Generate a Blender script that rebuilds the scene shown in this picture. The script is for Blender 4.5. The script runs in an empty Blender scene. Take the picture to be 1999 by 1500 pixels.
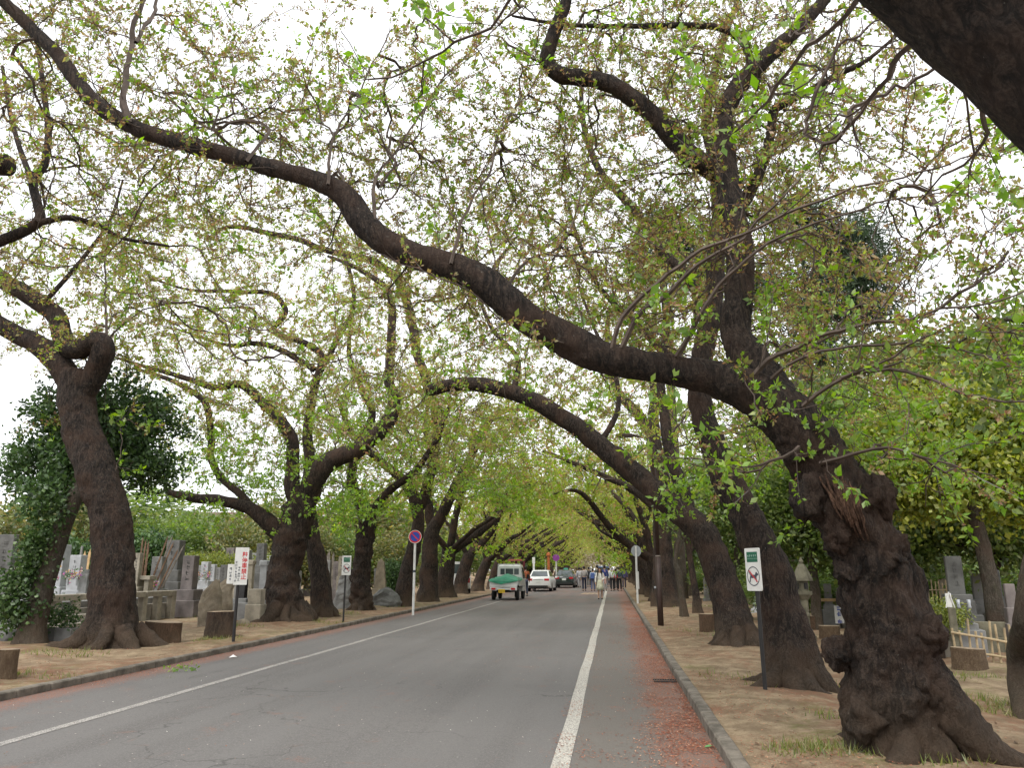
import bpy, math, random
import numpy as np
from mathutils import Vector, Matrix

scene = bpy.context.scene
COL = scene.collection
RNG = np.random.default_rng(7)
random.seed(7)

# ------------------------------------------------------------------ camera
CAM_H = 1.55
FPX = 1500.0                      # focal length in photo pixels (photo 1999 wide)
PITCH = math.atan(362 / 1500)
YAW = math.atan(195 / math.hypot(1500, 362))
cam = bpy.data.cameras.new('camera')
cam.sensor_width = 36.0
cam.lens = 36.0 * FPX / 1999.0
cam.clip_end = 3000
cam.clip_start = 0.05
cam_ob = bpy.data.objects.new('camera', cam)
COL.objects.link(cam_ob)
cam_ob.location = (0, 0, CAM_H)
cam_ob.rotation_euler = (math.pi / 2 + PITCH, 0, YAW)
scene.camera = cam_ob

# ------------------------------------------------------------------ sky and sun (overcast)
SUN_EL, SUN_AZ = math.radians(58), math.radians(200)
world = bpy.data.worlds.new('World')
scene.world = world
world.use_nodes = True
wn = world.node_tree
wn.nodes.clear()
wo = wn.nodes.new('ShaderNodeOutputWorld')
wb = wn.nodes.new('ShaderNodeBackground')
sk = wn.nodes.new('ShaderNodeTexSky')
sk.sky_type = 'NISHITA'
sk.sun_disc = False
sk.sun_elevation = SUN_EL
sk.sun_rotation = SUN_AZ
sk.air_density = 1.0
sk.dust_density = 4.0
hs = wn.nodes.new('ShaderNodeHueSaturation')
hs.inputs['Saturation'].default_value = 0.15
mx = wn.nodes.new('ShaderNodeMix')
mx.data_type = 'RGBA'
mx.inputs[0].default_value = 0.80           # cloud cover
mx.inputs[7].default_value = (9.6, 9.75, 10.0, 1)
wn.links.new(sk.outputs[0], hs.inputs['Color'])
wn.links.new(hs.outputs[0], mx.inputs[6])
wn.links.new(mx.outputs[2], wb.inputs[0])
wb.inputs[1].default_value = 0.105
wn.links.new(wb.outputs[0], wo.inputs[0])
sun = bpy.data.lights.new('sun', 'SUN')
sun.energy = 1.5
sun.angle = math.radians(25)
sun.color = (1.0, 0.96, 0.9)
sun_ob = bpy.data.objects.new('sun', sun)
COL.objects.link(sun_ob)
sun_ob.rotation_euler = (math.pi / 2 - SUN_EL, 0, math.pi - SUN_AZ)
sun_ob.location = (0, 0, 30)

vs = scene.view_settings
vs.view_transform = 'Standard'
vs.look = 'None'
vs.gamma = 1
vs.use_curve_mapping = False
vs.exposure = 0.95
cy = scene.cycles
cy.max_bounces = 6
cy.diffuse_bounces = 4
cy.glossy_bounces = 2
cy.transmission_bounces = 4
cy.transparent_max_bounces = 6
cy.use_denoising = True
cy.caustics_reflective = False
cy.caustics_refractive = False

# ------------------------------------------------------------------ projection helpers
_f = np.array([-math.sin(YAW) * math.cos(PITCH), math.cos(YAW) * math.cos(PITCH), math.sin(PITCH)])
_r = np.array([math.cos(YAW), math.sin(YAW), 0.0])
_u = np.cross(_r, _f)
_C = np.array([0, 0, CAM_H])


def ray(x, y):
    return _f + _r * (x - 999.5) / FPX - _u * (y - 749.5) / FPX


def at(x, y, Y):
    """3D point seen at photo pixel x,y standing at world depth Y; and metres per pixel there"""
    d = ray(x, y)
    t = Y / d[1]
    return _C + d * t, t / FPX


def gnd(x, y, z=0.1):
    d = ray(x, y)
    t = (z - CAM_H) / d[2]
    p = _C + d * t
    return p, t / FPX


def project(P):
    """photo pixels and depth of world points (n,3)"""
    q = np.asarray(P, float) - _C
    dz = q @ _f
    return 999.5 + FPX * (q @ _r) / np.maximum(dz, 1e-3), 749.5 - FPX * (q @ _u) / np.maximum(dz, 1e-3), dz


# ------------------------------------------------------------------ noise
def _hash(ix, iy, iz):
    h = (ix * 374761393 + iy * 668265263 + iz * 2147483647 + 974711) & 0xFFFFFFFF
    h = ((h ^ (h >> 13)) * 1274126177) & 0xFFFFFFFF
    return ((h ^ (h >> 16)) & 0xFFFF) / 65535.0


def vnoise(P):
    P = np.asarray(P, float)
    i = np.floor(P).astype(np.int64)
    f = P - i
    f = f * f * (3 - 2 * f)
    out = 0
    for dx in (0, 1):
        for dy in (0, 1):
            for dz in (0, 1):
                w = (f[:, 0] if dx else 1 - f[:, 0]) * (f[:, 1] if dy else 1 - f[:, 1]) * (f[:, 2] if dz else 1 - f[:, 2])
                out = out + w * _hash(i[:, 0] + dx, i[:, 1] + dy, i[:, 2] + dz)
    return out * 2 - 1


def fbm(P, octs=3):
    P = np.asarray(P, float)
    a, s, o = 1.0, 1.0, 0
    for k in range(octs):
        o = o + a * vnoise(P * s + 17.3 * k)
        a *= 0.5
        s *= 2.03
    return o


ROAD_L, ROAD_R = -7.35, 0.87


def gz(x, y):
    x = np.asarray(x, float)
    y = np.asarray(y, float)
    d = np.maximum(ROAD_L - x, x - ROAD_R)
    n = 0.025 * np.sin(x * 1.3 + y * 0.7) + 0.02 * np.sin(x * 2.9 - y * 1.7 + 1) + 0.012 * np.sin(x * 6.1 + y * 5.3)
    side = 0.085 + (n + 0.02) * np.clip((d - 0.15) / 0.6, 0, 1)
    return np.where(d < 0.06, -0.07, side)


def gzf(x, y):
    return float(gz(x, y))


# ------------------------------------------------------------------ object helpers
def link(name, me, parent=None):
    o = bpy.data.objects.new(name, me)
    COL.objects.link(o)
    if parent is not None:
        o.parent = parent
    return o


def tag(o, label, cat, group=None, kind=None):
    o['label'] = label
    if cat:
        o['category'] = cat
    if group:
        o['group'] = group
    if kind:
        o['kind'] = kind
    return o


def thing(name, label, cat, loc=(0, 0, 0), rz=0.0, group=None):
    o = link(name, None)
    o.location = loc
    o.rotation_euler = (0, 0, rz)
    return tag(o, label, cat, group)


def mesh_np(name, V, F, mats, parent=None, colors=None, mat_idx=None, smooth=False):
    """mesh object from numpy verts and faces (tri or quad array, or list of arrays)"""
    V = np.asarray(V, np.float32)
    Fs = F if isinstance(F, list) and isinstance(F[0], np.ndarray) else [F]
    Fs = [np.asarray(f, np.int32) for f in Fs if len(f)]
    me = bpy.data.meshes.new(name)
    me.vertices.add(len(V))
    me.vertices.foreach_set('co', V.ravel())
    loops = np.concatenate([f.ravel() for f in Fs])
    tot = np.concatenate([np.full(len(f), f.shape[1], np.int32) for f in Fs])
    me.loops.add(len(loops))
    me.loops.foreach_set('vertex_index', loops)
    me.polygons.add(len(tot))
    me.polygons.foreach_set('loop_start', np.concatenate([[0], np.cumsum(tot)[:-1]]).astype(np.int32))
    if mat_idx is not None:
        me.polygons.foreach_set('material_index', np.asarray(mat_idx, np.int32))
    me.polygons.foreach_set('use_smooth', np.full(len(tot), bool(smooth)))
    me.update(calc_edges=True)
    me.validate()
    if colors is not None:
        a = me.color_attributes.new('col', 'FLOAT_COLOR', 'POINT')
        c = np.ones((len(V), 4), np.float32)
        c[:, :3] = colors
        a.data.foreach_set('color', c.ravel())
    for m in (mats if isinstance(mats, (list, tuple)) else [mats]):
        me.materials.append(m)
    return link(name, me, parent)


class MB:
    """collects simple solids into one mesh"""
    def __init__(s):
        s.v, s.f = [], []

    def add(s, V, F):
        b = len(s.v)
        s.v += [tuple(map(float, p)) for p in V]
        s.f += [tuple(b + i for i in f) for f in F]
        return s

    def box(s, c, d, rz=0.0, ch=0.0, taper=1.0, M=None, tx=None):
        """box of size d centred at c, optional chamfer of vertical edges and top edges"""
        x, y, z = d[0] / 2, d[1] / 2, d[2] / 2
        ty = taper
        tx = taper if tx is None else tx
        if ch <= 0:
            V = [(-x, -y, -z), (x, -y, -z), (x, y, -z), (-x, y, -z), (-x * tx, -y * ty, z), (x * tx, -y * ty, z), (x * tx, y * ty, z), (-x * tx, y * ty, z)]
            F = [(3, 2, 1, 0), (4, 5, 6, 7), (0, 1, 5, 4), (1, 2, 6, 5), (2, 3, 7, 6), (3, 0, 4, 7)]
        else:
            def ring(ax, ay, zz, cc):
                return [(-ax + cc, -ay, zz), (ax - cc, -ay, zz), (ax, -ay + cc, zz), (ax, ay - cc, zz), (ax - cc, ay, zz), (-ax + cc, ay, zz), (-ax, ay - cc, zz), (-ax, -ay + cc, zz)]
            V = ring(x, y, -z, ch) + ring(x * tx, y * ty, z - ch, ch) + ring(x * tx - ch, y * ty - ch, z, ch * 0.6)
            F = [tuple(range(7, -1, -1)), tuple(range(16, 24))]
            for k in range(8):
                n = (k + 1) % 8
                F += [(k, n, 8 + n, 8 + k), (8 + k, 8 + n, 16 + n, 16 + k)]
        R = Matrix.Rotation(rz, 3, 'Z') if M is None else M
        V = [R @ Vector(p) + Vector(c) for p in V]
        return s.add(V, F)

    def tube(s, pts, rad, n=8, cap=True):
        pts = [Vector(p) for p in pts]
        if not hasattr(rad, '__len__'):
            rad = [rad] * len(pts)
        V, F = [], []
        up = None
        for i, p in enumerate(pts):
            t = (pts[min(i + 1, len(pts) - 1)] - pts[max(i - 1, 0)]).normalized()
            if up is None:
                up = Vector((0, 0, 1)) if abs(t.z) < 0.9 else Vector((1, 0, 0))
            a = (up - t * up.dot(t)).normalized()
            up = a
            b = t.cross(a)
            for k in range(n):
                q = 2 * math.pi * k / n
                V.append(p + (a * math.cos(q) + b * math.sin(q)) * rad[i])
        for i in range(len(pts) - 1):
            for k in range(n):
                m = (k + 1) % n
                F.append((i * n + k, i * n + m, (i + 1) * n + m, (i + 1) * n + k))
        if cap:
            F.append(tuple(range(n - 1, -1, -1)))
            F.append(tuple((len(pts) - 1) * n + k for k in range(n)))
        return s.add(V, F)

    def lathe(s, prof, n=12, c=(0, 0, 0), square=False):
        """prof [(r,z)] revolved about z"""
        V, F = [], []
        for r, z in prof:
            for k in range(n):
                q = 2 * math.pi * (k + 0.5) / n
                V.append((c[0] + r * math.cos(q), c[1] + r * math.sin(q), c[2] + z))
        for i in range(len(prof) - 1):
            for k in range(n):
                m = (k + 1) % n
                F.append((i * n + k, i * n + m, (i + 1) * n + m, (i + 1) * n + k))
        F.append(tuple(range(n - 1, -1, -1)))
        F.append(tuple((len(prof) - 1) * n + k for k in range(n)))
        return s.add(V, F)

    def loft(s, secs):
        """secs: list of closed loops (same length) of 3D points"""
        n = len(secs[0])
        V = [p for q in secs for p in q]
        F = []
        for i in range(len(secs) - 1):
            for k in range(n):
                m = (k + 1) % n
                F.append((i * n + k, i * n + m, (i + 1) * n + m, (i + 1) * n + k))
        F.append(tuple(range(n - 1, -1, -1)))
        F.append(tuple((len(secs) - 1) * n + k for k in range(n)))
        return s.add(V, F)

    def build(s, name, mat, parent=None, smooth=False):
        me = bpy.data.meshes.new(name)
        me.from_pydata(s.v, [], s.f)
        me.update()
        if smooth:
            me.polygons.foreach_set('use_smooth', [True] * len(me.polygons))
        for m in (mat if isinstance(mat, (list, tuple)) else [mat]):
            me.materials.append(m)
        return link(name, me, parent)


# ------------------------------------------------------------------ materials
def nn(nt, t, **kw):
    n = nt.nodes.new(t)
    for k, v in kw.items():
        setattr(n, k, v)
    return n


def sock(nt, v, s):
    if isinstance(v, bpy.types.NodeSocket):
        nt.links.new(v, s)
    else:
        s.default_value = v


def noise(nt, vec, scale, detail=3, rough=0.55, dist=0.0):
    n = nn(nt, 'ShaderNodeTexNoise')
    if vec is not None:
        nt.links.new(vec, n.inputs['Vector'])
    n.inputs['Scale'].default_value = scale
    n.inputs['Detail'].default_value = detail
    n.inputs['Roughness'].default_value = rough
    n.inputs['Distortion'].default_value = dist
    return n.outputs['Fac']


def ramp(nt, v, a, b, ca=0.0, cb=1.0):
    n = nn(nt, 'ShaderNodeMapRange')
    n.interpolation_type = 'SMOOTHSTEP'
    sock(nt, v, n.inputs[0])
    for k, q in zip((1, 2, 3, 4), (a, b, ca, cb)):
        n.inputs[k].default_value = q
    return n.outputs[0]


def mth(nt, op, a, b=0.0):
    n = nn(nt, 'ShaderNodeMath', operation=op)
    sock(nt, a, n.inputs[0])
    sock(nt, b, n.inputs[1])
    return n.outputs[0]


def mixc(nt, fac, a, b):
    n = nn(nt, 'ShaderNodeMix', data_type='RGBA')
    sock(nt, fac, n.inputs[0])
    sock(nt, a if not isinstance(a, tuple) else (*a, 1)[:4], n.inputs[6])
    sock(nt, b if not isinstance(b, tuple) else (*b, 1)[:4], n.inputs[7])
    return n.outputs[2]


def newmat(name):
    m = bpy.data.materials.new(name)
    m.use_nodes = True
    nt = m.node_tree
    b = nt.nodes['Principled BSDF']
    b.inputs['Specular IOR Level'].default_value = 0.3
    tc = nn(nt, 'ShaderNodeTexCoord')
    return m, nt, b, tc


def bump(nt, b, h, strength, dist):
    n = nn(nt, 'ShaderNodeBump')
    n.inputs['Strength'].default_value = strength
    n.inputs['Distance'].default_value = dist
    nt.links.new(h, n.inputs['Height'])
    nt.links.new(n.outputs[0], b.inputs['Normal'])


def plain(name, col, rough=0.6, var=0.15, scale=6.0, metal=0.0, spec=0.3, bmp=0.0, bscale=60.0, coat=0.0, world=True):
    """a simple surface with soft blotches and fine grain"""
    m, nt, b, tc = newmat(name)
    geo = nn(nt, 'ShaderNodeNewGeometry')
    vec = geo.outputs['Position'] if world else tc.outputs['Object']
    n1 = noise(nt, vec, scale, 4, 0.6)
    n2 = noise(nt, vec, bscale, 2, 0.6)
    f = mth(nt, 'ADD', ramp(nt, n1, 0.3, 0.7, 1 - var, 1 + var), mth(nt, 'MULTIPLY', mth(nt, 'SUBTRACT', n2, 0.5), var))
    v = nn(nt, 'ShaderNodeVectorMath', operation='SCALE')
    v.inputs[0].default_value = col
    nt.links.new(f, v.inputs['Scale'])
    nt.links.new(v.outputs[0], b.inputs['Base Color'])
    b.inputs['Roughness'].default_value = rough
    b.inputs['Metallic'].default_value = metal
    b.inputs['Specular IOR Level'].default_value = spec
    b.inputs['Coat Weight'].default_value = coat
    if bmp > 0:
        bump(nt, b, n2, bmp, 0.01)
    return m


def bark_mat(name, dark, light, scale=1.0, moss=0.0):
    m, nt, b, tc = newmat(name)
    geo = nn(nt, 'ShaderNodeNewGeometry')
    pos = geo.outputs['Position']
    mp = nn(nt, 'ShaderNodeMapping')
    mp.inputs['Scale'].default_value = (1, 1, 0.3)
    nt.links.new(pos, mp.inputs['Vector'])
    big = noise(nt, pos, 2.2 * scale, 4, 0.6)
    rid = noise(nt, mp.outputs[0], 20 * scale, 7, 0.72, 1.1)
    fine = noise(nt, pos, 52 * scale, 6, 0.8)
    flake = nn(nt, 'ShaderNodeTexVoronoi')
    flake.inputs['Scale'].default_value = 42 * scale
    nt.links.new(mp.outputs[0], flake.inputs['Vector'])
    vo = nn(nt, 'ShaderNodeTexVoronoi', feature='DISTANCE_TO_EDGE')
    vo.inputs['Scale'].default_value = 26 * scale
    nt.links.new(mp.outputs[0], vo.inputs['Vector'])
    crack = ramp(nt, vo.outputs['Distance'], 0.0, 0.16)
    f = mth(nt, 'MULTIPLY', ramp(nt, rid, 0.40, 0.62), ramp(nt, fine, 0.36, 0.62, 0.25, 1.0))
    c = mixc(nt, f, dark, light)
    c = mixc(nt, ramp(nt, big, 0.42, 0.66, 0.0, 0.55), c, tuple(0.35 * a + 0.65 * q for a, q in zip(dark, (0.12, 0.068, 0.045))))
    lich = ramp(nt, noise(nt, pos, 9 * scale, 5, 0.7), 0.60, 0.72, 0.0, 0.45)
    c = mixc(nt, lich, c, (0.13, 0.12, 0.105))
    c = mixc(nt, ramp(nt, noise(nt, pos, 34 * scale, 2, 0.5), 0.72, 0.78, 0.0, 0.6), c, (0.26, 0.25, 0.22))
    if moss > 0:
        ms = mth(nt, 'MULTIPLY', ramp(nt, noise(nt, pos, 3.1 * scale, 5, 0.65), 0.5, 0.66), moss)
        c = mixc(nt, ms, c, (0.055, 0.06, 0.028))
    sp = nn(nt, 'ShaderNodeSeparateXYZ')
    nt.links.new(pos, sp.inputs[0])
    dust = mth(nt, 'MULTIPLY', ramp(nt, sp.outputs['Z'], 0.05, 0.9, 0.6, 0.0), ramp(nt, big, 0.3, 0.6, 0.5, 1.0))
    c = mixc(nt, dust, c, (0.12, 0.085, 0.055))      # soil splashed on the root flare
    nt.links.new(c, b.inputs['Base Color'])
    b.inputs['Roughness'].default_value = 0.85
    b.inputs['Specular IOR Level'].default_value = 0.25
    h = mth(nt, 'ADD', mth(nt, 'MULTIPLY', rid, 1.0), mth(nt, 'ADD', mth(nt, 'MULTIPLY', fine, 0.75), mth(nt, 'ADD', mth(nt, 'MULTIPLY', crack, 0.06), mth(nt, 'MULTIPLY', flake.outputs['Distance'], 0.30))))
    bump(nt, b, h, 1.0, 0.06 / scale)
    return m


def leaf_mat(name, trans=0.45, rough=0.5, gloss=0.06):
    m = bpy.data.materials.new(name)
    m.use_nodes = True
    nt = m.node_tree
    nt.nodes.clear()
    out = nn(nt, 'ShaderNodeOutputMaterial')
    at_ = nn(nt, 'ShaderNodeAttribute', attribute_name='col')
    d = nn(nt, 'ShaderNodeBsdfDiffuse')
    t = nn(nt, 'ShaderNodeBsdfTranslucent')
    g = nn(nt, 'ShaderNodeBsdfGlossy')
    g.inputs['Roughness'].default_value = rough
    hs_ = nn(nt, 'ShaderNodeHueSaturation')
    hs_.inputs['Saturation'].default_value = 1.12
    hs_.inputs['Value'].default_value = 1.5
    nt.links.new(at_.outputs['Color'], hs_.inputs['Color'])
    nt.links.new(at_.outputs['Color'], d.inputs['Color'])
    nt.links.new(hs_.outputs[0], t.inputs['Color'])
    m1 = nn(nt, 'ShaderNodeMixShader')
    m1.inputs[0].default_value = trans
    nt.links.new(d.outputs[0], m1.inputs[1])
    nt.links.new(t.outputs[0], m1.inputs[2])
    m2 = nn(nt, 'ShaderNodeMixShader')
    m2.inputs[0].default_value = gloss
    nt.links.new(m1.outputs[0], m2.inputs[1])
    nt.links.new(g.outputs[0], m2.inputs[2])
    nt.links.new(m2.outputs[0], out.inputs[0])
    return m


BARK = bark_mat('cherry_bark', (0.011, 0.0085, 0.0075), (0.092, 0.067, 0.052))
BARK_GREY = bark_mat('grey_bark', (0.06, 0.05, 0.038), (0.16, 0.135, 0.105), 1.3, moss=0.4)
TWIG = plain('twig_bark', (0.075, 0.056, 0.045), 0.8, 0.3, 8)
LEAF = leaf_mat('cherry_leaf', 0.52)
LEAF_DARK = leaf_mat('evergreen_leaf', 0.25, 0.45, 0.045)
LEAF_MAPLE = leaf_mat('broad_leaf', 0.42)

# ------------------------------------------------------------------ ground, road
def ground_material():
    m, nt, b, tc = newmat('bare_soil')
    geo = nn(nt, 'ShaderNodeNewGeometry')
    pos = geo.outputs['Position']
    st = nn(nt, 'ShaderNodeMapping')
    st.inputs['Scale'].default_value = (1.0, 0.55, 1)
    nt.links.new(pos, st.inputs['Vector'])
    big = noise(nt, st.outputs[0], 0.55, 5, 0.62, 0.4)
    mid = noise(nt, pos, 3.2, 5, 0.65)
    fine = noise(nt, pos, 55, 3, 0.7)
    peb = noise(nt, pos, 160, 2, 0.6)
    c = mixc(nt, ramp(nt, mid, 0.35, 0.68), (0.168, 0.124, 0.080), (0.300, 0.232, 0.152))
    red = mth(nt, 'MULTIPLY', ramp(nt, big, 0.44, 0.60), ramp(nt, noise(nt, pos, 7, 5, 0.75), 0.40, 0.60))
    c = mixc(nt, ramp(nt, noise(nt, st.outputs[0], 1.4, 6, 0.7, 0.6), 0.52, 0.64, 0.0, 0.65), c, (0.14, 0.088, 0.056))
    c = mixc(nt, mth(nt, 'MULTIPLY', red, 0.6), c, (0.215, 0.098, 0.060))
    c = mixc(nt, ramp(nt, noise(nt, pos, 24, 4, 0.8), 0.54, 0.68, 0.0, 0.6), c, (0.12, 0.072, 0.045))
    grn = mth(nt, 'MULTIPLY', ramp(nt, noise(nt, st.outputs[0], 0.8, 4, 0.6), 0.54, 0.66), ramp(nt, noise(nt, pos, 9, 4, 0.7), 0.42, 0.6))
    c = mixc(nt, mth(nt, 'MULTIPLY', grn, 0.55), c, (0.12, 0.135, 0.04))
    c = mixc(nt, ramp(nt, fine, 0.52, 0.8, 0, 0.45), c, (0.11, 0.07, 0.043))
    c = mixc(nt, ramp(nt, peb, 0.66, 0.75, 0, 0.5), c, (0.42, 0.36, 0.30))
    nt.links.new(c, b.inputs['Base Color'])
    b.inputs['Roughness'].default_value = 0.95
    b.inputs['Specular IOR Level'].default_value = 0.1
    bump(nt, b, mth(nt, 'ADD', mid, mth(nt, 'MULTIPLY', fine, 0.35)), 0.7, 0.04)
    return m


def mapped(nt, pos, sc):
    n = nn(nt, 'ShaderNodeMapping')
    n.inputs['Scale'].default_value = sc
    nt.links.new(pos, n.inputs['Vector'])
    return n.outputs[0]


def asphalt_nodes(nt, pos):
    st = nn(nt, 'ShaderNodeMapping')
    st.inputs['Scale'].default_value = (1, 0.22, 1)
    nt.links.new(pos, st.inputs['Vector'])
    sp = nn(nt, 'ShaderNodeSeparateXYZ')
    nt.links.new(pos, sp.inputs[0])
    X = sp.outputs['X']
    fine = noise(nt, pos, 180, 3, 0.8)
    agg = nn(nt, 'ShaderNodeTexVoronoi')
    agg.inputs['Scale'].default_value = 120
    nt.links.new(pos, agg.inputs['Vector'])
    big = noise(nt, st.outputs[0], 0.9, 5, 0.6)
    mid = noise(nt, pos, 5, 5, 0.65)
    c = mixc(nt, ramp(nt, big, 0.3, 0.7), (0.078, 0.0735, 0.070), (0.112, 0.105, 0.100))
    c = mixc(nt, ramp(nt, mid, 0.35, 0.7, 0, 0.35), c, (0.085, 0.08, 0.078))
    c = mixc(nt, ramp(nt, fine, 0.36, 0.68, 0.0, 0.75), c, (0.165, 0.156, 0.149))
    grit = noise(nt, pos, 48, 4, 0.85)
    c = mixc(nt, ramp(nt, noise(nt, pos, 15, 5, 0.8), 0.46, 0.62, 0.0, 0.45), c, (0.07, 0.066, 0.063))
    c = mixc(nt, ramp(nt, grit, 0.50, 0.62, 0.0, 0.7), c, (0.215, 0.203, 0.192))
    c = mixc(nt, ramp(nt, noise(nt, pos, 37, 4, 0.85), 0.52, 0.68, 0.0, 0.6), c, (0.055, 0.051, 0.049))
    wt = noise(nt, mapped(nt, pos, (1.1, 0.035, 1)), 1.3, 3, 0.5)                 # wheel-worn lanes run along the road
    c = mixc(nt, ramp(nt, wt, 0.40, 0.62, 0.0, 0.45), c, (0.152, 0.145, 0.139))
    c = mixc(nt, mth(nt, 'MULTIPLY', ramp(nt, noise(nt, pos, 0.62, 3, 0.5), 0.60, 0.64), 0.12), c, (0.072, 0.069, 0.068))   # old patched areas
    ck = nn(nt, 'ShaderNodeTexVoronoi', feature='DISTANCE_TO_EDGE')
    ck.inputs['Scale'].default_value = 0.55
    cv = nn(nt, 'ShaderNodeVectorMath', operation='MULTIPLY_ADD')
    cn = nn(nt, 'ShaderNodeTexNoise')
    cn.inputs['Scale'].default_value = 2.2
    cn.inputs['Detail'].default_value = 5
    nt.links.new(pos, cn.inputs['Vector'])
    nt.links.new(cn.outputs['Color'], cv.inputs[0])
    cv.inputs[1].default_value = (0.8, 0.8, 0)
    nt.links.new(pos, cv.inputs[2])
    nt.links.new(cv.outputs[0], ck.inputs['Vector'])
    crk = mth(nt, 'MULTIPLY', ramp(nt, ck.outputs['Distance'], 0.002, 0.008, 1.0, 0.0), ramp(nt, noise(nt, pos, 0.35, 2, 0.5), 0.5, 0.6))
    c = mixc(nt, mth(nt, 'MULTIPLY', crk, 0.6), c, (0.045, 0.042, 0.04))
    c = mixc(nt, ramp(nt, agg.outputs['Distance'], 0.0, 0.28, 0.55, 0.0), c, (0.055, 0.052, 0.05))
    # right strip outside the edge line is an older, browner surface
    rs = ramp(nt, X, -0.40, -0.34)
    c = mixc(nt, mth(nt, 'MULTIPLY', rs, 0.75), c, mixc(nt, ramp(nt, fine, 0.36, 0.68), (0.115, 0.102, 0.088), (0.165, 0.148, 0.128)))
    # fallen bud scales ground into the surface
    n1 = noise(nt, pos, 2.6, 6, 0.72, 0.3)
    n2 = noise(nt, pos, 30, 4, 0.8)
    edge = ramp(nt, mth(nt, 'ADD', X, mth(nt, 'MULTIPLY', mth(nt, 'SUBTRACT', n1, 0.5), 0.9)), 0.24, 0.52)
    edgel = ramp(nt, mth(nt, 'ADD', X, mth(nt, 'MULTIPLY', mth(nt, 'SUBTRACT', n1, 0.5), 0.9)), -6.75, -7.1)
    pat = mth(nt, 'MULTIPLY', ramp(nt, n1, 0.56, 0.66), ramp(nt, noise(nt, st.outputs[0], 0.75, 3, 0.6), 0.42, 0.58))
    lit = mth(nt, 'MAXIMUM', edge, mth(nt, 'MAXIMUM', edgel, mth(nt, 'MULTIPLY', pat, 0.55)))
    lit = mth(nt, 'MULTIPLY', lit, ramp(nt, n2, 0.42, 0.56, 0.0, 1.0))
    c = mixc(nt, mth(nt, 'MULTIPLY', lit, 0.8), c, mixc(nt, ramp(nt, noise(nt, pos, 70, 3, 0.8), 0.35, 0.65), (0.13, 0.05, 0.032), (0.36, 0.155, 0.092)))
    far = ramp(nt, sp.outputs['Y'], 18, 60, 0.0, 0.38)     # far road lies under a thin litter of the same scales
    c = mixc(nt, mth(nt, 'MULTIPLY', far, ramp(nt, big, 0.35, 0.6)), c, (0.21, 0.10, 0.075))
    return c, fine, agg, X


def road_material():
    m, nt, b, tc = newmat('asphalt')
    geo = nn(nt, 'ShaderNodeNewGeometry')
    c, fine, agg, X = asphalt_nodes(nt, geo.outputs['Position'])
    nt.links.new(c, b.inputs['Base Color'])
    b.inputs['Roughness'].default_value = 0.82
    b.inputs['Specular IOR Level'].default_value = 0.3
    bump(nt, b, mth(nt, 'ADD', fine, agg.outputs['Distance']), 0.5, 0.006)
    return m


def paint_material(name, col, wear):
    m, nt, b, tc = newmat(name)
    geo = nn(nt, 'ShaderNodeNewGeometry')
    pos = geo.outputs['Position']
    st = nn(nt, 'ShaderNodeMapping')
    st.inputs['Scale'].default_value = (1, 1.6, 1)
    nt.links.new(pos, st.inputs['Vector'])
    c, fine, agg, X = asphalt_nodes(nt, pos)
    vo = nn(nt, 'ShaderNodeTexVoronoi', feature='DISTANCE_TO_EDGE')
    vo.inputs['Scale'].default_value = 28
    dn = nn(nt, 'ShaderNodeTexNoise')
    dn.inputs['Scale'].default_value = 22
    dn.inputs['Detail'].default_value = 3
    nt.links.new(st.outputs[0], dn.inputs['Vector'])
    va = nn(nt, 'ShaderNodeVectorMath', operation='MULTIPLY_ADD')
    nt.links.new(dn.outputs['Color'], va.inputs[0])
    va.inputs[1].default_value = (0.05, 0.05, 0.05)
    nt.links.new(st.outputs[0], va.inputs[2])
    nt.links.new(va.outputs[0], vo.inputs['Vector'])
    n1 = noise(nt, st.outputs[0], 60, 4, 0.8)
    n2 = noise(nt, pos, 4, 4, 0.7)
    crack = ramp(nt, vo.outputs['Distance'], 0.02, 0.10)
    chips = ramp(nt, mth(nt, 'ADD', n1, mth(nt, 'MULTIPLY', n2, 0.35)), wear, wear + 0.08, 1.0, 0.0)
    k = mth(nt, 'MULTIPLY', mth(nt, 'MAXIMUM', crack, 0.25), chips)
    c = mixc(nt, mth(nt, 'MULTIPLY', k, 0.93), c, mixc(nt, ramp(nt, n2, 0.3, 0.7), tuple(0.8 * q for q in col), col))
    nt.links.new(c, b.inputs['Base Color'])
    b.inputs['Roughness'].default_value = 0.75
    bump(nt, b, k, 0.4, 0.004)
    return m


SOIL = ground_material()
ASPHALT = road_material()
PAINT = paint_material('road_paint', (0.60, 0.57, 0.50), 0.71)
PAINT2 = paint_material('worn_road_paint', (0.50, 0.47, 0.43), 0.66)
PAINT_Y = paint_material('ochre_road_paint', (0.55, 0.40, 0.25), 0.72)

xs = np.unique(np.concatenate([np.linspace(-400, -60, 12), np.linspace(-60, -24, 18), np.arange(-24, -7.3, 0.22), np.array([ROAD_L - 0.09, ROAD_L - 0.04, ROAD_L + 0.02, -6, -3, 0, ROAD_R - 0.02, ROAD_R + 0.04, ROAD_R + 0.09]), np.arange(1.05, 9.0, 0.12), np.arange(9, 30, 0.8), np.linspace(30, 400, 14)]))
ys = np.unique(np.concatenate([np.linspace(-60, 0, 8), np.arange(0.5, 34, 0.22), np.arange(34, 80, 1.2), np.linspace(80, 900, 22)]))
GX, GY = np.meshgrid(xs, ys)
GZ = gz(GX, GY)
GZ = np.where(np.maximum(ROAD_L - GX, GX - ROAD_R) > 0.2, GZ + 0.018 * fbm(np.stack([GX.ravel() * 1.7, GY.ravel() * 1.7, 0 * GX.ravel()], 1), 3).reshape(GX.shape) * np.clip((np.maximum(ROAD_L - GX, GX - ROAD_R) - 0.2) / 0.5, 0, 1), GZ)
ny, nx = GX.shape
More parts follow.
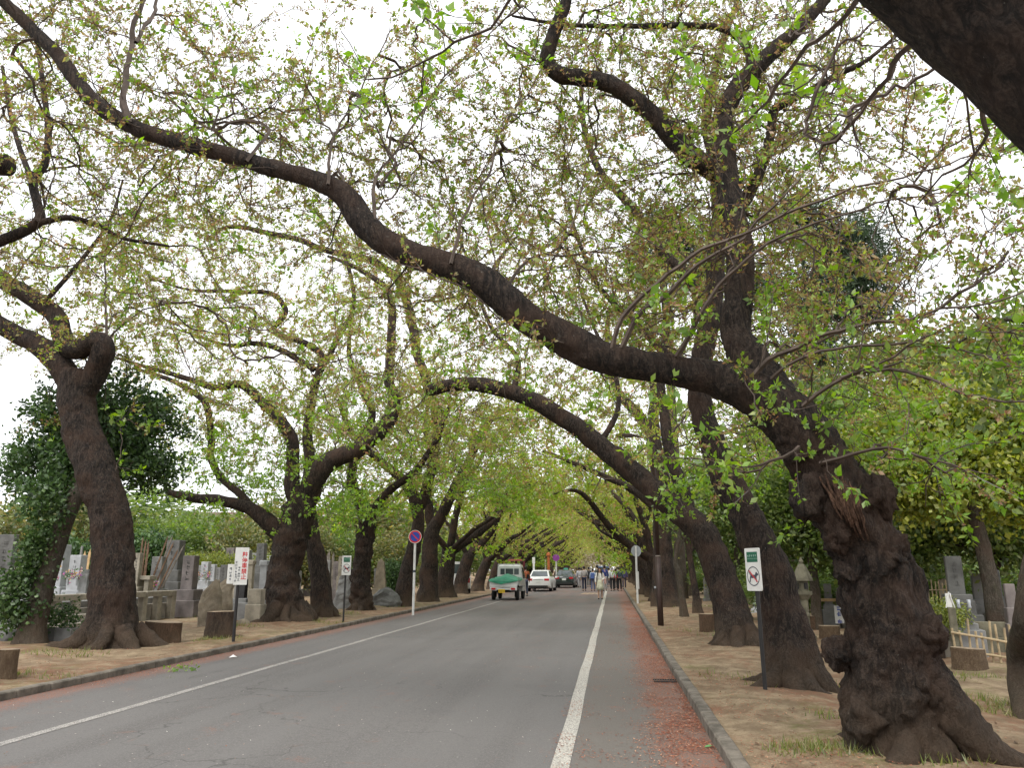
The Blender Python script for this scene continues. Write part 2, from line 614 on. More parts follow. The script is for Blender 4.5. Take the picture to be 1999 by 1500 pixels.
idx = np.arange(ny * nx).reshape(ny, nx)
quads = np.stack([idx[:-1, :-1], idx[:-1, 1:], idx[1:, 1:], idx[1:, :-1]], -1).reshape(-1, 4)
g = mesh_np('ground', np.stack([GX, GY, GZ], -1).reshape(-1, 3), quads, SOIL, smooth=True)
g['kind'] = 'structure'
g['label'] = 'bare brown soil verges with fallen red bud scales and thin grass'


def strip(name, x0, x1, y0, y1, z, mat, n=60, parent=None, wob=0.0):
    yy = np.linspace(y0, y1, n + 1)
    w = wob * np.sin(yy * 0.9) + wob * 0.5 * np.sin(yy * 2.3)
    V = np.concatenate([np.stack([x0 + w, yy, 0 * yy + z], 1), np.stack([x1 + w, yy, 0 * yy + z], 1)])
    k = np.arange(n)
    return mesh_np(name, V, np.stack([k, n + 1 + k, n + 2 + k, k + 1], 1), mat, parent)


road = strip('road', ROAD_L - 0.03, ROAD_R + 0.03, -40, 600, 0.0, ASPHALT, 80)
road['kind'] = 'structure'
road['label'] = 'worn grey asphalt road running straight under the cherry trees'
strip('edge_line', -0.535, -0.385, -20, 62, 0.004, PAINT, 200, road, 0.006)
strip('edge_line', -5.62, -5.50, -20, 70, 0.004, PAINT2, 200, road, 0.008)
for k in range(4):       # slanted ochre road marks near the walkers
    p, s = gnd(1134 + k * 9, 1159, 0)
    mb = MB()
    x, y = p[0], p[1]
    mb.add([(x, y - 1.6, .005), (x + .22, y - 1.6, .005), (x + .42, y + 1.6, .005), (x + .2, y + 1.6, .005)], [(0, 1, 2, 3)])
    if k in (0, 2):
        mb.add([(x + .22, y + 1.2, .005), (x + .62, y + 1.2, .005), (x + .66, y + 1.6, .005), (x + .25, y + 1.6, .005)], [(0, 1, 2, 3)])
    mb.build('painted_mark', PAINT_Y, road)

# kerbs
KERB = plain('kerb_concrete', (0.135, 0.118, 0.096), 0.9, 0.4, 5.0, bmp=0.6, bscale=70)
for side in (0, 1):
    kr = link('kerb', None)
    kr['kind'] = 'structure'
    kr['label'] = ('low weathered concrete kerb under the left verge', 'weathered concrete kerb along the right edge of the road')[side]
    xk = (ROAD_L - 0.065) if side == 0 else (ROAD_R + 0.065)
    base = MB().box((0, 0, 0), (0.13, 0.592, 0.19), ch=0.016)
    me0 = None
    for k in range(105):
        y = 4.2 + 0.6 * k
        if me0 is None:
            o = base.build('kerb_stone', KERB, kr)
            me0 = o.data
        else:
            o = link('kerb_stone', me0, kr)
        o.location = (xk + random.uniform(-.006, .006), y, 0.018 + random.uniform(-.006, .006) - (0.012 if side == 0 else 0))
        o.rotation_euler = (random.uniform(-.008, .008), random.uniform(-.02, .02), random.uniform(-.006, .006))
    for a, b_ in ((-40, 3.9), (67, 600)):
        MB().box((xk, (a + b_) / 2, 0.012), (0.13, b_ - a, 0.19), ch=0.01).build('kerb_stone', KERB, kr)
# ------------------------------------------------------------------ trees
def catmull(P, R, step):
    """resample a polyline with radii to even spacing through a Catmull-Rom spline"""
    P = np.asarray(P, float)
    R = np.asarray(R, float)
    n = len(P)
    out, rad = [], []
    for i in range(n - 1):
        p0, p1, p2, p3 = P[max(i - 1, 0)], P[i], P[i + 1], P[min(i + 2, n - 1)]
        m = max(2, int(np.linalg.norm(p2 - p1) / step) + 1)
        t = np.linspace(0, 1, m, endpoint=False)[:, None]
        q = 0.5 * ((2 * p1) + (p2 - p0) * t + (2 * p0 - 5 * p1 + 4 * p2 - p3) * t ** 2 + (3 * p1 - p0 - 3 * p2 + p3) * t ** 3)
        out.append(q)
        rad.append(R[i] + (R[i + 1] - R[i]) * t[:, 0])
    out.append(P[-1:])
    rad.append(R[-1:])
    return np.concatenate(out), np.concatenate(rad)


def frames(C):
    T = np.gradient(C, axis=0)
    T /= np.linalg.norm(T, axis=1)[:, None] + 1e-9
    A = np.zeros_like(T)
    up = np.array([0, -1.0, 0]) if abs(T[0][1]) < 0.8 else np.array([1.0, 0, 0])
    for i in range(len(T)):
        a = up - T[i] * (up @ T[i])
        a /= np.linalg.norm(a) + 1e-9
        A[i] = a
        up = a
    return T, A, np.cross(T, A)


def bark_tube(C, R, segs, amp=0.10, flare=0.0, fh=0.5, gnarl=0.0, lobes=5, seed=0.0, burls=(), capend=True):
    """gnarled limb surface around a centre line"""
    T, A, B = frames(C)
    q = np.linspace(0, 2 * np.pi, segs, endpoint=False)
    dirs = A[:, None, :] * np.cos(q)[None, :, None] + B[:, None, :] * np.sin(q)[None, :, None]
    n = len(C)
    L = np.concatenate([[0], np.cumsum(np.linalg.norm(np.diff(C, axis=0), axis=1))])
    base = C[:, None, :] + dirs * R[:, None, None]
    fl = base.reshape(-1, 3)
    rr = np.repeat(R, segs)
    s = 1.0 / np.maximum(np.median(R[: max(2, n // 2)]), 0.03)
    d = amp * fbm(fl * s * 0.85 + seed, 4)
    rid = 1 - np.abs(fbm(fl * np.array([1, 1, .5]) * s * 2.2 + seed + 5, 3))
    d += amp * 0.55 * (rid - 0.6)
    if gnarl > 0:
        wq = fl + 0.35 / s * np.stack([vnoise(fl * s * 1.3 + seed + a * 7) for a in (1, 2, 3)], 1)
        g1 = np.abs(fbm(wq * s * np.array([1, 1, .8]) * 1.25 + seed + 31, 2))
        d += gnarl * 1.5 * (np.minimum(g1, 0.8) - 0.30)                     # rounded burrs parted by creases
        g2 = np.abs(fbm(wq * s * np.array([1, 1, .7]) * 3.4 + seed + 11, 3))
        d += gnarl * 0.75 * (np.minimum(g2, 0.9) - 0.33)
        g3 = np.abs(fbm(wq * s * np.array([1, 1, .6]) * 8.5 + seed + 3, 2))
        d += gnarl * 0.28 * (g3 - 0.3)
    if flare > 0:
        Q = np.tile(q, n)
        h = np.repeat(L, segs)
        lob = 0.5 + 0.5 * np.cos(lobes * Q + 1.3 * np.sin(Q + seed) + seed)
        d += flare * np.exp(-h / fh) * (0.35 + 0.9 * lob) + 0.35 * flare * np.exp(-h / (fh * 2.6)) * (lob - 0.4)
    V = (base + dirs * (R[:, None, None] * d.reshape(n, segs)[..., None])).reshape(-1, 3)
    for (bp, br, bh) in burls:
        dist = np.linalg.norm(V - bp, axis=1)
        w = np.exp(-(dist / br) ** 2)
        V = V + dirs.reshape(-1, 3) * (w * bh)[:, None]
    i = np.arange(n - 1)[:, None] * segs
    k = np.arange(segs)[None, :]
    m = (k + 1) % segs
    F = np.stack([i + k, i + m, i + segs + m, i + segs + k], -1).reshape(-1, 4)
    tris = np.zeros((0, 3), int)
    if capend:
        c = len(V)
        V = np.concatenate([V, C[-1:] + T[-1:] * R[-1] * 0.25])
        e = (n - 1) * segs
        kk = np.arange(segs)
        tris = np.stack([e + kk, e + (kk + 1) % segs, np.full(segs, c)], 1)
    return V, F, tris


# --- sprays: a twig tip with spur clusters of young leaves and spent flower stalks
def leaf_tris(p, d, nrm, ln, wd, fold=0.25):
    """one folded leaf: 4 verts, 2 tris"""
    s = np.cross(d, nrm)
    m = p + d * ln * 0.45
    return np.array([p, m + s * wd - nrm * wd * fold, p + d * ln - nrm * ln * 0.12, m - s * wd - nrm * wd * fold])


def unit(v):
    return v / (np.linalg.norm(v) + 1e-9)


GREENS = np.array([(0.23, 0.31, 0.035), (0.28, 0.34, 0.05), (0.18, 0.26, 0.032), (0.33, 0.36, 0.075), (0.27, 0.30, 0.06)])
BRONZE = np.array([(0.36, 0.24, 0.11), (0.40, 0.22, 0.13), (0.33, 0.27, 0.10), (0.36, 0.30, 0.12)])
STALK = np.array([(0.31, 0.135, 0.07), (0.36, 0.19, 0.10), (0.25, 0.11, 0.062), (0.34, 0.21, 0.11)])


def make_spray(rng, green, size=1.0, spurs=6, nl=4, ns=5, leaf=0.046, stalk=0.0072, tone=(0.82, 0.90, 0.80)):
    V, F, K = [], [], []
    L = 0.30 * size
    bend = rng.normal(0, 0.12, 3)
    for p, ww in ((np.zeros(3), 0.0034), (np.array([L, 0, 0]) + bend * L, 0.0016)):
        for k in range(3):
            q = 2.1 * k
            V.append(p + np.array([0, math.cos(q), math.sin(q)]) * ww)
            K.append((0.075, 0.05, 0.04))
    for k in range(3):
        m = (k + 1) % 3
        F += [(k, m, 3 + m), (k, 3 + m, 3 + k)]
    for s in range(spurs):
        t = (s + 0.6 + rng.uniform(-.3, .3)) / spurs
        t = min(t, 1)
        c = np.array([t * L, 0, 0]) + bend * L * t
        sd = unit(np.array([rng.uniform(0, .7), rng.normal(), rng.normal() + 0.25]))
        c2 = c + sd * rng.uniform(.005, .03) * size
        for j in range(nl):
            d = unit(sd * 0.6 + rng.normal(0, 0.75, 3) + np.array([0.25, 0, -0.12]))
            nr = unit(np.cross(d, rng.normal(0, 1, 3)) + np.array([0, 0, 0.8]))
            nr = unit(nr - d * (nr @ d))
            big = rng.choice([0.5, 0.75, 0.95, 1.2, 1.55]) * rng.uniform(.85, 1.15) * (1.2 if green else 0.9)
            ln = leaf * size * big
            b = len(V)
            V += list(leaf_tris(c2 + d * 0.012 * size, d, nr, ln, ln * 0.27))
            F += [(b, b + 1, b + 2), (b, b + 2, b + 3)]
            col = GREENS[rng.integers(len(GREENS))] if (green or rng.random() < 0.70) else BRONZE[rng.integers(len(BRONZE))]
            if green:
                col = col * np.array([0.92, 1.12, 0.85])
            col = col * rng.uniform(0.75, 1.2)
            K += [col] * 4
        if not green or rng.random() < 0.2:
            for j in range(ns):
                d = unit(sd * 0.4 + rng.normal(0, 0.8, 3) + np.array([0, 0, -0.25]))
                ln = rng.uniform(0.022, 0.042) * size
                sdv = unit(np.cross(d, rng.normal(0, 1, 3)))
                b = len(V)
                e = c2 + d * ln
                V += [c2, e + sdv * stalk * size, e - sdv * stalk * size]
                F += [(b, b + 1, b + 2)]
                K += [STALK[rng.integers(len(STALK))] * rng.uniform(0.7, 1.15)] * 3
    K = np.array(K, np.float32)
    K[6:] *= np.array(tone, np.float32)  # light level by distance is put into the leaf colour
    return np.array(V, np.float32), np.array(F, np.int32), K


_sr = np.random.default_rng(3)
SPRAY_MIX = [make_spray(_sr, False) for _ in range(7)]  # near leaves coloured darker for a backlit look
SPRAY_GREEN = [make_spray(_sr, True, nl=4, ns=2) for _ in range(5)]
SPRAY_MID = [make_spray(_sr, False, spurs=5, nl=4, ns=3, leaf=0.070, stalk=0.010, tone=(1.02, 1.03, 0.97)) for _ in range(5)]
SPRAY_MIDG = [make_spray(_sr, True, spurs=5, nl=4, ns=1, leaf=0.068, tone=(1.0, 1.06, 0.95)) for _ in range(4)]
SPRAY_FAR = [make_spray(_sr, False, spurs=5, nl=3, ns=2, leaf=0.092, stalk=0.012, tone=(1.18, 1.22, 1.05)) for _ in range(4)]  # far leaves coloured brighter to lift the shaded end of the avenue
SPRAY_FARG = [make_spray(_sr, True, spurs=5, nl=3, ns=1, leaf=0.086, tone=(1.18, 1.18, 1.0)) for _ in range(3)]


def orient(D, rng):
    """rotation matrices (n,3,3) whose x axis is D, with a random roll kept roughly upright"""
    D = D / (np.linalg.norm(D, axis=1)[:, None] + 1e-9)
    up = np.tile(np.array([0, 0, 1.0]), (len(D), 1)) + rng.normal(0, 0.5, D.shape)
    Y = np.cross(up, D)
    Y /= np.linalg.norm(Y, axis=1)[:, None] + 1e-9
    Z = np.cross(D, Y)
    return np.stack([D, Y, Z], 2)


def place(templates, P, D, S, rng, tint=None):
    """instantiate templates as real geometry"""
    Vs, Fs, Ks = [], [], []
    off = 0
    which = rng.integers(len(templates), size=len(P))
    R = orient(D, rng)
    for ti, (tv, tf, tk) in enumerate(templates):
        s = np.where(which == ti)[0]
        if not len(s):
            continue
        V = np.einsum('nij,vj->nvi', R[s], tv) * S[s][:, None, None] + P[s][:, None, :]
        nv = len(tv)
        Vs.append(V.reshape(-1, 3))
        Fs.append((tf[None] + (np.arange(len(s)) * nv)[:, None, None]).reshape(-1, 3) + off)
        k = np.tile(tk, (len(s), 1))
        br = np.repeat(rng.uniform(0.82, 1.15, (len(s), 1)) * (tint[s] if tint is not None else np.ones((len(s), 3))), nv, axis=0)
        Ks.append(k * br)
        off += len(s) * nv
    if not Vs:
        return np.zeros((0, 3)), np.zeros((0, 3), int), np.zeros((0, 3))
    return np.concatenate(Vs), np.concatenate(Fs), np.concatenate(Ks)


def thin_tubes(paths, sides=3):
    """paths: list of (C, R); returns V,F(quads)"""
    Vs, Fs, off = [], [], 0
    for C, R in paths:
        T, A, B = frames(C)
        q = np.linspace(0, 2 * np.pi, sides, endpoint=False)
        V = C[:, None] + (A[:, None] * np.cos(q)[None, :, None] + B[:, None] * np.sin(q)[None, :, None]) * R[:, None, None]
        i = np.arange(len(C) - 1)[:, None] * sides
        k = np.arange(sides)[None]
        m = (k + 1) % sides
        Fs.append(np.stack([i + k, i + m, i + sides + m, i + sides + k], -1).reshape(-1, 4) + off)
        Vs.append(V.reshape(-1, 3))
        off += len(C) * sides
    return np.concatenate(Vs), np.concatenate(Fs)


def grow(limbs, targets, rng, seg=0.2, tipr=0.0034, cap=0.03, expo=0.44):
    """connect target points to the skeleton, nearest first, with curved twigs; returns paths and tips"""
    nodes, dirs = [], []
    for C, R in limbs:
        T = np.gradient(C, axis=0)
        nodes.append(C)
        dirs.append(T / (np.linalg.norm(T, axis=1)[:, None] + 1e-9))
    N0 = np.concatenate(nodes)
    D0 = np.concatenate(dirs)
    own = [(-1, 0)] * len(N0)
    d0 = np.min(np.linalg.norm(targets[:, None, :] - N0[None, ::3, :], axis=2), axis=1)
    order = np.argsort(d0)
    cap_n = len(N0) + len(targets) * 14
    P = np.zeros((cap_n, 3))
    D = np.zeros((cap_n, 3))
    P[:len(N0)] = N0
    D[:len(N0)] = D0
    n = len(N0)
    paths, kids = [], []
    for t in targets[order]:
        w = P[:n] - t
        # prefer nodes below/inside so that twigs rise and run outward
        sc = np.einsum('ij,ij->i', w, w)
        cs = -np.einsum('ij,ij->i', w, D[:n]) / np.sqrt(sc + 1e-9)
        j = int(np.argmin(sc * (1.45 - 0.85 * cs) ** 2))       # onward growth beats doubling back
        p0 = P[j]
        L = math.sqrt(sc[j])
        if L < 0.08 or L > 3.2:
            continue
        to = (t - p0) / L
        d = D[j] + rng.normal(0, 0.25, 3)
        d = unit(unit(d) * 0.6 + to * 1.0 + np.array([0, 0, 0.15]))
        e = unit(to + rng.normal(0, 0.3, 3) + np.array([0, 0, 0.1]))
        m = int(np.clip(L / seg, 2, 10)) + 1
        s = np.linspace(0, 1, m + 1)[:, None]
        b1, b2 = p0 + d * L * 0.38, t - e * L * 0.3
        C = (1 - s) ** 3 * p0 + 3 * (1 - s) ** 2 * s * b1 + 3 * (1 - s) * s ** 2 * b2 + s ** 3 * t
        C[1:-1] += rng.normal(0, 0.008 + 0.013 * L, (m - 1, 3))
        k = len(paths)
        paths.append(C)
        kids.append([])
        if own[j][0] >= 0:
            kids[own[j][0]].append((own[j][1], k))
        T = np.gradient(C, axis=0)
        P[n:n + m] = C[1:]
        D[n:n + m] = T[1:] / (np.linalg.norm(T[1:], axis=1)[:, None] + 1e-9)
        own += [(k, i) for i in range(1, m + 1)]
        n += m
    cnt = [0] * len(paths)
    out = []
    for k in range(len(paths) - 1, -1, -1):
        m = len(paths[k])
        c = np.ones(m)
        for i, kk in kids[k]:
            c[:i + 1] += cnt[kk]
        cnt[k] = c[0]
        out.append((paths[k], np.minimum(tipr * c ** expo, cap)))
    return out


def spray_points(paths, rng, spacing=0.17, maxr=0.012):
    P, D = [], []
    for C, R in paths:
        T = np.gradient(C, axis=0)
        seg = np.linalg.norm(np.diff(C, axis=0), axis=1)
        L = np.concatenate([[0], np.cumsum(seg)])
        P.append(C[-1:])
        D.append(T[-1:])
        s = np.arange(L[-1] - spacing, 0.08, -spacing)
        if len(s):
            s = s + rng.uniform(-.05, .05, len(s))
            q = np.stack([np.interp(s, L, C[:, a]) for a in range(3)], 1)
            d = np.stack([np.interp(s, L, T[:, a]) for a in range(3)], 1)
            r = np.interp(s, L, R)
            ok = r < maxr
            d = d / (np.linalg.norm(d, axis=1)[:, None] + 1e-9) * 0.8 + rng.normal(0, 0.42, d.shape) + np.array([0, 0, 0.08])
            P.append(q[ok])
            D.append(d[ok])
    return np.concatenate(P), np.concatenate(D)


def traced(limb, base_ground=False):
    """photo-traced limb -> centre line and radii. limb = (Y0, Y1, [(px,py,w[,dY])])"""
    Y0, Y1, pts = limb[:3]
    xy = np.array([p[:2] for p in pts], float)
    L = np.concatenate([[0], np.cumsum(np.linalg.norm(np.diff(xy, axis=0), axis=1))])
    L /= L[-1]
    P, R = [], []
    for k, p in enumerate(pts):
        Y = Y0 + (Y1 - Y0) * L[k] + (p[3] if len(p) > 3 else 0)
        q, s = at(p[0], p[1], Y)
        P.append(q)
        R.append(p[2] * s / 2 * 0.92)
    return np.array(P), np.array(R)


def limb_targets(curves, n, rng, rad, bias, flat=0.75, tmin=0.25):
    """points around outer limbs"""
    W = []
    for C, R in curves:
        w = np.ones(len(C))
        w[: int(len(C) * tmin)] = 0.12
        W.append(w)
    C = np.concatenate([c[0] for c in curves])
    W = np.concatenate(W)
    i = rng.choice(len(C), size=n, p=W / W.sum())
    o = rng.normal(0, 1, (n, 3))
    o /= np.linalg.norm(o, axis=1)[:, None]
    o *= (rad * rng.uniform(0.12, 1, n) ** 0.8)[:, None]
    o[:, 2] *= flat
    return C[i] + o + np.array(bias) * rng.uniform(0, 1, (n, 1))


def build_tree(name, label, limbs, shoots=(), n_targets=300, rad=1.6, bias=(0, .3, .5), blobs=(), seed=1, segs=28, step=0.07, amp=0.10, gnarl=0.12, flare=0.55, fh=0.3,
               burls=(), bark=None, group=None, low_green=4.2, spacing=0.17, tmin=0.25, extra=None, far=False, ssize=1.0, lobes=5, limb_amp=0.07, limb_gnarl=0.03, twigcap=0.03, clear=None, thin=0.0, lod=None, vol=None, roots=0):
    lod = (2 if far else 0) if lod is None else lod
    rng = np.random.default_rng(seed)
    bark = bark or BARK
    curves = []
    raw = [l if not isinstance(l[0], (int, float)) else traced(l) for l in limbs]
    raw_s = [l if not isinstance(l[0], (int, float)) else traced(l) for l in shoots]
    base = raw[0][0][0].copy()
    root = thing(name, label, 'tree', tuple(base), 0, group)
    P, R = np.array(raw[0][0], float), np.array(raw[0][1], float)
    raw[0] = (np.concatenate([P[:1] - [[0, 0, 0.3]], P]), np.concatenate([R[:1] * 1.03, R]))
    for k in range(roots):
        a = 2 * math.pi * (k + rng.uniform(-.3, .3)) / roots + seed
        dr = np.array([math.cos(a), math.sin(a), 0])
        r0 = R[0] * rng.uniform(.16, .30)
        g0 = gzf(base[0] + dr[0] * 1.2, base[1] + dr[1] * 1.2)
        L_ = R[0] * rng.uniform(1.25, 2.0)
        sd = np.array([-dr[1], dr[0], 0]) * rng.normal(0, .25)
        up0 = np.array([base[0], base[1], g0])
        pts = [up0 + dr * R[0] * .5 + [0, 0, R[0] * rng.uniform(.35, .7)], up0 + dr * R[0] * .95 + [0, 0, R[0] * .06], up0 + dr * L_ * .8 + sd * .6 + [0, 0, -r0 * .45], up0 + dr * L_ * 1.1 + sd + [0, 0, -r0 * 1.1]]
        C_, R_ = catmull(pts, [r0 * 1.1, r0, r0 * .7, r0 * .4], max(.04, step))
        V, F, T = bark_tube(C_, R_, 16, .14, 0, .3, .10, 4, seed + k * 5.1)
        mesh_np('root', V - base, [F, T], bark, root, smooth=True)
    for k, (P, R) in enumerate(raw):
        st = step * (1.0 if k == 0 else 1.25)
        C, Rr = catmull(P, R, st)
        # low-frequency wobble makes limbs crooked
        if k > 0:
            C = C + 0.25 * Rr[:, None] * np.stack([fbm(C * 1.1 + seed + a * 9, 2) for a in range(3)], 1)
        curves.append((C, Rr))
        sg = segs if k == 0 else max(10, int(segs * 0.75 * min(1, (Rr[0] / raw[0][1][0]) + 0.3)))
        V, F, T = bark_tube(C, Rr, sg, amp if k == 0 else limb_amp, flare if k == 0 else 0.0, fh, gnarl if k == 0 else limb_gnarl, lobes, seed * 3.7 + k, burls if k < 2 else ())
        mesh_np('trunk' if k == 0 else 'limb', V - base, [F, T], bark, root, smooth=True)
    sc = []
    for P, R in raw_s:
        C, Rr = catmull(P, R, 0.12)
        kk = np.linspace(0, 1, len(C))[:, None]
        sc.append((C + 0.05 * np.minimum(kk * 4, 1) * np.stack([fbm(C * 2.4 + seed + a * 13, 3) for a in range(3)], 1), Rr))
    tg = []
    outer = curves[1:] if len(curves) > 1 else curves
    if n_targets:
        tg.append(limb_targets(outer + sc, n_targets, rng, rad, bias, tmin=tmin))
    kinds = []
    for b in blobs:
        px, py, Y, r_m, cnt = b[:5]
        c, s = at(px, py, Y)
        o = rng.normal(0, 1, (cnt, 3))
        o /= np.linalg.norm(o, axis=1)[:, None]
        o *= (r_m * rng.uniform(0, 1, cnt) ** 0.45)[:, None]
        o[:, 2] *= 0.62
        tg.append(c + o)
    if vol is not None:
        x0, x1, y0, y1, z0, z1, cnt = vol
        q = rng.uniform(0, 1, (cnt, 3))
        x = x0 + (x1 - x0) * q[:, 0]
        arch = 1 - np.abs((x - (x0 + x1) / 2) / ((x1 - x0) / 2)) ** 2       # vault over the road
        zl = z0 + 1.5 * arch
        zt = z1 - 1.2 * (1 - arch)
        tg.append(np.stack([x, y0 + (y1 - y0) * q[:, 1], zl + (zt - zl) * q[:, 2]], 1))
    if extra is not None:
        tg.append(extra(rng))
    tg = np.concatenate(tg)
    tg = tg[tg[:, 2] > 1.0] if not far else tg
    if clear is not None:
        tg = tg[~clear(tg)]
    if not far:       # keep twigs off the camera itself
        dcam = np.linalg.norm(tg - _C, axis=1)
        tg = tg[(dcam > 2.3)]
    paths = grow(curves + sc, tg, rng, seg=0.2 if not far else 0.3, cap=twigcap)
    for c in sc:
        paths.append(c)
    TV, TF = thin_tubes(paths, 3 if not sc else 4)
    SP, SD = spray_points(paths, rng, spacing)
    dn = fbm(SP * 0.75 + seed, 2)                # leaf masses and gaps
    k = dn + rng.normal(0, .22, len(SP)) > (-0.26 if not far else -0.13)
    SP, SD = SP[k], SD[k]
    if thin > 0:
        k = rng.random(len(SP)) > thin
        SP, SD = SP[k], SD[k]
    if not far:
        dcam = np.linalg.norm(SP - _C, axis=1)
        k = dcam > 2.1
        SP, SD = SP[k], SD[k]
    S = rng.uniform(0.75, 1.25, len(SP)) * ssize
    pg = np.clip((low_green + 1.2 - SP[:, 2]) / 2.4, 0.10, 1.0)
    isg = rng.random(len(SP)) < pg
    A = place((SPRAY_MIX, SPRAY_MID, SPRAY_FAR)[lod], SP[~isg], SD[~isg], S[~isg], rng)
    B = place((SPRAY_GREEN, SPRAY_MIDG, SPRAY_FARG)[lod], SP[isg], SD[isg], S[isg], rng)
    V = np.concatenate([TV, A[0], B[0]]) - base
    F3 = np.concatenate([A[1] + len(TV), B[1] + len(TV) + len(A[0])])
    K = np.concatenate([np.tile([(0.075, 0.055, 0.045)], (len(TV), 1)), A[2], B[2]])
    mi = np.concatenate([np.ones(len(TF), int), np.zeros(len(F3), int)])
    mesh_np('crown', V, [TF, F3], [LEAF, TWIG], root, colors=K, mat_idx=mi)
    STATS.append((name, len(SP), len(F3), len(TF) * 2))
    return root


STATS = []
CH = 'old cherry trees lining the road'

# ---- right row, nearest
P0, _ = at(1640, 1290, 7.0)
b1, s1 = at(1632, 1278, 6.75)
b2, s2 = at(1590, 985, 6.7)
b3, s3 = at(1720, 965, 6.75)
b4, s4 = at(1822, 1235, 6.75)
b5, s5 = at(1690, 1150, 6.5)
R0 = [
    (7.1, 6.9, [(1790, 1545, 250), (1768, 1465, 215), (1750, 1390, 196), (1738, 1290, 178), (1727, 1190, 166), (1712, 1110, 158), (1684, 1045, 150), (1652, 985, 146), (1625, 935, 122), (1592, 890, 108), (1556, 838, 108), (1512, 795, 104)]),
    (6.9, 6.3, [(1590, 888, 104), (1552, 834, 108), (1505, 790, 104), (1440, 756, 84), (1370, 732, 70), (1300, 720, 64), (1220, 708, 66), (1150, 690, 72), (1085, 656, 70), (1030, 618, 66), (975, 572, 66), (925, 540, 66), (865, 515, 58), (800, 492, 54), (745, 465, 56), (700, 425, 55), (668, 382, 50), (610, 352, 37), (520, 326, 36), (430, 300, 35), (330, 272, 35), (255, 246, 33), (195, 208, 32), (150, 155, 30), (112, 105, 28), (60, 55, 26), (5, 0, 24), (-90, -80, 18), (-180, -190, 10)]),
    (7.0, 8.2, [(1560, 820, 60), (1515, 760, 78), (1470, 700, 76), (1444, 640, 64), (1444, 570, 60), (1440, 490, 58), (1432, 420, 55), (1420, 350, 50), (1412, 290, 46), (1416, 220, 42), (1455, 150, 38), (1508, 98, 34), (1560, 50, 28), (1620, -20, 22), (1680, -120, 14)]),
    (7.9, 7.6, [(1425, 345, 44), (1373, 322, 44), (1335, 290, 42), (1282, 230, 38), (1238, 194, 36), (1196, 166, 35), (1140, 153, 34), (1095, 148, 34), (1068, 124, 30), (1076, 80, 28), (1094, 35, 25), (1106, -10, 22), (1090, -90, 15)]),
    (8.0, 7.6, [(1440, 420, 26), (1485, 330, 20), (1506, 260, 19), (1512, 218, 18), (1545, 194, 18), (1590, 172, 17), (1640, 142, 14), (1690, 118, 9), (1760, 60, 5)]),
    (8.1, 8.6, [(1416, 240, 24), (1462, 120, 16), (1420, 60, 14), (1340, 48, 13), (1240, 50, 11), (1110, 48, 9), (1000, 30, 5)]),
]
R0s = [
    (6.5, 5.6, [(1195, 680, 10), (1216, 618, 10), (1290, 548, 9), (1400, 482, 8), (1480, 436, 7), (1700, 356, 5), (1900, 312, 3), (2040, 280, 2)]),
    (6.5, 6.2, [(1213, 680, 12), (1258, 602, 11), (1350, 540, 9), (1440, 470, 7), (1500, 410, 5), (1560, 330, 3)]),
    (6.7, 6.0, [(1320, 696, 10), (1380, 600, 9), (1440, 520, 8), (1530, 455, 6), (1700, 400, 4), (1850, 380, 3)]),
    (6.7, 5.9, [(1470, 735, 12), (1500, 700, 11), (1560, 668, 10), (1620, 645, 9), (1690, 630, 8), (1860, 600, 5), (2030, 560, 3)]),
    (6.7, 5.7, [(1505, 740, 8), (1560, 696, 7), (1650, 670, 6), (1780, 664, 6), (1900, 690, 4), (2030, 700, 3)]),
    (6.7, 5.6, [(1558, 800, 10), (1640, 738, 8), (1700, 720, 7), (1760, 726, 7), (1880, 768, 6), (2020, 790, 4)]),
    (6.2, 5.9, [(1642, 738, 6), (1740, 690, 5), (1830, 655, 4), (1960, 650, 3)]),
    (6.6, 7.4, [(985, 575, 9), (1010, 520, 8), (1090, 480, 6), (1130, 400, 4), (1150, 300, 3)]),
    (6.5, 7.6, [(880, 515, 8), (905, 420, 7), (950, 330, 5), (990, 240, 4), (1060, 130, 3)]),
    (6.5, 7.4, [(735, 455, 9), (730, 360, 8), (790, 260, 6), (900, 120, 4), (1000, 30, 3)]),
    (6.4, 7.2, [(640, 360, 8), (660, 250, 6), (720, 150, 4), (760, 60, 3)]),
    (6.4, 7.6, [(480, 315, 10), (520, 250, 8), (470, 240, 7), (390, 240, 6), (330, 180, 4)]),
    (6.4, 7.0, [(250, 240, 18), (240, 170, 16), (245, 100, 14), (275, 20, 12), (300, -60, 8)]),
    (6.4, 7.0, [(265, 82, 10), (300, 20, 9), (330, -40, 6)]),
    (6.5, 5.9, [(1560, 872, 8), (1500, 905, 6), (1440, 915, 4), (1430, 918, 3)]),
    (6.7, 6.0, [(1600, 905, 9), (1700, 880, 7), (1800, 890, 5), (1900, 930, 3)]),
]
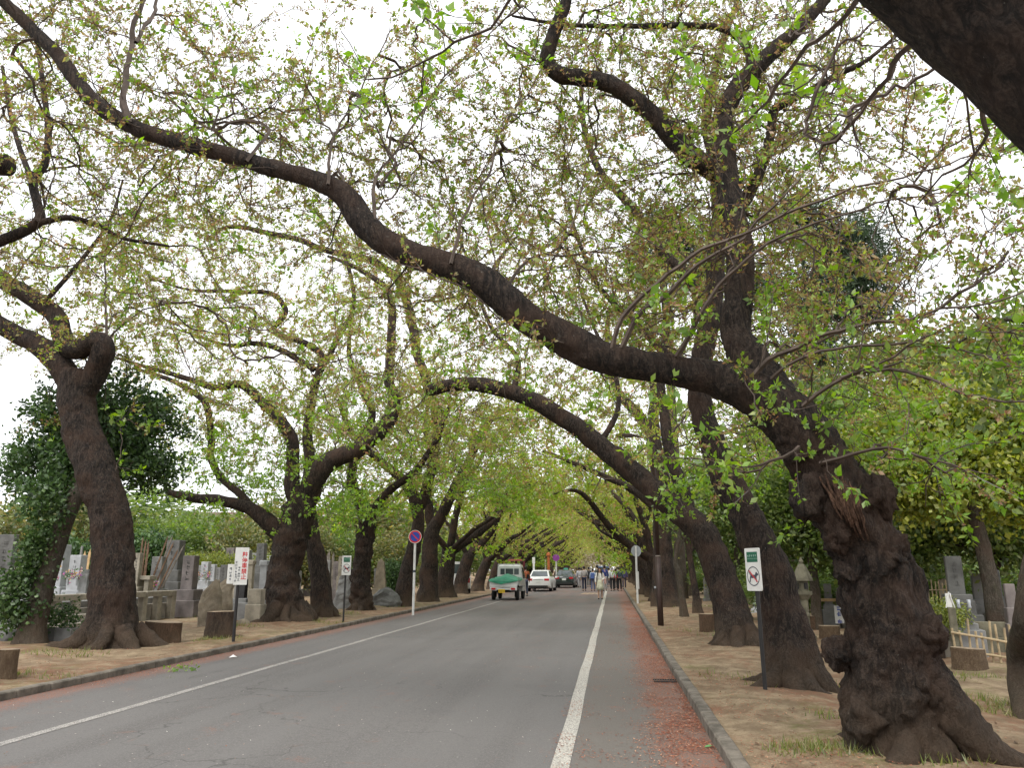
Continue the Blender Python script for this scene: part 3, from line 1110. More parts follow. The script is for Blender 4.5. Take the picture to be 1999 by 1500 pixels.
build_tree('cherry_tree', 'huge gnarled cherry tree by the right kerb, thick limb arching over the road', R0, R0s, n_targets=1700, rad=1.5, bias=(0, 0.9, 0.75), seed=11, roots=3, vol=(-7.5, 3.5, 7.2, 10, 4.4, 7.8, 520), segs=110, step=0.028, amp=0.10, gnarl=0.17, flare=0.34, fh=0.30,
           burls=[(b1, 0.10, 0.16), (b2, 0.13, 0.07), (b3, 0.12, 0.10), (b4, 0.13, 0.08), (b5, 0.16, 0.05)], group=CH, low_green=3.2, limb_amp=0.08, limb_gnarl=0.05, spacing=0.19,
           blobs=[(1580, 900, 6.4, 0.25, 4), (1400, 925, 6.4, 0.4, 6), (1740, 890, 6.9, 0.6, 14), (1870, 930, 6.5, 0.5, 12), (1045, 635, 6.15, 0.10, 4), (1500, 480, 7.5, 1.0, 60), (1650, 480, 6.5, 0.9, 45), (1250, 560, 7.6, 1.0, 55), (1320, 420, 8, 0.9, 50), (1850, 480, 6.5, 0.9, 30), (1900, 330, 6.4, 0.7, 20), (1750, 560, 7, 1.0, 30),
                  (600, 220, 8, 1.3, 50), (850, 320, 8, 1.4, 60), (400, 150, 7.5, 1.2, 45), (100, 200, 7, 1.0, 40), (1000, 350, 8.5, 1.3, 60), (1250, 80, 8.6, 1.1, 40), (1500, 250, 8.2, 1.2, 60), (1640, 230, 7.6, 0.8, 30), (1350, 180, 8.5, 1.0, 30)], lobes=4)

_r0 = COL.objects[[o.name for o in COL.objects if o.name.startswith('cherry_tree')][0]]
_rs = np.random.default_rng(8)
_tr = [o for o in _r0.children if o.name.startswith('trunk')][0]
_tv = np.empty(len(_tr.data.vertices) * 3, np.float32)
_tr.data.vertices.foreach_get('co', _tv)
_tv = _tv.reshape(-1, 3) + np.array(_r0.location)
_tx, _ty, _td = project(_tv)
for (bx, by, bw, bd) in ((1636, 1278, 27, .02), (1584, 975, 36, .0), (1704, 968, 36, .0), (1808, 1236, 34, .03), (1660, 1120, 30, .05), (1735, 1080, 42, .03), (1640, 1040, 34, .05), (1790, 1330, 40, .05), (1700, 1400, 44, .05)):
    c = np.where((np.abs(_tx - bx) < 26) & (np.abs(_ty - by) < 16))[0]
    dd = _td[c].min() + bw / FPX * 6.4 * (.55 if bx == 1636 else .84) if len(c) else 6.3
    q = _C + ray(bx, by) * dd
    rb = bw / FPX * dd
    a_, b_ = np.meshgrid(np.linspace(0, 2 * np.pi, 36, endpoint=False), np.linspace(.05, np.pi - .05, 22))
    S_ = np.stack([np.cos(a_) * np.sin(b_), np.sin(a_) * np.sin(b_), np.cos(b_)], -1).reshape(-1, 3)
    rr = rb * (1 + .38 * fbm(S_ * 1.6 + bx, 3) + .22 * (np.abs(fbm(S_ * 3.4 + by, 2)) - .3) + .10 * (np.abs(fbm(S_ * 8 + by, 2)) - .3))
    V = S_ * rr[:, None] * np.array([1, 1, 1.15]) + q
    i_ = np.arange(21)[:, None] * 36
    k_ = np.arange(36)[None]
    m_ = (k_ + 1) % 36
    mesh_np('burl', V - np.array(_r0.location), np.stack([i_ + k_, i_ + 36 + k_, i_ + 36 + m_, i_ + m_], -1).reshape(-1, 4), BARK, _r0, smooth=True)
_P, _R = traced((6.95, 6.75, [(1765, 1230, 60), (1815, 1330, 92), (1862, 1400, 92), (1925, 1462, 74), (2000, 1500, 50), (2080, 1525, 24)]))
_C2, _R2 = catmull(_P, _R, .035)
V, F, T = bark_tube(_C2, _R2, 44, .10, 0, .3, .14, 4, 77)
mesh_np('root', V - np.array(_r0.location), [F, T], BARK, _r0, smooth=True)
DEADWOOD = bark_mat('torn_heartwood', (0.05, 0.026, 0.017), (0.22, 0.125, 0.08), 2.0)
for k in range(26):        # torn, splintered heartwood below the fork
    u0 = _rs.uniform(-1, 1)
    P_, rr = [], []
    n_ = 7
    y0, y1 = _rs.uniform(925, 955), _rs.uniform(985, 1060)
    for t in np.linspace(0, 1, n_):
        py = y0 + (y1 - y0) * t
        px = 1632 + (py - 930) * .40 + u0 * (34 - 12 * t) + _rs.normal(0, 1.2)
        c = np.where((np.abs(_tx - px) < 9) & (np.abs(_ty - py) < 9))[0]
        if not len(c):
            continue
        d_ = _td[c].min() - .012 - .01 * _rs.uniform()
        q = _C + ray(px, py) * d_
        P_.append(q)
        rr.append(.013 * (1 - abs(t - .45) * 1.5) * _rs.uniform(.7, 1.3) + .002)
    if len(P_) > 3:
        C_, R_ = catmull(P_, rr, .03)
        V, F, T = bark_tube(C_, np.maximum(R_, .002), 7, .2, 0, .3, 0, 4, k)
        mesh_np('splinter', V - np.array(_r0.location), [F, T], DEADWOOD, _r0, smooth=True)

R1 = [
    (10.9, 11.6, [(1556, 1362, 150), (1548, 1310, 118), (1540, 1260, 104), (1525, 1200, 92), (1507, 1120, 82), (1477, 1050, 76), (1444, 985, 66), (1414, 925, 60), (1390, 860, 55), (1368, 795, 50), (1366, 720, 46), (1384, 640, 43), (1397, 560, 40)]),
    (11.6, 12.2, [(1397, 570, 40), (1396, 490, 36), (1404, 410, 32), (1396, 320, 28), (1380, 230, 22), (1400, 120, 16), (1440, 0, 10)]),
    (11.6, 12.8, [(1390, 610, 26), (1340, 540, 22), (1290, 490, 20), (1230, 400, 18), (1170, 330, 15), (1140, 240, 12), (1135, 160, 9)]),
    (11.8, 12.4, [(1398, 480, 22), (1440, 400, 18), (1480, 340, 14), (1540, 240, 9)]),
    (11.7, 12.5, [(1368, 740, 24), (1300, 690, 18), (1250, 640, 14), (1170, 560, 10), (1130, 470, 8), (1110, 400, 5)]),
]
build_tree('cherry_tree', 'cherry tree with leaning trunk behind the dog sign on the right verge', R1, n_targets=430, rad=1.9, bias=(0, 0.6, 0.4), seed=12, roots=6, vol=(-5.0, 4.5, 11.5, 15.5, 3.8, 8.5, 560), segs=48, step=0.05, group=CH, amp=0.09, gnarl=0.06, flare=0.42, fh=0.35, spacing=0.19,
           blobs=[(1300, 560, 13, 1.5, 50), (1500, 560, 13, 1.5, 50), (1200, 420, 13, 1.6, 50), (1080, 330, 13, 1.5, 40), (1600, 620, 13, 1.2, 30), (1300, 650, 12.5, 1.2, 30), (1750, 850, 12.5, 1.4, 45), (1650, 760, 12.5, 1.2, 30)], low_green=4.6)

R2 = [
    (16.2, 17.6, [(1446, 1282, 108), (1440, 1250, 88), (1428, 1200, 72), (1408, 1130, 64), (1388, 1075, 62), (1362, 1030, 60), (1325, 998, 54), (1282, 962, 50), (1238, 922, 46), (1195, 886, 43)]),
    (17.6, 18.6, [(1240, 925, 46), (1195, 886, 43), (1150, 850, 41), (1080, 806, 39), (1030, 780, 35), (960, 754, 33), (900, 748, 28), (858, 756, 27), (832, 762, 22)]),
    (17.2, 18.2, [(1345, 1012, 34), (1330, 960, 30), (1310, 900, 26), (1300, 820, 22), (1290, 740, 18), (1300, 640, 14), (1290, 540, 9)]),
    (17.9, 19.6, [(1170, 868, 14), (1205, 800, 11), (1200, 720, 9), (1160, 640, 7), (1130, 560, 5)]),
    (18.2, 20, [(1000, 768, 14), (1010, 700, 11), (960, 640, 9), (930, 560, 7), (900, 470, 5)]),
]
build_tree('cherry_tree', 'cherry tree on the right verge whose bare limb ends in a cut stub', R2, n_targets=420, rad=2.2, bias=(0, 0.5, 1.0), seed=13, roots=6, lod=1, vol=(-5, 5, 17.5, 23, 3.6, 8.5, 600), segs=40, step=0.06, group=CH, gnarl=0.06, flare=0.42, fh=0.45, spacing=0.2,
           blobs=[(1345, 955, 15.8, 0.5, 18), (1325, 1000, 15.8, 0.35, 8), (1180, 700, 20, 2, 45), (1050, 640, 20, 2, 50), (900, 640, 20, 1.8, 40), (1300, 860, 18.5, 1.4, 30), (1450, 900, 18, 1.2, 24)], low_green=4.4)

R3 = [
    (32.5, 33.2, [(1300, 1196, 68), (1298, 1170, 54), (1296, 1120, 46), (1294, 1060, 40), (1293, 1000, 38), (1290, 940, 36), (1283, 900, 34), (1276, 862, 32)]),
    (33.2, 34, [(1276, 870, 30), (1277, 815, 24), (1278, 760, 20), (1272, 690, 15), (1280, 600, 9)]),
    (33.2, 34.5, [(1276, 865, 26), (1258, 826, 24), (1228, 792, 21), (1203, 758, 17), (1185, 690, 13), (1190, 600, 8)]),
    (33, 34, [(1292, 1000, 20), (1240, 960, 16), (1180, 930, 12), (1110, 900, 9), (1060, 880, 6)]),
]
build_tree('cherry_tree', 'straight thick cherry trunk behind the brown lamp post, forking high up', R3, n_targets=330, rad=3.0, bias=(0, 0.5, 1.0), seed=14, vol=(-5, 4.5, 27, 36, 3.4, 8.5, 480), segs=26, step=0.12, group=CH, gnarl=0.05, flare=0.3, fh=0.5, spacing=0.24, far=True, low_green=4.6, ssize=1.15)

# ---- left row
L1 = [
    (14.6, 14.8, [(218, 1292, 150), (216, 1255, 108), (219, 1200, 92), (220, 1130, 86), (220, 1060, 80), (213, 1000, 80), (196, 945, 82), (179, 895, 79), (160, 845, 75), (150, 795, 70), (147, 750, 70), (150, 725, 62)]),
    (14.8, 14.2, [(152, 770, 50), (128, 722, 52), (95, 685, 46), (55, 660, 40), (15, 640, 37), (-50, 612, 34), (-160, 560, 26), (-260, 480, 16)]),
    (14.8, 14.0, [(158, 770, 46), (186, 722, 48), (206, 684, 46), (203, 664, 44), (178, 672, 42), (148, 680, 42), (126, 660, 40), (114, 625, 38), (92, 600, 36), (50, 574, 36), (8, 548, 34), (-45, 490, 31), (-120, 380, 24), (-140, 250, 14)]),
    (14.3, 15.0, [(85, 590, 11), (140, 530, 9), (180, 480, 8), (215, 430, 6), (240, 350, 4)]),
]
L1s = [(14.8, 15.2, [(208, 662, 7), (207, 600, 6), (206, 540, 5), (212, 450, 3)]), (14.8, 15.0, [(212, 662, 6), (240, 630, 5), (280, 605, 4), (330, 590, 3)])]
build_tree('cherry_tree', 'cherry tree on the left verge with a hooked limb curling back leftwards', L1, L1s, n_targets=330, rad=2.0, bias=(0.6, 0.6, 0.5), seed=21, roots=7, lod=1, vol=(-13, -4.5, 15.2, 20, 3.6, 8.5, 420), segs=52, step=0.05, group=CH, amp=0.08, gnarl=0.07, flare=0.5, fh=0.3, spacing=0.2,
           blobs=[(150, 520, 15, 1.6, 60), (300, 480, 16, 1.6, 45), (60, 480, 15, 1.5, 40), (300, 620, 16, 1.3, 40), (250, 700, 15.5, 0.8, 20), (80, 350, 15, 1.5, 40), (270, 820, 15, 0.6, 12), (240, 900, 14.6, 0.4, 8)], low_green=4.8)

L2 = [
    (22.3, 22.8, [(560, 1226, 112), (557, 1195, 82), (552, 1150, 66), (556, 1100, 64), (566, 1060, 68), (580, 1015, 68), (592, 985, 58), (596, 960, 46)]),
    (22.6, 21.8, [(566, 1060, 46), (538, 1030, 40), (508, 1008, 32), (478, 990, 26), (430, 978, 22), (385, 974, 20), (345, 966, 16), (320, 955, 8)]),
    (22.7, 22.2, [(590, 985, 48), (572, 955, 34), (571, 905, 28), (570, 860, 27), (548, 822, 24), (512, 785, 21), (482, 756, 19), (462, 748, 17), (420, 756, 15), (380, 744, 13), (330, 728, 10), (270, 712, 7), (200, 690, 4)]),
    (22.7, 22.9, [(596, 980, 48), (640, 908, 42), (690, 880, 37), (738, 848, 33), (764, 812, 31), (770, 775, 26), (757, 745, 22), (763, 700, 20), (766, 645, 18), (764, 598, 16), (752, 560, 13), (700, 524, 10), (640, 500, 6)]),
    (22.4, 23.6, [(500, 1004, 17), (468, 965, 16), (430, 930, 15), (412, 890, 15), (412, 845, 15), (405, 795, 14), (384, 770, 13), (336, 744, 10), (260, 718, 6)]),
]
build_tree('cherry_tree', 'twisted cherry tree on the left verge with a long low limb reaching leftwards', L2, n_targets=430, rad=2.2, bias=(0.2, 0.5, 0.7), seed=22, roots=7, lod=1, vol=(-13.5, -3, 23, 27, 3.3, 8.5, 500), segs=44, step=0.06, group=CH, gnarl=0.16, flare=0.3, fh=0.4, spacing=0.2,
           blobs=[(470, 900, 22, 1.5, 50), (560, 820, 23, 1.6, 40), (330, 850, 22, 1.4, 40), (680, 980, 23, 1.3, 40), (640, 760, 23.5, 1.6, 40), (430, 830, 23, 1.3, 30), (700, 600, 24, 2.0, 50), (860, 560, 23, 1.8, 40), (400, 620, 23, 2.2, 50), (420, 890, 21.6, 1.3, 40), (660, 1000, 21.8, 1.1, 34), (300, 900, 21.6, 1.0, 24), (560, 900, 21.6, 0.9, 20)], low_green=5.2)

L3 = [
    (24.6, 25, [(632, 1216, 62), (628, 1180, 46), (624, 1130, 40), (616, 1080, 38), (607, 1040, 34), (601, 965, 30), (605, 898, 25), (600, 845, 21), (611, 770, 18), (620, 732, 17)]),
    (25, 24.6, [(619, 740, 16), (627, 697, 15), (598, 672, 14), (545, 655, 13), (533, 641, 13), (552, 620, 13), (556, 598, 12), (527, 572, 11), (455, 569, 9), (367, 565, 6), (290, 540, 4)]),
    (25, 24.8, [(614, 722, 14), (562, 690, 13), (526, 675, 12), (490, 670, 11), (462, 674, 9), (420, 667, 7), (340, 640, 4)]),
    (24.8, 24.8, [(488, 672, 8), (486, 646, 7), (499, 614, 6), (480, 600, 5), (385, 604, 3)]),
    (25, 26, [(620, 735, 14), (660, 660, 12), (690, 600, 10), (680, 520, 8), (640, 440, 6), (600, 400, 4)]),
]
build_tree('cherry_tree', 'slim cherry tree with snaking upper branches, just behind the twisted one', L3, n_targets=380, rad=2.3, bias=(0, 0.5, 0.6), seed=23, roots=4, lod=1, vol=(-13.5, -3, 25.5, 30, 3.3, 8.8, 480), segs=28, step=0.08, group=CH, gnarl=0.05, flare=0.3, fh=0.4, spacing=0.22,
           blobs=[(500, 500, 26, 2.4, 60), (350, 450, 26, 2.4, 60), (650, 420, 26, 2.4, 60), (200, 580, 26, 2.2, 40)], low_green=5.0)

L4 = [
    (27.8, 28, [(704, 1204, 54), (706, 1175, 42), (703, 1135, 42), (708, 1100, 36), (711, 1060, 40), (717, 1015, 36), (706, 985, 28), (690, 950, 22), (688, 915, 20), (704, 860, 18)]),
    (28, 28.6, [(704, 865, 18), (726, 810, 16), (705, 755, 13), (682, 690, 10), (690, 600, 6)]),
    (28, 27.5, [(716, 1010, 22), (760, 960, 18), (810, 920, 14), (850, 860, 11), (880, 790, 8)]),
]
build_tree('cherry_tree', 'lumpy burr-covered cherry trunk beside the small dog sign on the left', L4, n_targets=260, rad=2.6, bias=(0, 0.5, 0.6), seed=24, roots=4, lod=1, vol=(-13, -3, 28.3, 33, 3.1, 8.8, 420), segs=32, step=0.06, group=CH, amp=0.12, gnarl=0.24, flare=0.2, fh=0.3, spacing=0.24, ssize=1.1,
           blobs=[(740, 1000, 27.5, 1.6, 40), (650, 960, 28, 1.4, 20)], low_green=4.6)

L5 = [
    (32, 32.6, [(783, 1194, 50), (788, 1165, 38), (797, 1110, 33), (810, 1060, 29), (817, 1010, 26), (800, 955, 24), (768, 920, 20)]),
    (32.6, 31.8, [(770, 922, 19), (735, 895, 17), (690, 850, 13), (660, 780, 9)]),
    (32.6, 30.5, [(815, 1005, 24), (840, 930, 22), (852, 860, 20), (848, 800, 19), (834, 745, 20), (819, 703, 20), (805, 640, 20), (794, 588, 19), (778, 550, 18), (742, 517, 17), (700, 501, 15), (630, 486, 13), (580, 466, 12), (510, 452, 11), (473, 443, 10), (432, 446, 8), (405, 468, 5)]),
]
build_tree('cherry_tree', 'leaning cherry trunk directly behind the round blue and red sign', L5, n_targets=300, rad=2.8, bias=(0, 0.5, 0.8), seed=25, vol=(-13, -2.5, 30, 35, 3.1, 8.8, 460), segs=24, step=0.1, group=CH, gnarl=0.06, flare=0.25, fh=0.4, spacing=0.24, far=True, low_green=4.6, ssize=1.1)

L6 = [
    (35.5, 36, [(836, 1186, 52), (836, 1150, 42), (838, 1100, 36), (842, 1045, 30), (862, 1005, 24), (888, 952, 21), (909, 913, 19), (930, 868, 17)]),
    (36, 37, [(929, 870, 17), (954, 822, 15), (988, 801, 12), (1032, 798, 9), (1090, 790, 5)]),
    (36, 36, [(845, 1040, 22), (835, 980, 18), (842, 900, 14), (830, 820, 10), (850, 740, 6)]),
]
build_tree('cherry_tree', 'cherry tree on the left, between the round sign and the pickup truck', L6, n_targets=300, rad=3.0, bias=(0, 0.5, 0.6), seed=26, vol=(-13, -2.5, 34, 39.5, 3.1, 8.8, 460), segs=24, step=0.1, group=CH, gnarl=0.06, flare=0.25, fh=0.4, spacing=0.24, far=True, low_green=4.6, ssize=1.15)

# ---- trees whose trunks stand just outside the view
RN = [
    ([np.array([3.45, 2.2, 0.0]), np.array([3.3, 2.25, .8]), np.array([3.0, 2.35, 1.7]), at(2400, 345, 2.5)[0], at(2250, 222, 2.5)[0], at(2101, 105, 2.5)[0], at(1950, -14, 2.5)[0], at(1790, -130, 2.5)[0]], [0.5, 0.42, 0.36, 0.32, 0.31, 0.30, 0.29, 0.28]),
    ([at(2050, 65, 2.5)[0], at(1790, -130, 2.5)[0], at(1620, -270, 2.5)[0], at(1430, -450, 2.5)[0], at(1200, -700, 2.6)[0]], [0.26, 0.275, 0.24, 0.2, 0.1]),
]
RNs = [(2.75, 4.2, [(1860, 10, 22), (1760, 90, 16), (1700, 190, 11), (1650, 250, 7), (1600, 300, 4)]), (2.9, 4.8, [(1700, -40, 16), (1600, 60, 12), (1510, 170, 8), (1440, 260, 5)]),
       (2.75, 4.0, [(1950, 130, 14), (1905, 250, 9), (1860, 330, 6), (1800, 400, 4)]), (3.4, 4.5, [(1150, -200, 12), (1000, 20, 8), (880, 90, 6), (730, 150, 4)])]
build_tree('cherry_tree', 'dark cherry limb filling the top right corner close to the camera', RN, RNs, n_targets=0, seed=31, segs=60, step=0.05, group=CH, gnarl=0.05, flare=0.3, amp=0.06, low_green=9, ssize=1.0, spacing=0.22,
           blobs=[(1640, 240, 3.9, 0.40, 30), (1520, 160, 4.6, 0.45, 24), (1820, 150, 4.0, 0.3, 9), (1880, 320, 4.4, 0.35, 8), (1720, 120, 4.0, 0.4, 22), (1600, 90, 4.2, 0.4, 18), (740, 140, 4.6, 0.45, 10), (930, 60, 4.4, 0.5, 14)], thin=0.1)
LN = [
    ([np.array([-9.4, 8.6, 0.05]), np.array([-9.2, 8.6, 1.2]), np.array([-8.9, 8.6, 2.6]), np.array([-8.7, 8.7, 4.0])], [0.5, 0.4, 0.36, 0.3]),
    (8.7, 10.0, [(-240, 560, 40), (-100, 505, 28), (-20, 478, 24), (70, 432, 22), (74, 400, 19), (66, 355, 18), (88, 320, 16), (94, 260, 14), (85, 170, 11), (70, 60, 8)]),
    (9.2, 10.4, [(70, 434, 15), (130, 424, 13), (190, 440, 11), (240, 465, 8), (330, 480, 5)]),
    (9.3, 10.2, [(64, 352, 12), (40, 290, 11), (20, 220, 9), (5, 130, 7)]),
    (8.7, 8.6, [(-260, 470, 60), (-120, 350, 54), (-40, 320, 48), (14, 320, 44)]),
]
build_tree('cherry_tree', 'cherry tree at the left edge showing a stub and thin forked bluish branches', LN, n_targets=300, rad=1.5, bias=(0.3, 0.7, 0.5), seed=32, vol=(-12, -5, 10.3, 13, 4.4, 7.8, 130), segs=30, step=0.08, group=CH, low_green=2.5, spacing=0.2,
           blobs=[(60, 250, 10.5, 1.2, 40), (200, 380, 11, 1.4, 50), (60, 420, 10, 1.0, 30), (330, 350, 11.5, 1.3, 45), (150, 60, 10, 1.3, 40)])

# ---- far trees of both rows: three models, copied down the road
def far_model(seed):
    r = np.random.default_rng(seed)
    lean = r.uniform(0.2, 0.7)
    f = np.array([-lean, r.uniform(-.3, .3), r.uniform(1.9, 2.6)])
    limbs = [([np.zeros(3) + [0, 0, -.1], f * [0.1, .3, .25], f * [0.45, .6, .6], f], [0.5, 0.40, 0.36, 0.32])]
    ends = [(-r.uniform(4, 5.2), r.uniform(-1.5, 1.5), r.uniform(4.4, 5.6)), (-r.uniform(1.5, 2.6), r.uniform(-2, 2), r.uniform(6.4, 7.6)), (r.uniform(1.2, 2.6), r.uniform(-1, 1), r.uniform(5.0, 6.6)), (-r.uniform(2, 3.5), r.uniform(1.5, 3), r.uniform(4, 5.5))]
    for e, w in zip(ends, (0.24, 0.2, 0.16, 0.13)):
        e = np.array(e)
        m1 = f + (e - f) * 0.35 + r.normal(0, .3, 3) + np.array([0, 0, .35])
        m2 = f + (e - f) * 0.7 + r.normal(0, .35, 3) + np.array([0, 0, .35])
        limbs.append(([f * 0.93, m1, m2, e], [w, w * 0.75, w * 0.5, 0.03]))
    return limbs


fars = []
for k in range(4):
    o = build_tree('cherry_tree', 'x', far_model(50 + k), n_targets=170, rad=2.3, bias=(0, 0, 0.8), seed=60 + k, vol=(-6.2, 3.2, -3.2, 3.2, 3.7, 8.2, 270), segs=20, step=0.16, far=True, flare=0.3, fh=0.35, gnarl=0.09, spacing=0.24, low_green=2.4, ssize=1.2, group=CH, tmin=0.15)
    fars.append(o)
ORD = 'first second third fourth fifth sixth seventh eighth ninth tenth eleventh twelfth thirteenth fourteenth fifteenth sixteenth seventeenth eighteenth nineteenth twentieth'.split()
used = [False] * 4


def copy_tree(src):
    c = src.copy()
    COL.objects.link(c)
    for ch in src.children:
        d = ch.copy()
        COL.objects.link(d)
        d.parent = c
        for g_ in ch.children:
            e = g_.copy()
            COL.objects.link(e)
            e.parent = d
    return c


_fr = np.random.default_rng(99)
for side in (0, 1):
    y = 41.5 if side == 0 else 37.5
    for k in range(18):
        v = int(_fr.integers(4))
        if not used[v]:
            o = fars[v]
            used[v] = True
        else:
            o = copy_tree(fars[v])
        x = -8.9 + _fr.uniform(-.4, .4) if side == 0 else 2.25 + _fr.uniform(-.3, .3)
        o.location = (x, y, 0.08)
        o.rotation_euler = (0, 0, (math.pi if side == 0 else 0) + _fr.uniform(-.45, .45))
        s = _fr.uniform(0.9, 1.12)
        o.scale = (s, s, s * _fr.uniform(.95, 1.05))
        row = 'left' if side == 0 else 'right'
        o['label'] = f'distant cherry tree in the {row} row, {ORD[k]} beyond the ' + ('round sign pole' if side == 0 else 'brown lamp post')
        y += _fr.uniform(4.6, 6.2) * (1 if k < 10 else 1.5)
# ------------------------------------------------------------------ other vegetation
def leaf_cluster(rng, n, leaf, cols, spread=0.16, flat=0.55, drop=0.0, width=0.27):
    """a loose pad of leaves used to build shrubs and broadleaved crowns"""
    V, F, K = [], [], []
    for j in range(n):
        c = rng.normal(0, 1, 3) * np.array([spread, spread, spread * flat])
        d = unit(rng.normal(0, 1, 3) + np.array([0, 0, -drop]) + unit(c) * 0.8)
        nr = unit(np.cross(d, rng.normal(0, 1, 3)) + np.array([0, 0, 0.9]))
        nr = unit(nr - d * (nr @ d))
        ln = leaf * rng.uniform(0.7, 1.3)
        b = len(V)
        V += list(leaf_tris(c, d, nr, ln, ln * width))
        F += [(b, b + 1, b + 2), (b, b + 2, b + 3)]
        col = np.array(cols[rng.integers(len(cols))]) * rng.uniform(0.75, 1.25)
        K += [col] * 4
    return np.array(V, np.float32), np.array(F, np.int32), np.array(K, np.float32)


_cr = np.random.default_rng(17)
C_DARK = [leaf_cluster(_cr, 20, 0.12, [(0.042, 0.085, 0.026), (0.055, 0.11, 0.03), (0.03, 0.064, 0.022), (0.075, 0.135, 0.038)]) for _ in range(4)]
C_MAPLE = [leaf_cluster(_cr, 22, 0.10, [(0.23, 0.285, 0.035), (0.27, 0.30, 0.042), (0.17, 0.235, 0.033), (0.31, 0.32, 0.05)], spread=0.24, flat=0.28, width=0.36) for _ in range(4)]
C_GREEN = [leaf_cluster(_cr, 20, 0.10, [(0.11, 0.175, 0.036), (0.145, 0.205, 0.042), (0.085, 0.14, 0.033), (0.18, 0.225, 0.05)], spread=0.2) for _ in range(4)]
C_OLIVE = [leaf_cluster(_cr, 16, 0.17, [(0.14, 0.165, 0.045), (0.18, 0.175, 0.05), (0.10, 0.13, 0.04), (0.22, 0.185, 0.06)], spread=0.3) for _ in range(4)]
C_PALE = [leaf_cluster(_cr, 14, 0.17, [(0.34, 0.29, 0.15), (0.38, 0.33, 0.22), (0.27, 0.26, 0.11), (0.42, 0.35, 0.27)], spread=0.34) for _ in range(4)]
C_HEDGE = [leaf_cluster(_cr, 16, 0.06, [(0.20, 0.24, 0.04), (0.24, 0.26, 0.05), (0.15, 0.20, 0.035)], spread=0.10) for _ in range(3)]
C_PINE = [leaf_cluster(_cr, 26, 0.16, [(0.045, 0.075, 0.035), (0.06, 0.09, 0.04), (0.035, 0.06, 0.03)], spread=0.18, flat=0.4, width=0.07) for _ in range(3)]
C_IVY = [leaf_cluster(_cr, 14, 0.09, [(0.045, 0.088, 0.025), (0.065, 0.12, 0.032), (0.032, 0.064, 0.02), (0.10, 0.16, 0.05)], spread=0.12, flat=1.0, width=0.40) for _ in range(4)]


def crown_pts(rng, c, r, n, shell=0.5, lump=0.35):
    o = rng.normal(0, 1, (n, 3))
    o /= np.linalg.norm(o, axis=1)[:, None]
    k = 1 + lump * fbm(o * 2.2 + c[0], 2)
    rr = (shell + (1 - shell) * rng.uniform(0, 1, n) ** 0.6) * k
    return np.array(c) + o * rr[:, None] * np.array(r), o


def leafy(name, parent, balls, templates, mat, rng, size=1.0, shell=0.5, lump=0.35):
    Ps, Ds = [], []
    for c, r, n in balls:
        p, o = crown_pts(rng, c, r, n, shell, lump)
        Ps.append(p)
        Ds.append(o + rng.normal(0, .4, o.shape))
    P = np.concatenate(Ps)
    D = np.concatenate(Ds)
    k = P[:, 2] > 0.02
    P, D = P[k], D[k]
    V, F, K = place(templates, P, D, rng.uniform(0.8, 1.3, len(P)) * size, rng)
    STATS.append((name, len(P), len(F), 0))
    return mesh_np(name, V, F, mat, parent, colors=K)


def simple_tree(name, label, loc, trunk, balls, templates, mat, seed, bark=None, size=1.0, group=None, lump=0.35, shell=0.5, branches=6, cat='tree'):
    """trunk: list of ((x,y,z), r) in local coordinates; limbs run from the trunk into the crown balls"""
    rng = np.random.default_rng(seed)
    root = thing(name, label, cat, loc, 0, group)
    P = np.array([t[0] for t in trunk], float)
    R = np.array([t[1] for t in trunk], float)
    C, Rr = catmull(P, R, 0.12)
    V, F, T = bark_tube(C, Rr, 16, 0.07, 0.35, 0.25, 0.04, 4, seed)
    mesh_np('trunk', V, [F, T], bark or BARK_GREY, root, smooth=True)
    paths = []
    for b_ in range(branches):
        c, r, n = balls[b_ % len(balls)]
        j = int(len(C) * rng.uniform(0.5, 0.95))
        e = np.array(c) + rng.normal(0, 0.45, 3) * np.array(r)
        m = (C[j] + e) / 2 + rng.normal(0, 0.15, 3)
        Cb, Rb = catmull([C[j], m, e], [Rr[j] * 0.5, Rr[j] * 0.3, 0.012], 0.25)
        paths.append((Cb, Rb))
    if paths:
        V, F = thin_tubes(paths, 6)
        mesh_np('branch', V, F, bark or BARK_GREY, root, smooth=True)
    leafy('crown', root, balls, templates, mat, rng, size, shell, lump)
    return root


# left: dark evergreen with an ivy-clad trunk
p, s = gnd(62, 1258)
simple_tree('evergreen_tree', 'dense dark evergreen tree behind the hooked cherry, ivy round its trunk', tuple(p),
            [((0, 0, -.1), .30), ((0, 0, .5), .22), ((.10, .1, 1.6), .19), ((.16, .4, 2.8), .17), ((.1, 1.2, 4.2), .12), ((.0, 1.7, 5.2), .06)],
            [((-.9, 1.9, 4.7), (1.25, 1.2, 1.0), 460), ((.15, 2.1, 5.0), (1.1, 1.1, .75), 360), ((-1.6, 1.6, 3.7), (1.0, 1.0, .7), 220), ((-.3, 1.6, 3.75), (1.2, 1.0, .6), 250), ((.65, 2.1, 3.9), (.7, .8, .55), 140), ((-.4, .3, 3.0), (.6, .5, .4), 60)], C_DARK, LEAF_DARK, 71, size=0.85, lump=0.7)
ev = [o for o in COL.objects if o.name.startswith('evergreen_tree')][0]
rng = np.random.default_rng(72)
leafy('ivy', ev, [((-.30, -.1, .95), (.42, .36, .6), 180), ((-.16, -.05, 1.7), (.28, .28, .5), 80), ((.0, 0, 2.4), (.30, .3, .6), 70)], C_IVY, LEAF_DARK, rng, 0.85, 0.45)

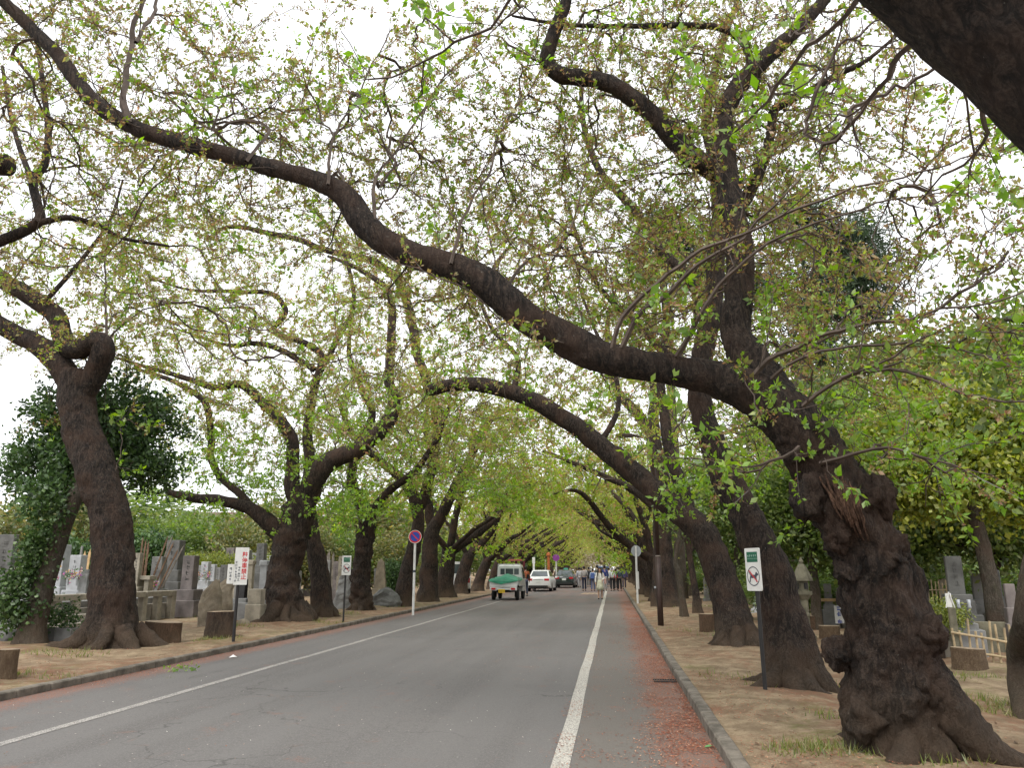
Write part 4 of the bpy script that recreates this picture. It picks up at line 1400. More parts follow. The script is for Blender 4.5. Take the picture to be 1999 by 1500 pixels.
# left background trees and shrubs behind the graves: models copied
bg = []
bg.append(simple_tree('garden_tree', 'x', (0, 0, 0), [((0, 0, -.1), .2), ((0, .1, 1), .15), ((.1, 0, 2.2), .1), ((.1, 0, 3.2), .04)], [((0, 0, 2.9), (1.8, 1.6, 1.1), 240), ((-1.2, 0, 2.1), (1.2, 1.2, .8), 130), ((1.3, .2, 2.2), (1.2, 1.2, .9), 130)], C_GREEN, LEAF_MAPLE, 81, size=1.6, group='trees and shrubs beyond the graves'))
bg.append(simple_tree('garden_tree', 'x', (0, 0, 0), [((0, 0, -.1), .2), ((0, .1, 1), .15), ((.1, 0, 2.2), .1), ((.1, 0, 3.2), .04)], [((0, 0, 3.0), (1.5, 1.5, 1.4), 240), ((-.9, 0, 1.7), (1.3, 1.2, .9), 130), ((1.0, .2, 1.8), (1.2, 1.2, 1.0), 130)], C_OLIVE, LEAF_MAPLE, 82, size=1.15, group='trees and shrubs beyond the graves'))
bg.append(simple_tree('garden_tree', 'x', (0, 0, 0), [((0, 0, -.1), .2), ((0, .1, 1), .15), ((.1, 0, 2.2), .1), ((.1, 0, 3.2), .04)], [((0, 0, 2.6), (1.9, 1.6, .8), 220), ((-1.1, 0, 1.5), (1.2, 1.2, .8), 120), ((1.2, .2, 1.5), (1.1, 1.2, .8), 120)], C_DARK, LEAF_DARK, 83, size=1.7, group='trees and shrubs beyond the graves'))
bgused = [0, 0, 0]
spots = [  # px, top py, Y, model, width factor, words
    (20, 1010, 34, 1, 1.0, 'olive shrub at the left edge beyond the ivy trunk'),
    (125, 1030, 32, 2, 0.95, 'dark clipped shrub above the pale grey gravestones'),
    (160, 985, 48, 1, 1.1, 'pale olive tree seen left of the hooked cherry trunk'),
    (285, 1025, 38, 2, 1.0, 'dark shrub behind the bundle of wooden grave stakes'),
    (330, 1012, 50, 0, 1.1, 'green tree behind the tall dark grave pillar'),
    (400, 1010, 42, 0, 1.15, 'broad green tree below the brown rooftop'),
    (465, 1035, 40, 1, 0.9, 'olive shrub behind the no-stopping sign'),
    (530, 1000, 46, 1, 1.0, 'olive tree left of the twisted cherry trunk'),
    (610, 1045, 42, 1, 1.0, 'olive shrub seen between the two close cherry trunks'),
    (665, 1040, 44, 0, 0.9, 'green shrub above the small dog sign'),
    (760, 1055, 46, 1, 1.2, 'yellow-olive shrub behind the pointed stone stele'),
    (775, 1085, 40, 2, 0.8, 'dark bush at the foot of the olive shrub by the stele'),
    (880, 1050, 66, 0, 1.3, 'green tree between the trunks left of the pickup truck'),
    (1000, 1060, 80, 0, 1.4, 'green tree behind the pickup truck cab'),
    (-120, 980, 40, 0, 1.2, 'green tree cut by the left edge of the view'),
    (230, 960, 70, 0, 2.0, 'large hazy green tree far beyond the graves'),
    (700, 990, 75, 1, 2.0, 'large olive tree far behind the burr-covered trunk'),
    (560, 1020, 80, 0, 1.9, 'large green tree far behind the twisted cherry'),
    (820, 1010, 90, 1, 2.0, 'large olive tree far behind the round sign'),
    (1478, 1100, 30, 0, 1.2, 'low green shrub right of the stub-limbed cherry'),
    (1530, 1112, 24, 0, 1.0, 'low green bush behind the leaning cherry and dog sign'),
    (1600, 1108, 25, 0, 1.2, 'green bush behind the stone lantern'),
    (1650, 1115, 22, 0, 1.2, 'green bush behind the wooden rail fence'),
    (1790, 1090, 21, 0, 1.2, 'green bush right behind the gnarled trunk'),
    (1850, 1085, 23, 0, 1.3, 'green bush behind the tall right gravestone'),
    (1910, 1095, 24, 1, 1.3, 'olive bush between the two right gravestones'),
    (1985, 1100, 21, 0, 1.3, 'green bush at the right edge behind the graves'),
    (1400, 1110, 40, 0, 1.4, 'green bush beyond the slim dark trunk'),
    (1440, 1105, 38, 1, 1.3, 'olive bush behind the stub-limbed cherry trunk'),
    (1345, 1112, 50, 2, 1.5, 'dark bush behind the pale sapling'),
    (1560, 1100, 34, 1, 1.4, 'olive bush far behind the smaller lantern'),
    (1700, 1100, 30, 0, 1.5, 'green bush hidden mostly by the gnarled trunk'),
]
for px, py, Y, mdl, wf, words_ in spots:
    q, s = at(px, py, Y)
    if not bgused[mdl]:
        o = bg[mdl]
        bgused[mdl] = 1
    else:
        o = copy_tree(bg[mdl])
    hgt = q[2] - 0.08
    sc = hgt / 4.0
    o.location = (q[0], q[1], 0.05)
    o.scale = (max(sc, .55) * wf, max(sc, .55) * wf, sc)
    o.rotation_euler = (0, 0, px * 1.7)
    o['label'] = words_

# right: dense garden trees behind the verge
def px_tree(name, label, px, base_py, Y, balls_px, templates, mat, seed, trunk_w, bark=None, size=1.0, shell=0.45, lump=0.35, branches=7):
    """balls_px: (px, py, rx_px, ry_px, n)"""
    b, s = at(px, base_py, Y)
    b[2] = 0.05
    balls = []
    for (x, y, rx, ry, n) in balls_px:
        c, s2 = at(x, y, Y + 0.3)
        balls.append((c - b, (rx * s2, max(rx * s2 * 0.8, 0.4), ry * s2), n))
    top = max(c[2] for c, r, n in balls)
    mid = balls[0][0]
    r0 = trunk_w * s / 2
    trunk = [((0, 0, -.1), r0 * 1.2), ((0.02, 0, top * .3), r0), ((mid[0] * .4, 0, top * .6), r0 * .8), ((mid[0] * .8, mid[1] * .5, top), r0 * .3)]
    return simple_tree(name, label, tuple(b), trunk, balls, templates, mat, seed, bark, size, None, lump, shell, branches)


px_tree('maple_tree', 'bright yellow-green maple filling the right side behind the gnarled cherry', 1930, 1130, 15.5,
        [(1850, 890, 150, 60, 330), (1960, 860, 110, 80, 280), (1760, 930, 90, 55, 200), (1880, 800, 130, 45, 260), (1720, 860, 70, 40, 110), (1990, 960, 70, 60, 130), (1830, 960, 110, 40, 180)], C_MAPLE, LEAF_MAPLE, 91, 30, size=1.05)
px_tree('garden_tree', 'deep green tree shading the graves at the right edge', 1940, 1165, 18,
        [(1900, 1010, 120, 60, 330), (1980, 1000, 90, 80, 260), (1800, 1020, 80, 60, 230), (1960, 1070, 60, 30, 90), (1780, 1080, 45, 40, 110)], C_GREEN, LEAF_MAPLE, 92, 30, bark=BARK, size=1.15)
px_tree('garden_tree', 'fresh mid-green tree between the two leaning cherry trunks', 1590, 1160, 20,
        [(1570, 1010, 80, 60, 300), (1600, 1060, 70, 45, 240), (1530, 980, 50, 55, 130), (1660, 980, 60, 60, 150), (1590, 940, 70, 50, 180)], C_GREEN, LEAF_MAPLE, 93, 18, size=1.2)
px_tree('pine_tree', 'tall dark pine rising behind the gnarled cherry fork', 1540, 1150, 27,
        [(1640, 470, 80, 28, 150), (1660, 540, 90, 30, 160), (1600, 600, 70, 25, 110), (1480, 560, 60, 25, 80), (1690, 600, 50, 22, 70), (1550, 420, 60, 28, 90), (1580, 680, 60, 22, 70)], C_PINE, LEAF_DARK, 94, 34, bark=BARK_GREY, size=2.0, shell=0.2, branches=14)
px_tree('pine_tree', 'pine crown showing above the cherry limb, left of the fork', 1330, 1150, 40,
        [(1290, 440, 50, 30, 90), (1340, 480, 60, 30, 90), (1270, 520, 50, 25, 70), (1360, 540, 40, 20, 50)], C_PINE, LEAF_DARK, 95, 20, size=2.6, shell=0.2, branches=8)
px_tree('garden_tree', 'olive-brown tree behind the maple at the far right', 1900, 1150, 24,
        [(1900, 720, 110, 60, 210), (1990, 740, 90, 80, 170), (1820, 760, 70, 45, 110), (1960, 680, 60, 40, 80)], C_OLIVE, LEAF_MAPLE, 96, 30, size=1.2)
px_tree('garden_tree', 'mid green tree behind the stub-limbed cherry trunk', 1440, 1150, 30,
        [(1440, 1010, 60, 60, 170), (1490, 960, 60, 50, 130), (1400, 940, 60, 60, 140), (1460, 1080, 45, 30, 80)], C_GREEN, LEAF_MAPLE, 97, 12, size=1.7)
px_tree('garden_tree', 'green tree low behind the brown lamp post', 1345, 1150, 46,
        [(1330, 1060, 60, 50, 150), (1360, 1000, 60, 50, 130), (1390, 1090, 40, 30, 60)], C_GREEN, LEAF_MAPLE, 98, 10, size=2.1)
px_tree('garden_tree', 'olive tree right of the gnarled trunk, above the stone lantern', 1720, 1150, 26,
        [(1700, 1030, 90, 60, 200), (1640, 960, 70, 60, 140), (1700, 840, 90, 70, 190), (1620, 800, 70, 60, 120)], C_GREEN, LEAF_MAPLE, 99, 16, size=1.6)
px_tree('garden_tree', 'tall olive tree filling the gap above the lantern and pines', 1600, 1150, 38,
        [(1560, 820, 90, 80, 170), (1650, 740, 90, 70, 150), (1500, 880, 80, 70, 130), (1750, 700, 90, 60, 120)], C_OLIVE, LEAF_MAPLE, 100, 16, size=1.7)
# grey leaning trunk at the right edge
build = [(np.array(gnd(2018, 1398)[0]) + [0, 0, -.35], 0.2), (gnd(2016, 1380)[0] + np.array([-.03, 0, .45]), 0.155), (at(2010, 1200, 8.9)[0], .135), (at(2030, 1060, 9.0)[0], .125), (at(2080, 850, 9.1)[0], .11), (at(2120, 600, 9.3)[0], .08)]
b0 = build[0][0]
simple_tree('garden_tree', 'grey smooth trunk leaning at the right edge of the view', tuple(b0), [(tuple(np.array(a) - b0), r) for a, r in build], [((1.0, 0.4, 4.2), (1.1, 1, .7), 120)], C_GREEN, LEAF_MAPLE, 101, size=1.1, branches=3)
# thin mossy sapling and a slim dark tree on the right verge
b0, _ = gnd(1336, 1207)
simple_tree('sapling_tree', 'thin pale crooked sapling between the lamp post and the sawn stump', tuple(b0), [((0, 0, -.05), .13), ((-.03, 0, .5), .10), ((-.09, 0, 1.3), .085), ((-.18, 0, 1.7), .07), ((0.0, 0, 2.6), .05), ((.05, 0, 3.3), .03)], [((.1, .2, 3.2), (.6, .6, .35), 40)], C_GREEN, LEAF_MAPLE, 102, size=1.1, branches=3)
b0, _ = gnd(1362, 1196)
simple_tree('sapling_tree', 'slim dark trunk behind the pale sapling', tuple(b0), [((0, 0, -.05), .16), ((-.05, 0, .8), .12), ((-.18, 0, 2.0), .10), ((-.3, 0, 3.2), .05)], [((-.2, .2, 3.3), (.9, .8, .6), 60)], C_GREEN, LEAF_MAPLE, 103, size=1.2, branches=4, bark=BARK)

# trees closing the end of the avenue
far_end = simple_tree('garden_tree', 'x', (0, 0, 0), [((0, 0, -.1), .4), ((0, 0, 3), .3), ((.1, 0, 6), .1)], [((0, 0, 6), (4.5, 3, 3), 200), ((-2.5, 0, 3.5), (3.5, 3, 2), 120), ((2.5, 0, 3.2), (3.5, 3, 2.2), 120)], C_PALE, LEAF_MAPLE, 110, size=2.6, group='trees closing the end of the road')
for k in range(11):
    o = far_end if k == 0 else copy_tree(far_end)
    o.location = (-34 + k * 6.4, 185 + 9 * (k % 3), 0)
    o.rotation_euler = (0, 0, k * 1.3)
    o.scale = (1, 1, 0.9 + 0.16 * ((k * 7) % 4))
    o['label'] = f'pale tree closing the far end of the road, {ORD[k]} from the left'

# background belts to left and right so that no bare horizon shows
belt = [(-75, 95), (-62, 84), (-50, 98), (-40, 88), (-30, 104), (-24, 92), (-20, 118), (-88, 82), (-16, 132), (12, 92), (19, 78), (26, 66), (34, 58), (15, 112), (42, 50), (24, 48), (16, 60), (13, 76), (10, 125), (32, 40), (22, 34)]
for k, (x, y) in enumerate(belt):
    o = copy_tree(bg[k % 2])
    o.location = (x, y, 0)
    s = 1.9 * (0.9 + 0.05 * (k % 5))
    o.scale = (s * 1.15, s, s * 0.95)
    o.rotation_euler = (0, 0, k * 2.1)
    side = 'left' if x < 0 else 'right'
    o['group'] = 'trees in the distance beyond the cemetery'
    o['label'] = f'distant tree beyond the {side} graves, {ORD[k if x < 0 else k - 9]} in the {side} tree line'
# ------------------------------------------------------------------ stone, wood, paint
ST_L = plain('pale_granite', (0.36, 0.37, 0.38), 0.55, 0.14, 5, bmp=0.15, bscale=120)
ST_M = plain('grey_granite', (0.20, 0.20, 0.195), 0.7, 0.25, 3, bmp=0.25, bscale=90)
ST_D = plain('dark_granite', (0.105, 0.105, 0.10), 0.65, 0.3, 3, bmp=0.25, bscale=90)
ST_P = plain('purplish_stone', (0.155, 0.135, 0.13), 0.75, 0.28, 3, bmp=0.3, bscale=80)
ST_B = plain('beige_stone', (0.29, 0.26, 0.205), 0.85, 0.28, 3, bmp=0.4, bscale=60)
ST_R = plain('brown_rock', (0.22, 0.185, 0.135), 0.9, 0.32, 2.5, bmp=0.6, bscale=40)
ST_K = plain('black_polished_stone', (0.018, 0.018, 0.02), 0.25, 0.1, 4, spec=0.5)
ST_MOSS = plain('mossy_stone', (0.15, 0.14, 0.10), 0.9, 0.35, 4, bmp=0.4, bscale=60)
CONC = plain('old_concrete', (0.27, 0.245, 0.205), 0.9, 0.3, 2.5, bmp=0.4, bscale=50)
WOOD = plain('grey_wood', (0.17, 0.15, 0.125), 0.85, 0.3, 8, bmp=0.4, bscale=50)
WOOD_B = plain('brown_wood', (0.13, 0.08, 0.05), 0.8, 0.35, 8, bmp=0.3, bscale=50)
WOOD_Y = plain('new_wood', (0.48, 0.33, 0.17), 0.7, 0.15, 6)
BAMBOO = plain('dry_bamboo', (0.36, 0.28, 0.17), 0.6, 0.25, 9)
SAWN = plain('sawn_wood', (0.27, 0.205, 0.14), 0.9, 0.3, 9, bmp=0.4, bscale=80)
STUMP_BARK = bark_mat('stump_bark', (0.06, 0.036, 0.022), (0.20, 0.115, 0.07), 1.6)
STUMP_PALE = bark_mat('stripped_wood', (0.14, 0.09, 0.052), (0.32, 0.235, 0.15), 1.4)
WHITE = plain('white_enamel', (0.70, 0.70, 0.67), 0.45, 0.06, 5)
WHITE_P = plain('white_pole_paint', (0.62, 0.62, 0.60), 0.5, 0.10, 8)
BLACK = plain('black_paint', (0.025, 0.024, 0.024), 0.5, 0.15, 8)
BROWN_M = plain('brown_painted_steel', (0.050, 0.032, 0.027), 0.5, 0.18, 6)
STEEL = plain('galvanised_steel', (0.36, 0.38, 0.40), 0.5, 0.12, 6, metal=0.4)
RED = plain('sign_red', (0.55, 0.03, 0.035), 0.5, 0.08, 6)
BLUE = plain('sign_blue', (0.025, 0.06, 0.34), 0.5, 0.08, 6)
GREEN = plain('sign_green', (0.02, 0.13, 0.075), 0.5, 0.08, 6)
INK = plain('ink', (0.06, 0.07, 0.09), 0.6, 0.05, 6)
INK_G = plain('pale_lettering', (0.40, 0.55, 0.46), 0.6, 0.05, 6)
RUBBER = plain('tyre_rubber', (0.018, 0.018, 0.018), 0.8, 0.15, 20)
GLASS = plain('dark_glass', (0.05, 0.065, 0.07), 0.08, 0.05, 3, spec=0.8)
LENS = plain('red_lens', (0.42, 0.012, 0.018), 0.25, 0.05, 6, spec=0.6)
PLATE_Y = plain('yellow_plate', (0.62, 0.42, 0.02), 0.5, 0.05, 6)
PLATE_W = plain('white_plate', (0.6, 0.62, 0.6), 0.5, 0.05, 6)
CARWHITE = plain('white_car_paint', (0.62, 0.63, 0.62), 0.3, 0.04, 3, spec=0.5, coat=0.4)
CARDARK = plain('dark_green_car_paint', (0.018, 0.028, 0.026), 0.25, 0.05, 3, spec=0.5, coat=0.5)
CARBLUE = plain('blue_car_paint', (0.10, 0.2, 0.48), 0.35, 0.05, 3, spec=0.5)
TARP = plain('green_tarp', (0.022, 0.20, 0.115), 0.5, 0.22, 4, spec=0.4, bmp=0.3, bscale=20)
UNDER = plain('underbody', (0.02, 0.02, 0.02), 0.8, 0.1, 5)


def text_mesh(name, body, size, mat, parent, M, vertical=False, bold=0.0, ax=1.0):
    """lettering as flat geometry; M places the text plane (x right, y up)"""
    cu = bpy.data.curves.new('lettering', 'FONT')
    cu.body = '\n'.join(body) if vertical else body
    cu.size = size
    cu.align_x = 'CENTER'
    cu.align_y = 'CENTER'
    cu.space_line = 1.0
    cu.offset = bold
    ob = bpy.data.objects.new('lettering', cu)
    COL.objects.link(ob)
    bpy.context.view_layer.update()
    me = bpy.data.meshes.new_from_object(ob.evaluated_get(bpy.context.evaluated_depsgraph_get()))
    bpy.data.objects.remove(ob)
    me.transform(M)
    me.materials.clear()
    me.materials.append(mat)
    return link(name, me, parent)


def glyph_marks(n, size, mat, parent, M, vertical=False, seed=1):
    """small print that cannot be read in the photograph: rows of illegible strokes"""
    rg = random.Random(seed)
    mb = MB()
    for i in range(n):
        cx, cy = ((0, ((n - 1) / 2 - i) * size * 1.05) if vertical else ((i - (n - 1) / 2) * size * 1.05, 0))
        for k in range(5):
            hz = k % 2 == 0
            l_ = size * rg.uniform(.45, .85)
            x, y = cx + rg.uniform(-.2, .2) * size * (0.3 if hz else 1.4), cy + rg.uniform(-.38, .38) * size * (1 if hz else .3)
            w_, h_ = (l_, size * .10) if hz else (size * .10, l_)
            z = .0004 * k
            mb.add([(x - w_ / 2, y - h_ / 2, z), (x + w_ / 2, y - h_ / 2, z), (x + w_ / 2, y + h_ / 2, z), (x - w_ / 2, y + h_ / 2, z)], [(0, 1, 2, 3)])
    o = mb.build('lettering', mat, parent)
    o.data.transform(M)
    o['kind'] = 'stuff'
    return o


def TM(x, y, z):
    """text plane facing -y in local space"""
    return Matrix.Translation((x, y, z)) @ Matrix.Rotation(math.pi / 2, 4, 'X')


def rounded_board(w, h, t, r=0.02, n=4):
    pts = []
    for cx, cz, a0 in ((w / 2 - r, h / 2 - r, 0), (-w / 2 + r, h / 2 - r, 90), (-w / 2 + r, -h / 2 + r, 180), (w / 2 - r, -h / 2 + r, 270)):
        for k in range(n + 1):
            a = math.radians(a0 + 90 * k / n)
            pts.append((cx + r * math.cos(a), cz + r * math.sin(a)))
    return MB().loft([[(x, -t / 2, z) for x, z in pts], [(x, t / 2, z) for x, z in pts]])


def move(o, x, y, z):
    o.location = (x, y, z)
    return o


def ring_band(r0, r1, y, n=40, sx=1.0):
    mb = MB()
    V, F = [], []
    for k in range(n):
        a = 2 * math.pi * k / n
        V += [(r0 * sx * math.cos(a), y, r0 * math.sin(a)), (r1 * sx * math.cos(a), y, r1 * math.sin(a))]
    for k in range(n):
        m = (k + 1) % n
        F.append((2 * k, 2 * k + 1, 2 * m + 1, 2 * m))
    return mb.add(V, F)


def dog_shape(y, s):
    """small walking dog silhouette, flat print"""
    P = [(-.42, -.35), (-.36, -.02), (-.30, .12), (-.46, .34), (-.40, .36), (-.22, .17), (.18, .16), (.26, .34), (.36, .36), (.40, .28), (.52, .22), (.50, .13), (.36, .10), (.30, -.02), (.34, -.35), (.26, -.35), (.20, -.06), (-.16, -.08), (-.26, -.04), (-.32, -.35)]
    return MB().add([(x * s, y, z * s) for x, z in P], [tuple(range(len(P)))])


# ------------------------------------------------------------------ signs
def dog_sign(label, px, base, top, bot, hpx, ang, lean=0.0):
    b, s = gnd(px, base)
    zt = at(px, top, b[1])[0][2]
    zb = at(px, bot, b[1])[0][2]
    b[2] = gzf(b[0], b[1]) - 0.05
    r = thing('dog_sign', label, 'sign', tuple(b), ang, 'no-dogs signs on black posts')
    r.rotation_euler = (0, lean, ang)
    h = zt - zb
    w = h * 0.50
    MB().tube([(0, .035, 0), (0, .035, zt - b[2] - 0.05)], 0.026, 10).build('post', BLACK, r)
    bd = move(rounded_board(w, h, 0.014, 0.018).build('board', WHITE, r), 0, 0, (zt + zb) / 2 - b[2])
    y = -0.010
    MB().add([(-w * .36, y, h * .17), (w * .36, y, h * .17), (w * .36, y, h * .41), (-w * .36, y, h * .41)], [(0, 1, 2, 3)]).build('green_panel', GREEN, bd)
    glyph_marks(5, h * .062, INK_G, bd, TM(0, y - .003, h * .32), seed=1)
    glyph_marks(12, h * .03, INK_G, bd, TM(0, y - .003, h * .25), seed=2)
    c = -h * .16
    rg = ring_band(h * .205, h * .228, y, sx=0.92).build('ring', INK, bd)
    rg.location.z = c
    dg_ = dog_shape(y - .001, h * .33).build('dog_symbol', INK, bd)
    dg_.location.z = c - h * .02
    a = h * .205
    sl = MB().add([(-a * .70, y - .004, a * .60), (-a * .60, y - .004, a * .70), (a * .70, y - .004, -a * .60), (a * .60, y - .004, -a * .70)], [(0, 1, 2, 3)]).build('slash', RED, bd)
    sl.location.z = c
    return r


dog_sign('white no-dogs sign on a black post before the leaning cherry, right verge', 1490, 1352, 1070, 1154, 24, -1.0, -0.012)
dog_sign('small white no-dogs sign on a black post beside the burr-covered trunk', 671, 1214, 1085, 1123, 12, 0.75)

b, s = gnd(456, 1254)
zt, zb = at(463, 1069, b[1])[0][2], at(460, 1142, b[1])[0][2]
b[2] = gzf(b[0], b[1]) - .05
r = thing('notice_sign', 'white no-stopping sign with red vertical characters on a black post', 'sign', tuple(b), 0.62)
h = zt - zb
w = h * .36
MB().tube([(0, .045, 0), (0, .045, zt - b[2] - .1)], 0.032, 10).build('post', BLACK, r)
bd = move(rounded_board(w, h, .016, .01).build('board', WHITE, r), 0.03, 0, (zt + zb) / 2 - b[2])
text_mesh('lettering', '駐停車禁止', h * .150, RED, bd, TM(w * .22, -.011, 0), vertical=True, bold=0.002)
glyph_marks(5, h * .078, INK, bd, TM(-w * .14, -.011, -h * .20), vertical=True, seed=3)
glyph_marks(7, h * .078, INK, bd, TM(-w * .36, -.011, -h * .14), vertical=True, seed=4)
b2 = move(rounded_board(w * .45, h * .52, .014, .01).build('side_board', WHITE, r), -w * .62, .03, zb - b[2] + h * .29)
glyph_marks(4, h * .085, INK, b2, TM(0, -.010, 0), vertical=True, seed=5)

b, s = gnd(806, 1197)
b[2] = 0.02
r = thing('parking_sign', 'round blue and red no-parking sign on a white pole by the kerb', 'sign', tuple(b), 0.12)
zc = at(807, 1048, b[1])[0][2] - b[2]
MB().tube([(0, .05, 0), (0, .05, zc + .2)], 0.042, 12).build('pole', WHITE_P, r)
MB().tube([(0, .05, 1.42), (0, .05, 1.5)], 0.046, 12).build('pole_band', INK, r)
rr = .225
dsc = MB().lathe([(rr, -.008), (rr, .008)], 36).build('disc', RED, r)
dsc.rotation_euler = (math.pi / 2, 0, 0)
dsc.location = (0, 0, zc)
ring_band(rr * .94, rr, -.010).build('white_rim', WHITE, r).location.z = zc
bl = MB().add([(rr * .72 * math.cos(k * math.pi / 18), -.012, rr * .72 * math.sin(k * math.pi / 18)) for k in range(36)], [tuple(range(36))]).build('blue_field', BLUE, r)
bl.location.z = zc
a = rr * .74
MB().add([(-a * .78, -.015, a * .62), (-a * .62, -.015, a * .78), (a * .78, -.015, -a * .62), (a * .62, -.015, -a * .78)], [(0, 3, 2, 1)]).build('slash', RED, r).location.z = zc

b, s = gnd(1290, 1220)
b[2] = gzf(b[0], b[1]) - .05
r = thing('lamp_post', 'dark brown steel lamp post on the right verge, stepped at mid height', 'lamp post', tuple(b))
z1 = at(1290, 1088, b[1])[0][2] - b[2]
MB().tube([(0, 0, 0), (0, 0, z1)], .079, 16).build('lower_pole', BROWN_M, r, True)
MB().tube([(0, 0, z1), (0, 0, z1 + .05)], [.083, .062], 16).build('collar', plain('worn_collar', (.16, .13, .11), .5), r, True)
MB().tube([(0, 0, z1 + .04), (0, 0, 4.9), (-.15, 0, 5.15), (-.6, 0, 5.25)], [.06, .052, .04, .035], 16).build('upper_pole', BROWN_M, r, True)
MB().box((-.8, 0, 5.24), (.5, .2, .1), ch=.03).build('lamp_head', BROWN_M, r)
MB().tube([(-.10, -.03, .75), (-.10, -.03, z1 + .8)], .010, 6).build('cable_pipe', BROWN_M, r)
MB().box((-.11, -.03, 1.05), (.06, .05, .05), ch=.01).build('pipe_clamp', STEEL, r)

b, s = gnd(1245, 1178)
b[2] = .03
r = thing('round_sign', 'round grey sign back on a white pole on the right kerb', 'sign', tuple(b), 0.5)
zc = at(1243, 1076, b[1])[0][2] - b[2]
MB().tube([(0, 0, 0), (0, 0, zc + .22)], .045, 12).build('pole', WHITE_P, r)
d_ = MB().lathe([(.25, -.01), (.25, .01)], 30).build('disc', STEEL, r)
d_.rotation_euler = (math.pi / 2, 0, 0)
d_.location = (.04, .05, zc)
MB().box((.03, .03, zc), (.2, .03, .05)).build('bracket', STEEL, r)
MB().box((.07, .05, 1.05), (.12, .02, .75)).build('side_board', WHITE, r)

for px, bpy_, top, Y, cm, lab, kind in ((1042, 1140, 1093, 58, WHITE_P, 'slim white marker post with square head behind the white sedan', 'box'), (1065, 1130, 1093, 76, WHITE_P, 'bare white pole between the marker post and the orange pole', ''), (1071, 1128, 1088, 78, plain('orange_paint', (.45, .14, .05), .6), 'orange pole above the white sedan roof', 'top'), (1086, 1128, 1088, 74, WHITE_P, 'white pole with a round purple sign above the sedan', 'disc')):
    q, s = at(px, 1112, Y)
    zt = at(px, top, Y)[0][2]
    r = thing('marker_post', lab, 'post', (q[0], Y, 0.05))
    MB().tube([(0, 0, 0), (0, 0, zt)], .07 if kind != 'top' else .13, 10).build('pole', cm, r)
    if kind == 'box':
        MB().box((0, 0, zt - .1), (.2, .12, .45), ch=.02).build('head', WHITE, r)
    if kind == 'disc':
        d_ = MB().lathe([(.32, -.01), (.32, .01)], 24).build('disc', plain('purple_enamel', (.28, .07, .33), .5), r)
        d_.rotation_euler = (math.pi / 2, 0, 0)
        d_.location = (0, -.09, zt - .1)
    if kind == 'top':
        MB().lathe([(.13, 0), (.22, .1), (.2, .3), (.05, .42)], 12, (0, 0, zt)).build('cap', cm, r)


# ------------------------------------------------------------------ gravestones
INSCR = plain('worn_cut_letters', (.075, .074, .07), .8, .2, 20)
INSCR_L = plain('worn_cut_letters_pale', (.20, .205, .21), .8, .2, 20)


def stone(px, ytop, ybase, wpx, Y, mat, label, tiers=(), depth=0.85, taper=0.985, rz=0.0, top='flat', tmat=None, name='gravestone', group='gravestones in the cemetery', ch=0.012, cat='gravestone'):
    """pillar between pixel rows ytop and ybase; tiers [(width factor, height px)] step down to the ground"""
    q, s = at(px, ybase, Y)
    zt = at(px, ytop, Y)[0][2]
    w = wpx * s
    g0 = gzf(q[0], Y) - .03
    r = thing(name, label, cat, (q[0], Y, g0), rz, group)
    z = q[2] - g0
    h = zt - q[2]
    mb = MB()
    d = w * depth
    if top == 'flat':
        mb.box((0, 0, z + h / 2), (w, d, h), ch=ch, taper=taper)
    elif top == 'point':
        hp = min(w * .35, h * .2)
        mb.box((0, 0, z + (h - hp) / 2), (w, d, h - hp), taper=taper)
        mb.add([(-w / 2 * taper, -d / 2 * taper, z + h - hp), (w / 2 * taper, -d / 2 * taper, z + h - hp), (w / 2 * taper, d / 2 * taper, z + h - hp), (-w / 2 * taper, d / 2 * taper, z + h - hp), (0, 0, z + h)], [(0, 1, 4), (1, 2, 4), (2, 3, 4), (3, 0, 4)])
    elif top == 'cap':
        mb.box((0, 0, z + h / 2), (w, d, h), taper=taper)
        mb.box((0, 0, z + h - .05), (w * 1.35, d * 1.35, .16), ch=.03)
    sh = mb.build('shaft', mat, r)
    if top == 'flat' and cat == 'gravestone' and w > .2 and h > .55 and mat is not CONC:
        # worn vertical inscription, cut strokes too eroded to read
        rg_ = random.Random(int(px * 3 + ytop))
        im = MB()
        g_w = w * .34
        n_g = max(3, int(h * .72 / (g_w * 1.25)))
        for gi in range(min(n_g, 7)):
            zc = z + h * .88 - (gi + .5) * g_w * 1.25
            for _ in range(6):
                hz = rg_.random() < .55
                l_ = g_w * rg_.uniform(.35, .95)
                im.box((rg_.uniform(-.22, .22) * g_w * (1 if hz else 1.6), -d / 2 * (1 - (1 - taper) * (zc - z) / h) - .001, zc + rg_.uniform(-.42, .42) * g_w * (1 if hz else .4)), (l_, .006, g_w * .09) if hz else (g_w * .09, .006, l_))
        im.build('inscription', INSCR_L if mat is ST_L else INSCR, sh)['kind'] = 'stuff'
    tm = tmat or mat
    zz = z
    for k, (wf, hp) in enumerate(tiers):
        th = min(hp * s, zz - 0.0)
        if k == len(tiers) - 1:
            th = zz
        if th <= 0.01:
            break
        MB().box((0, 0, zz - th / 2), (w * wf, max(d * wf, d + .1), th), ch=.014).build('plinth', tm, r)
        zz -= th
    return r


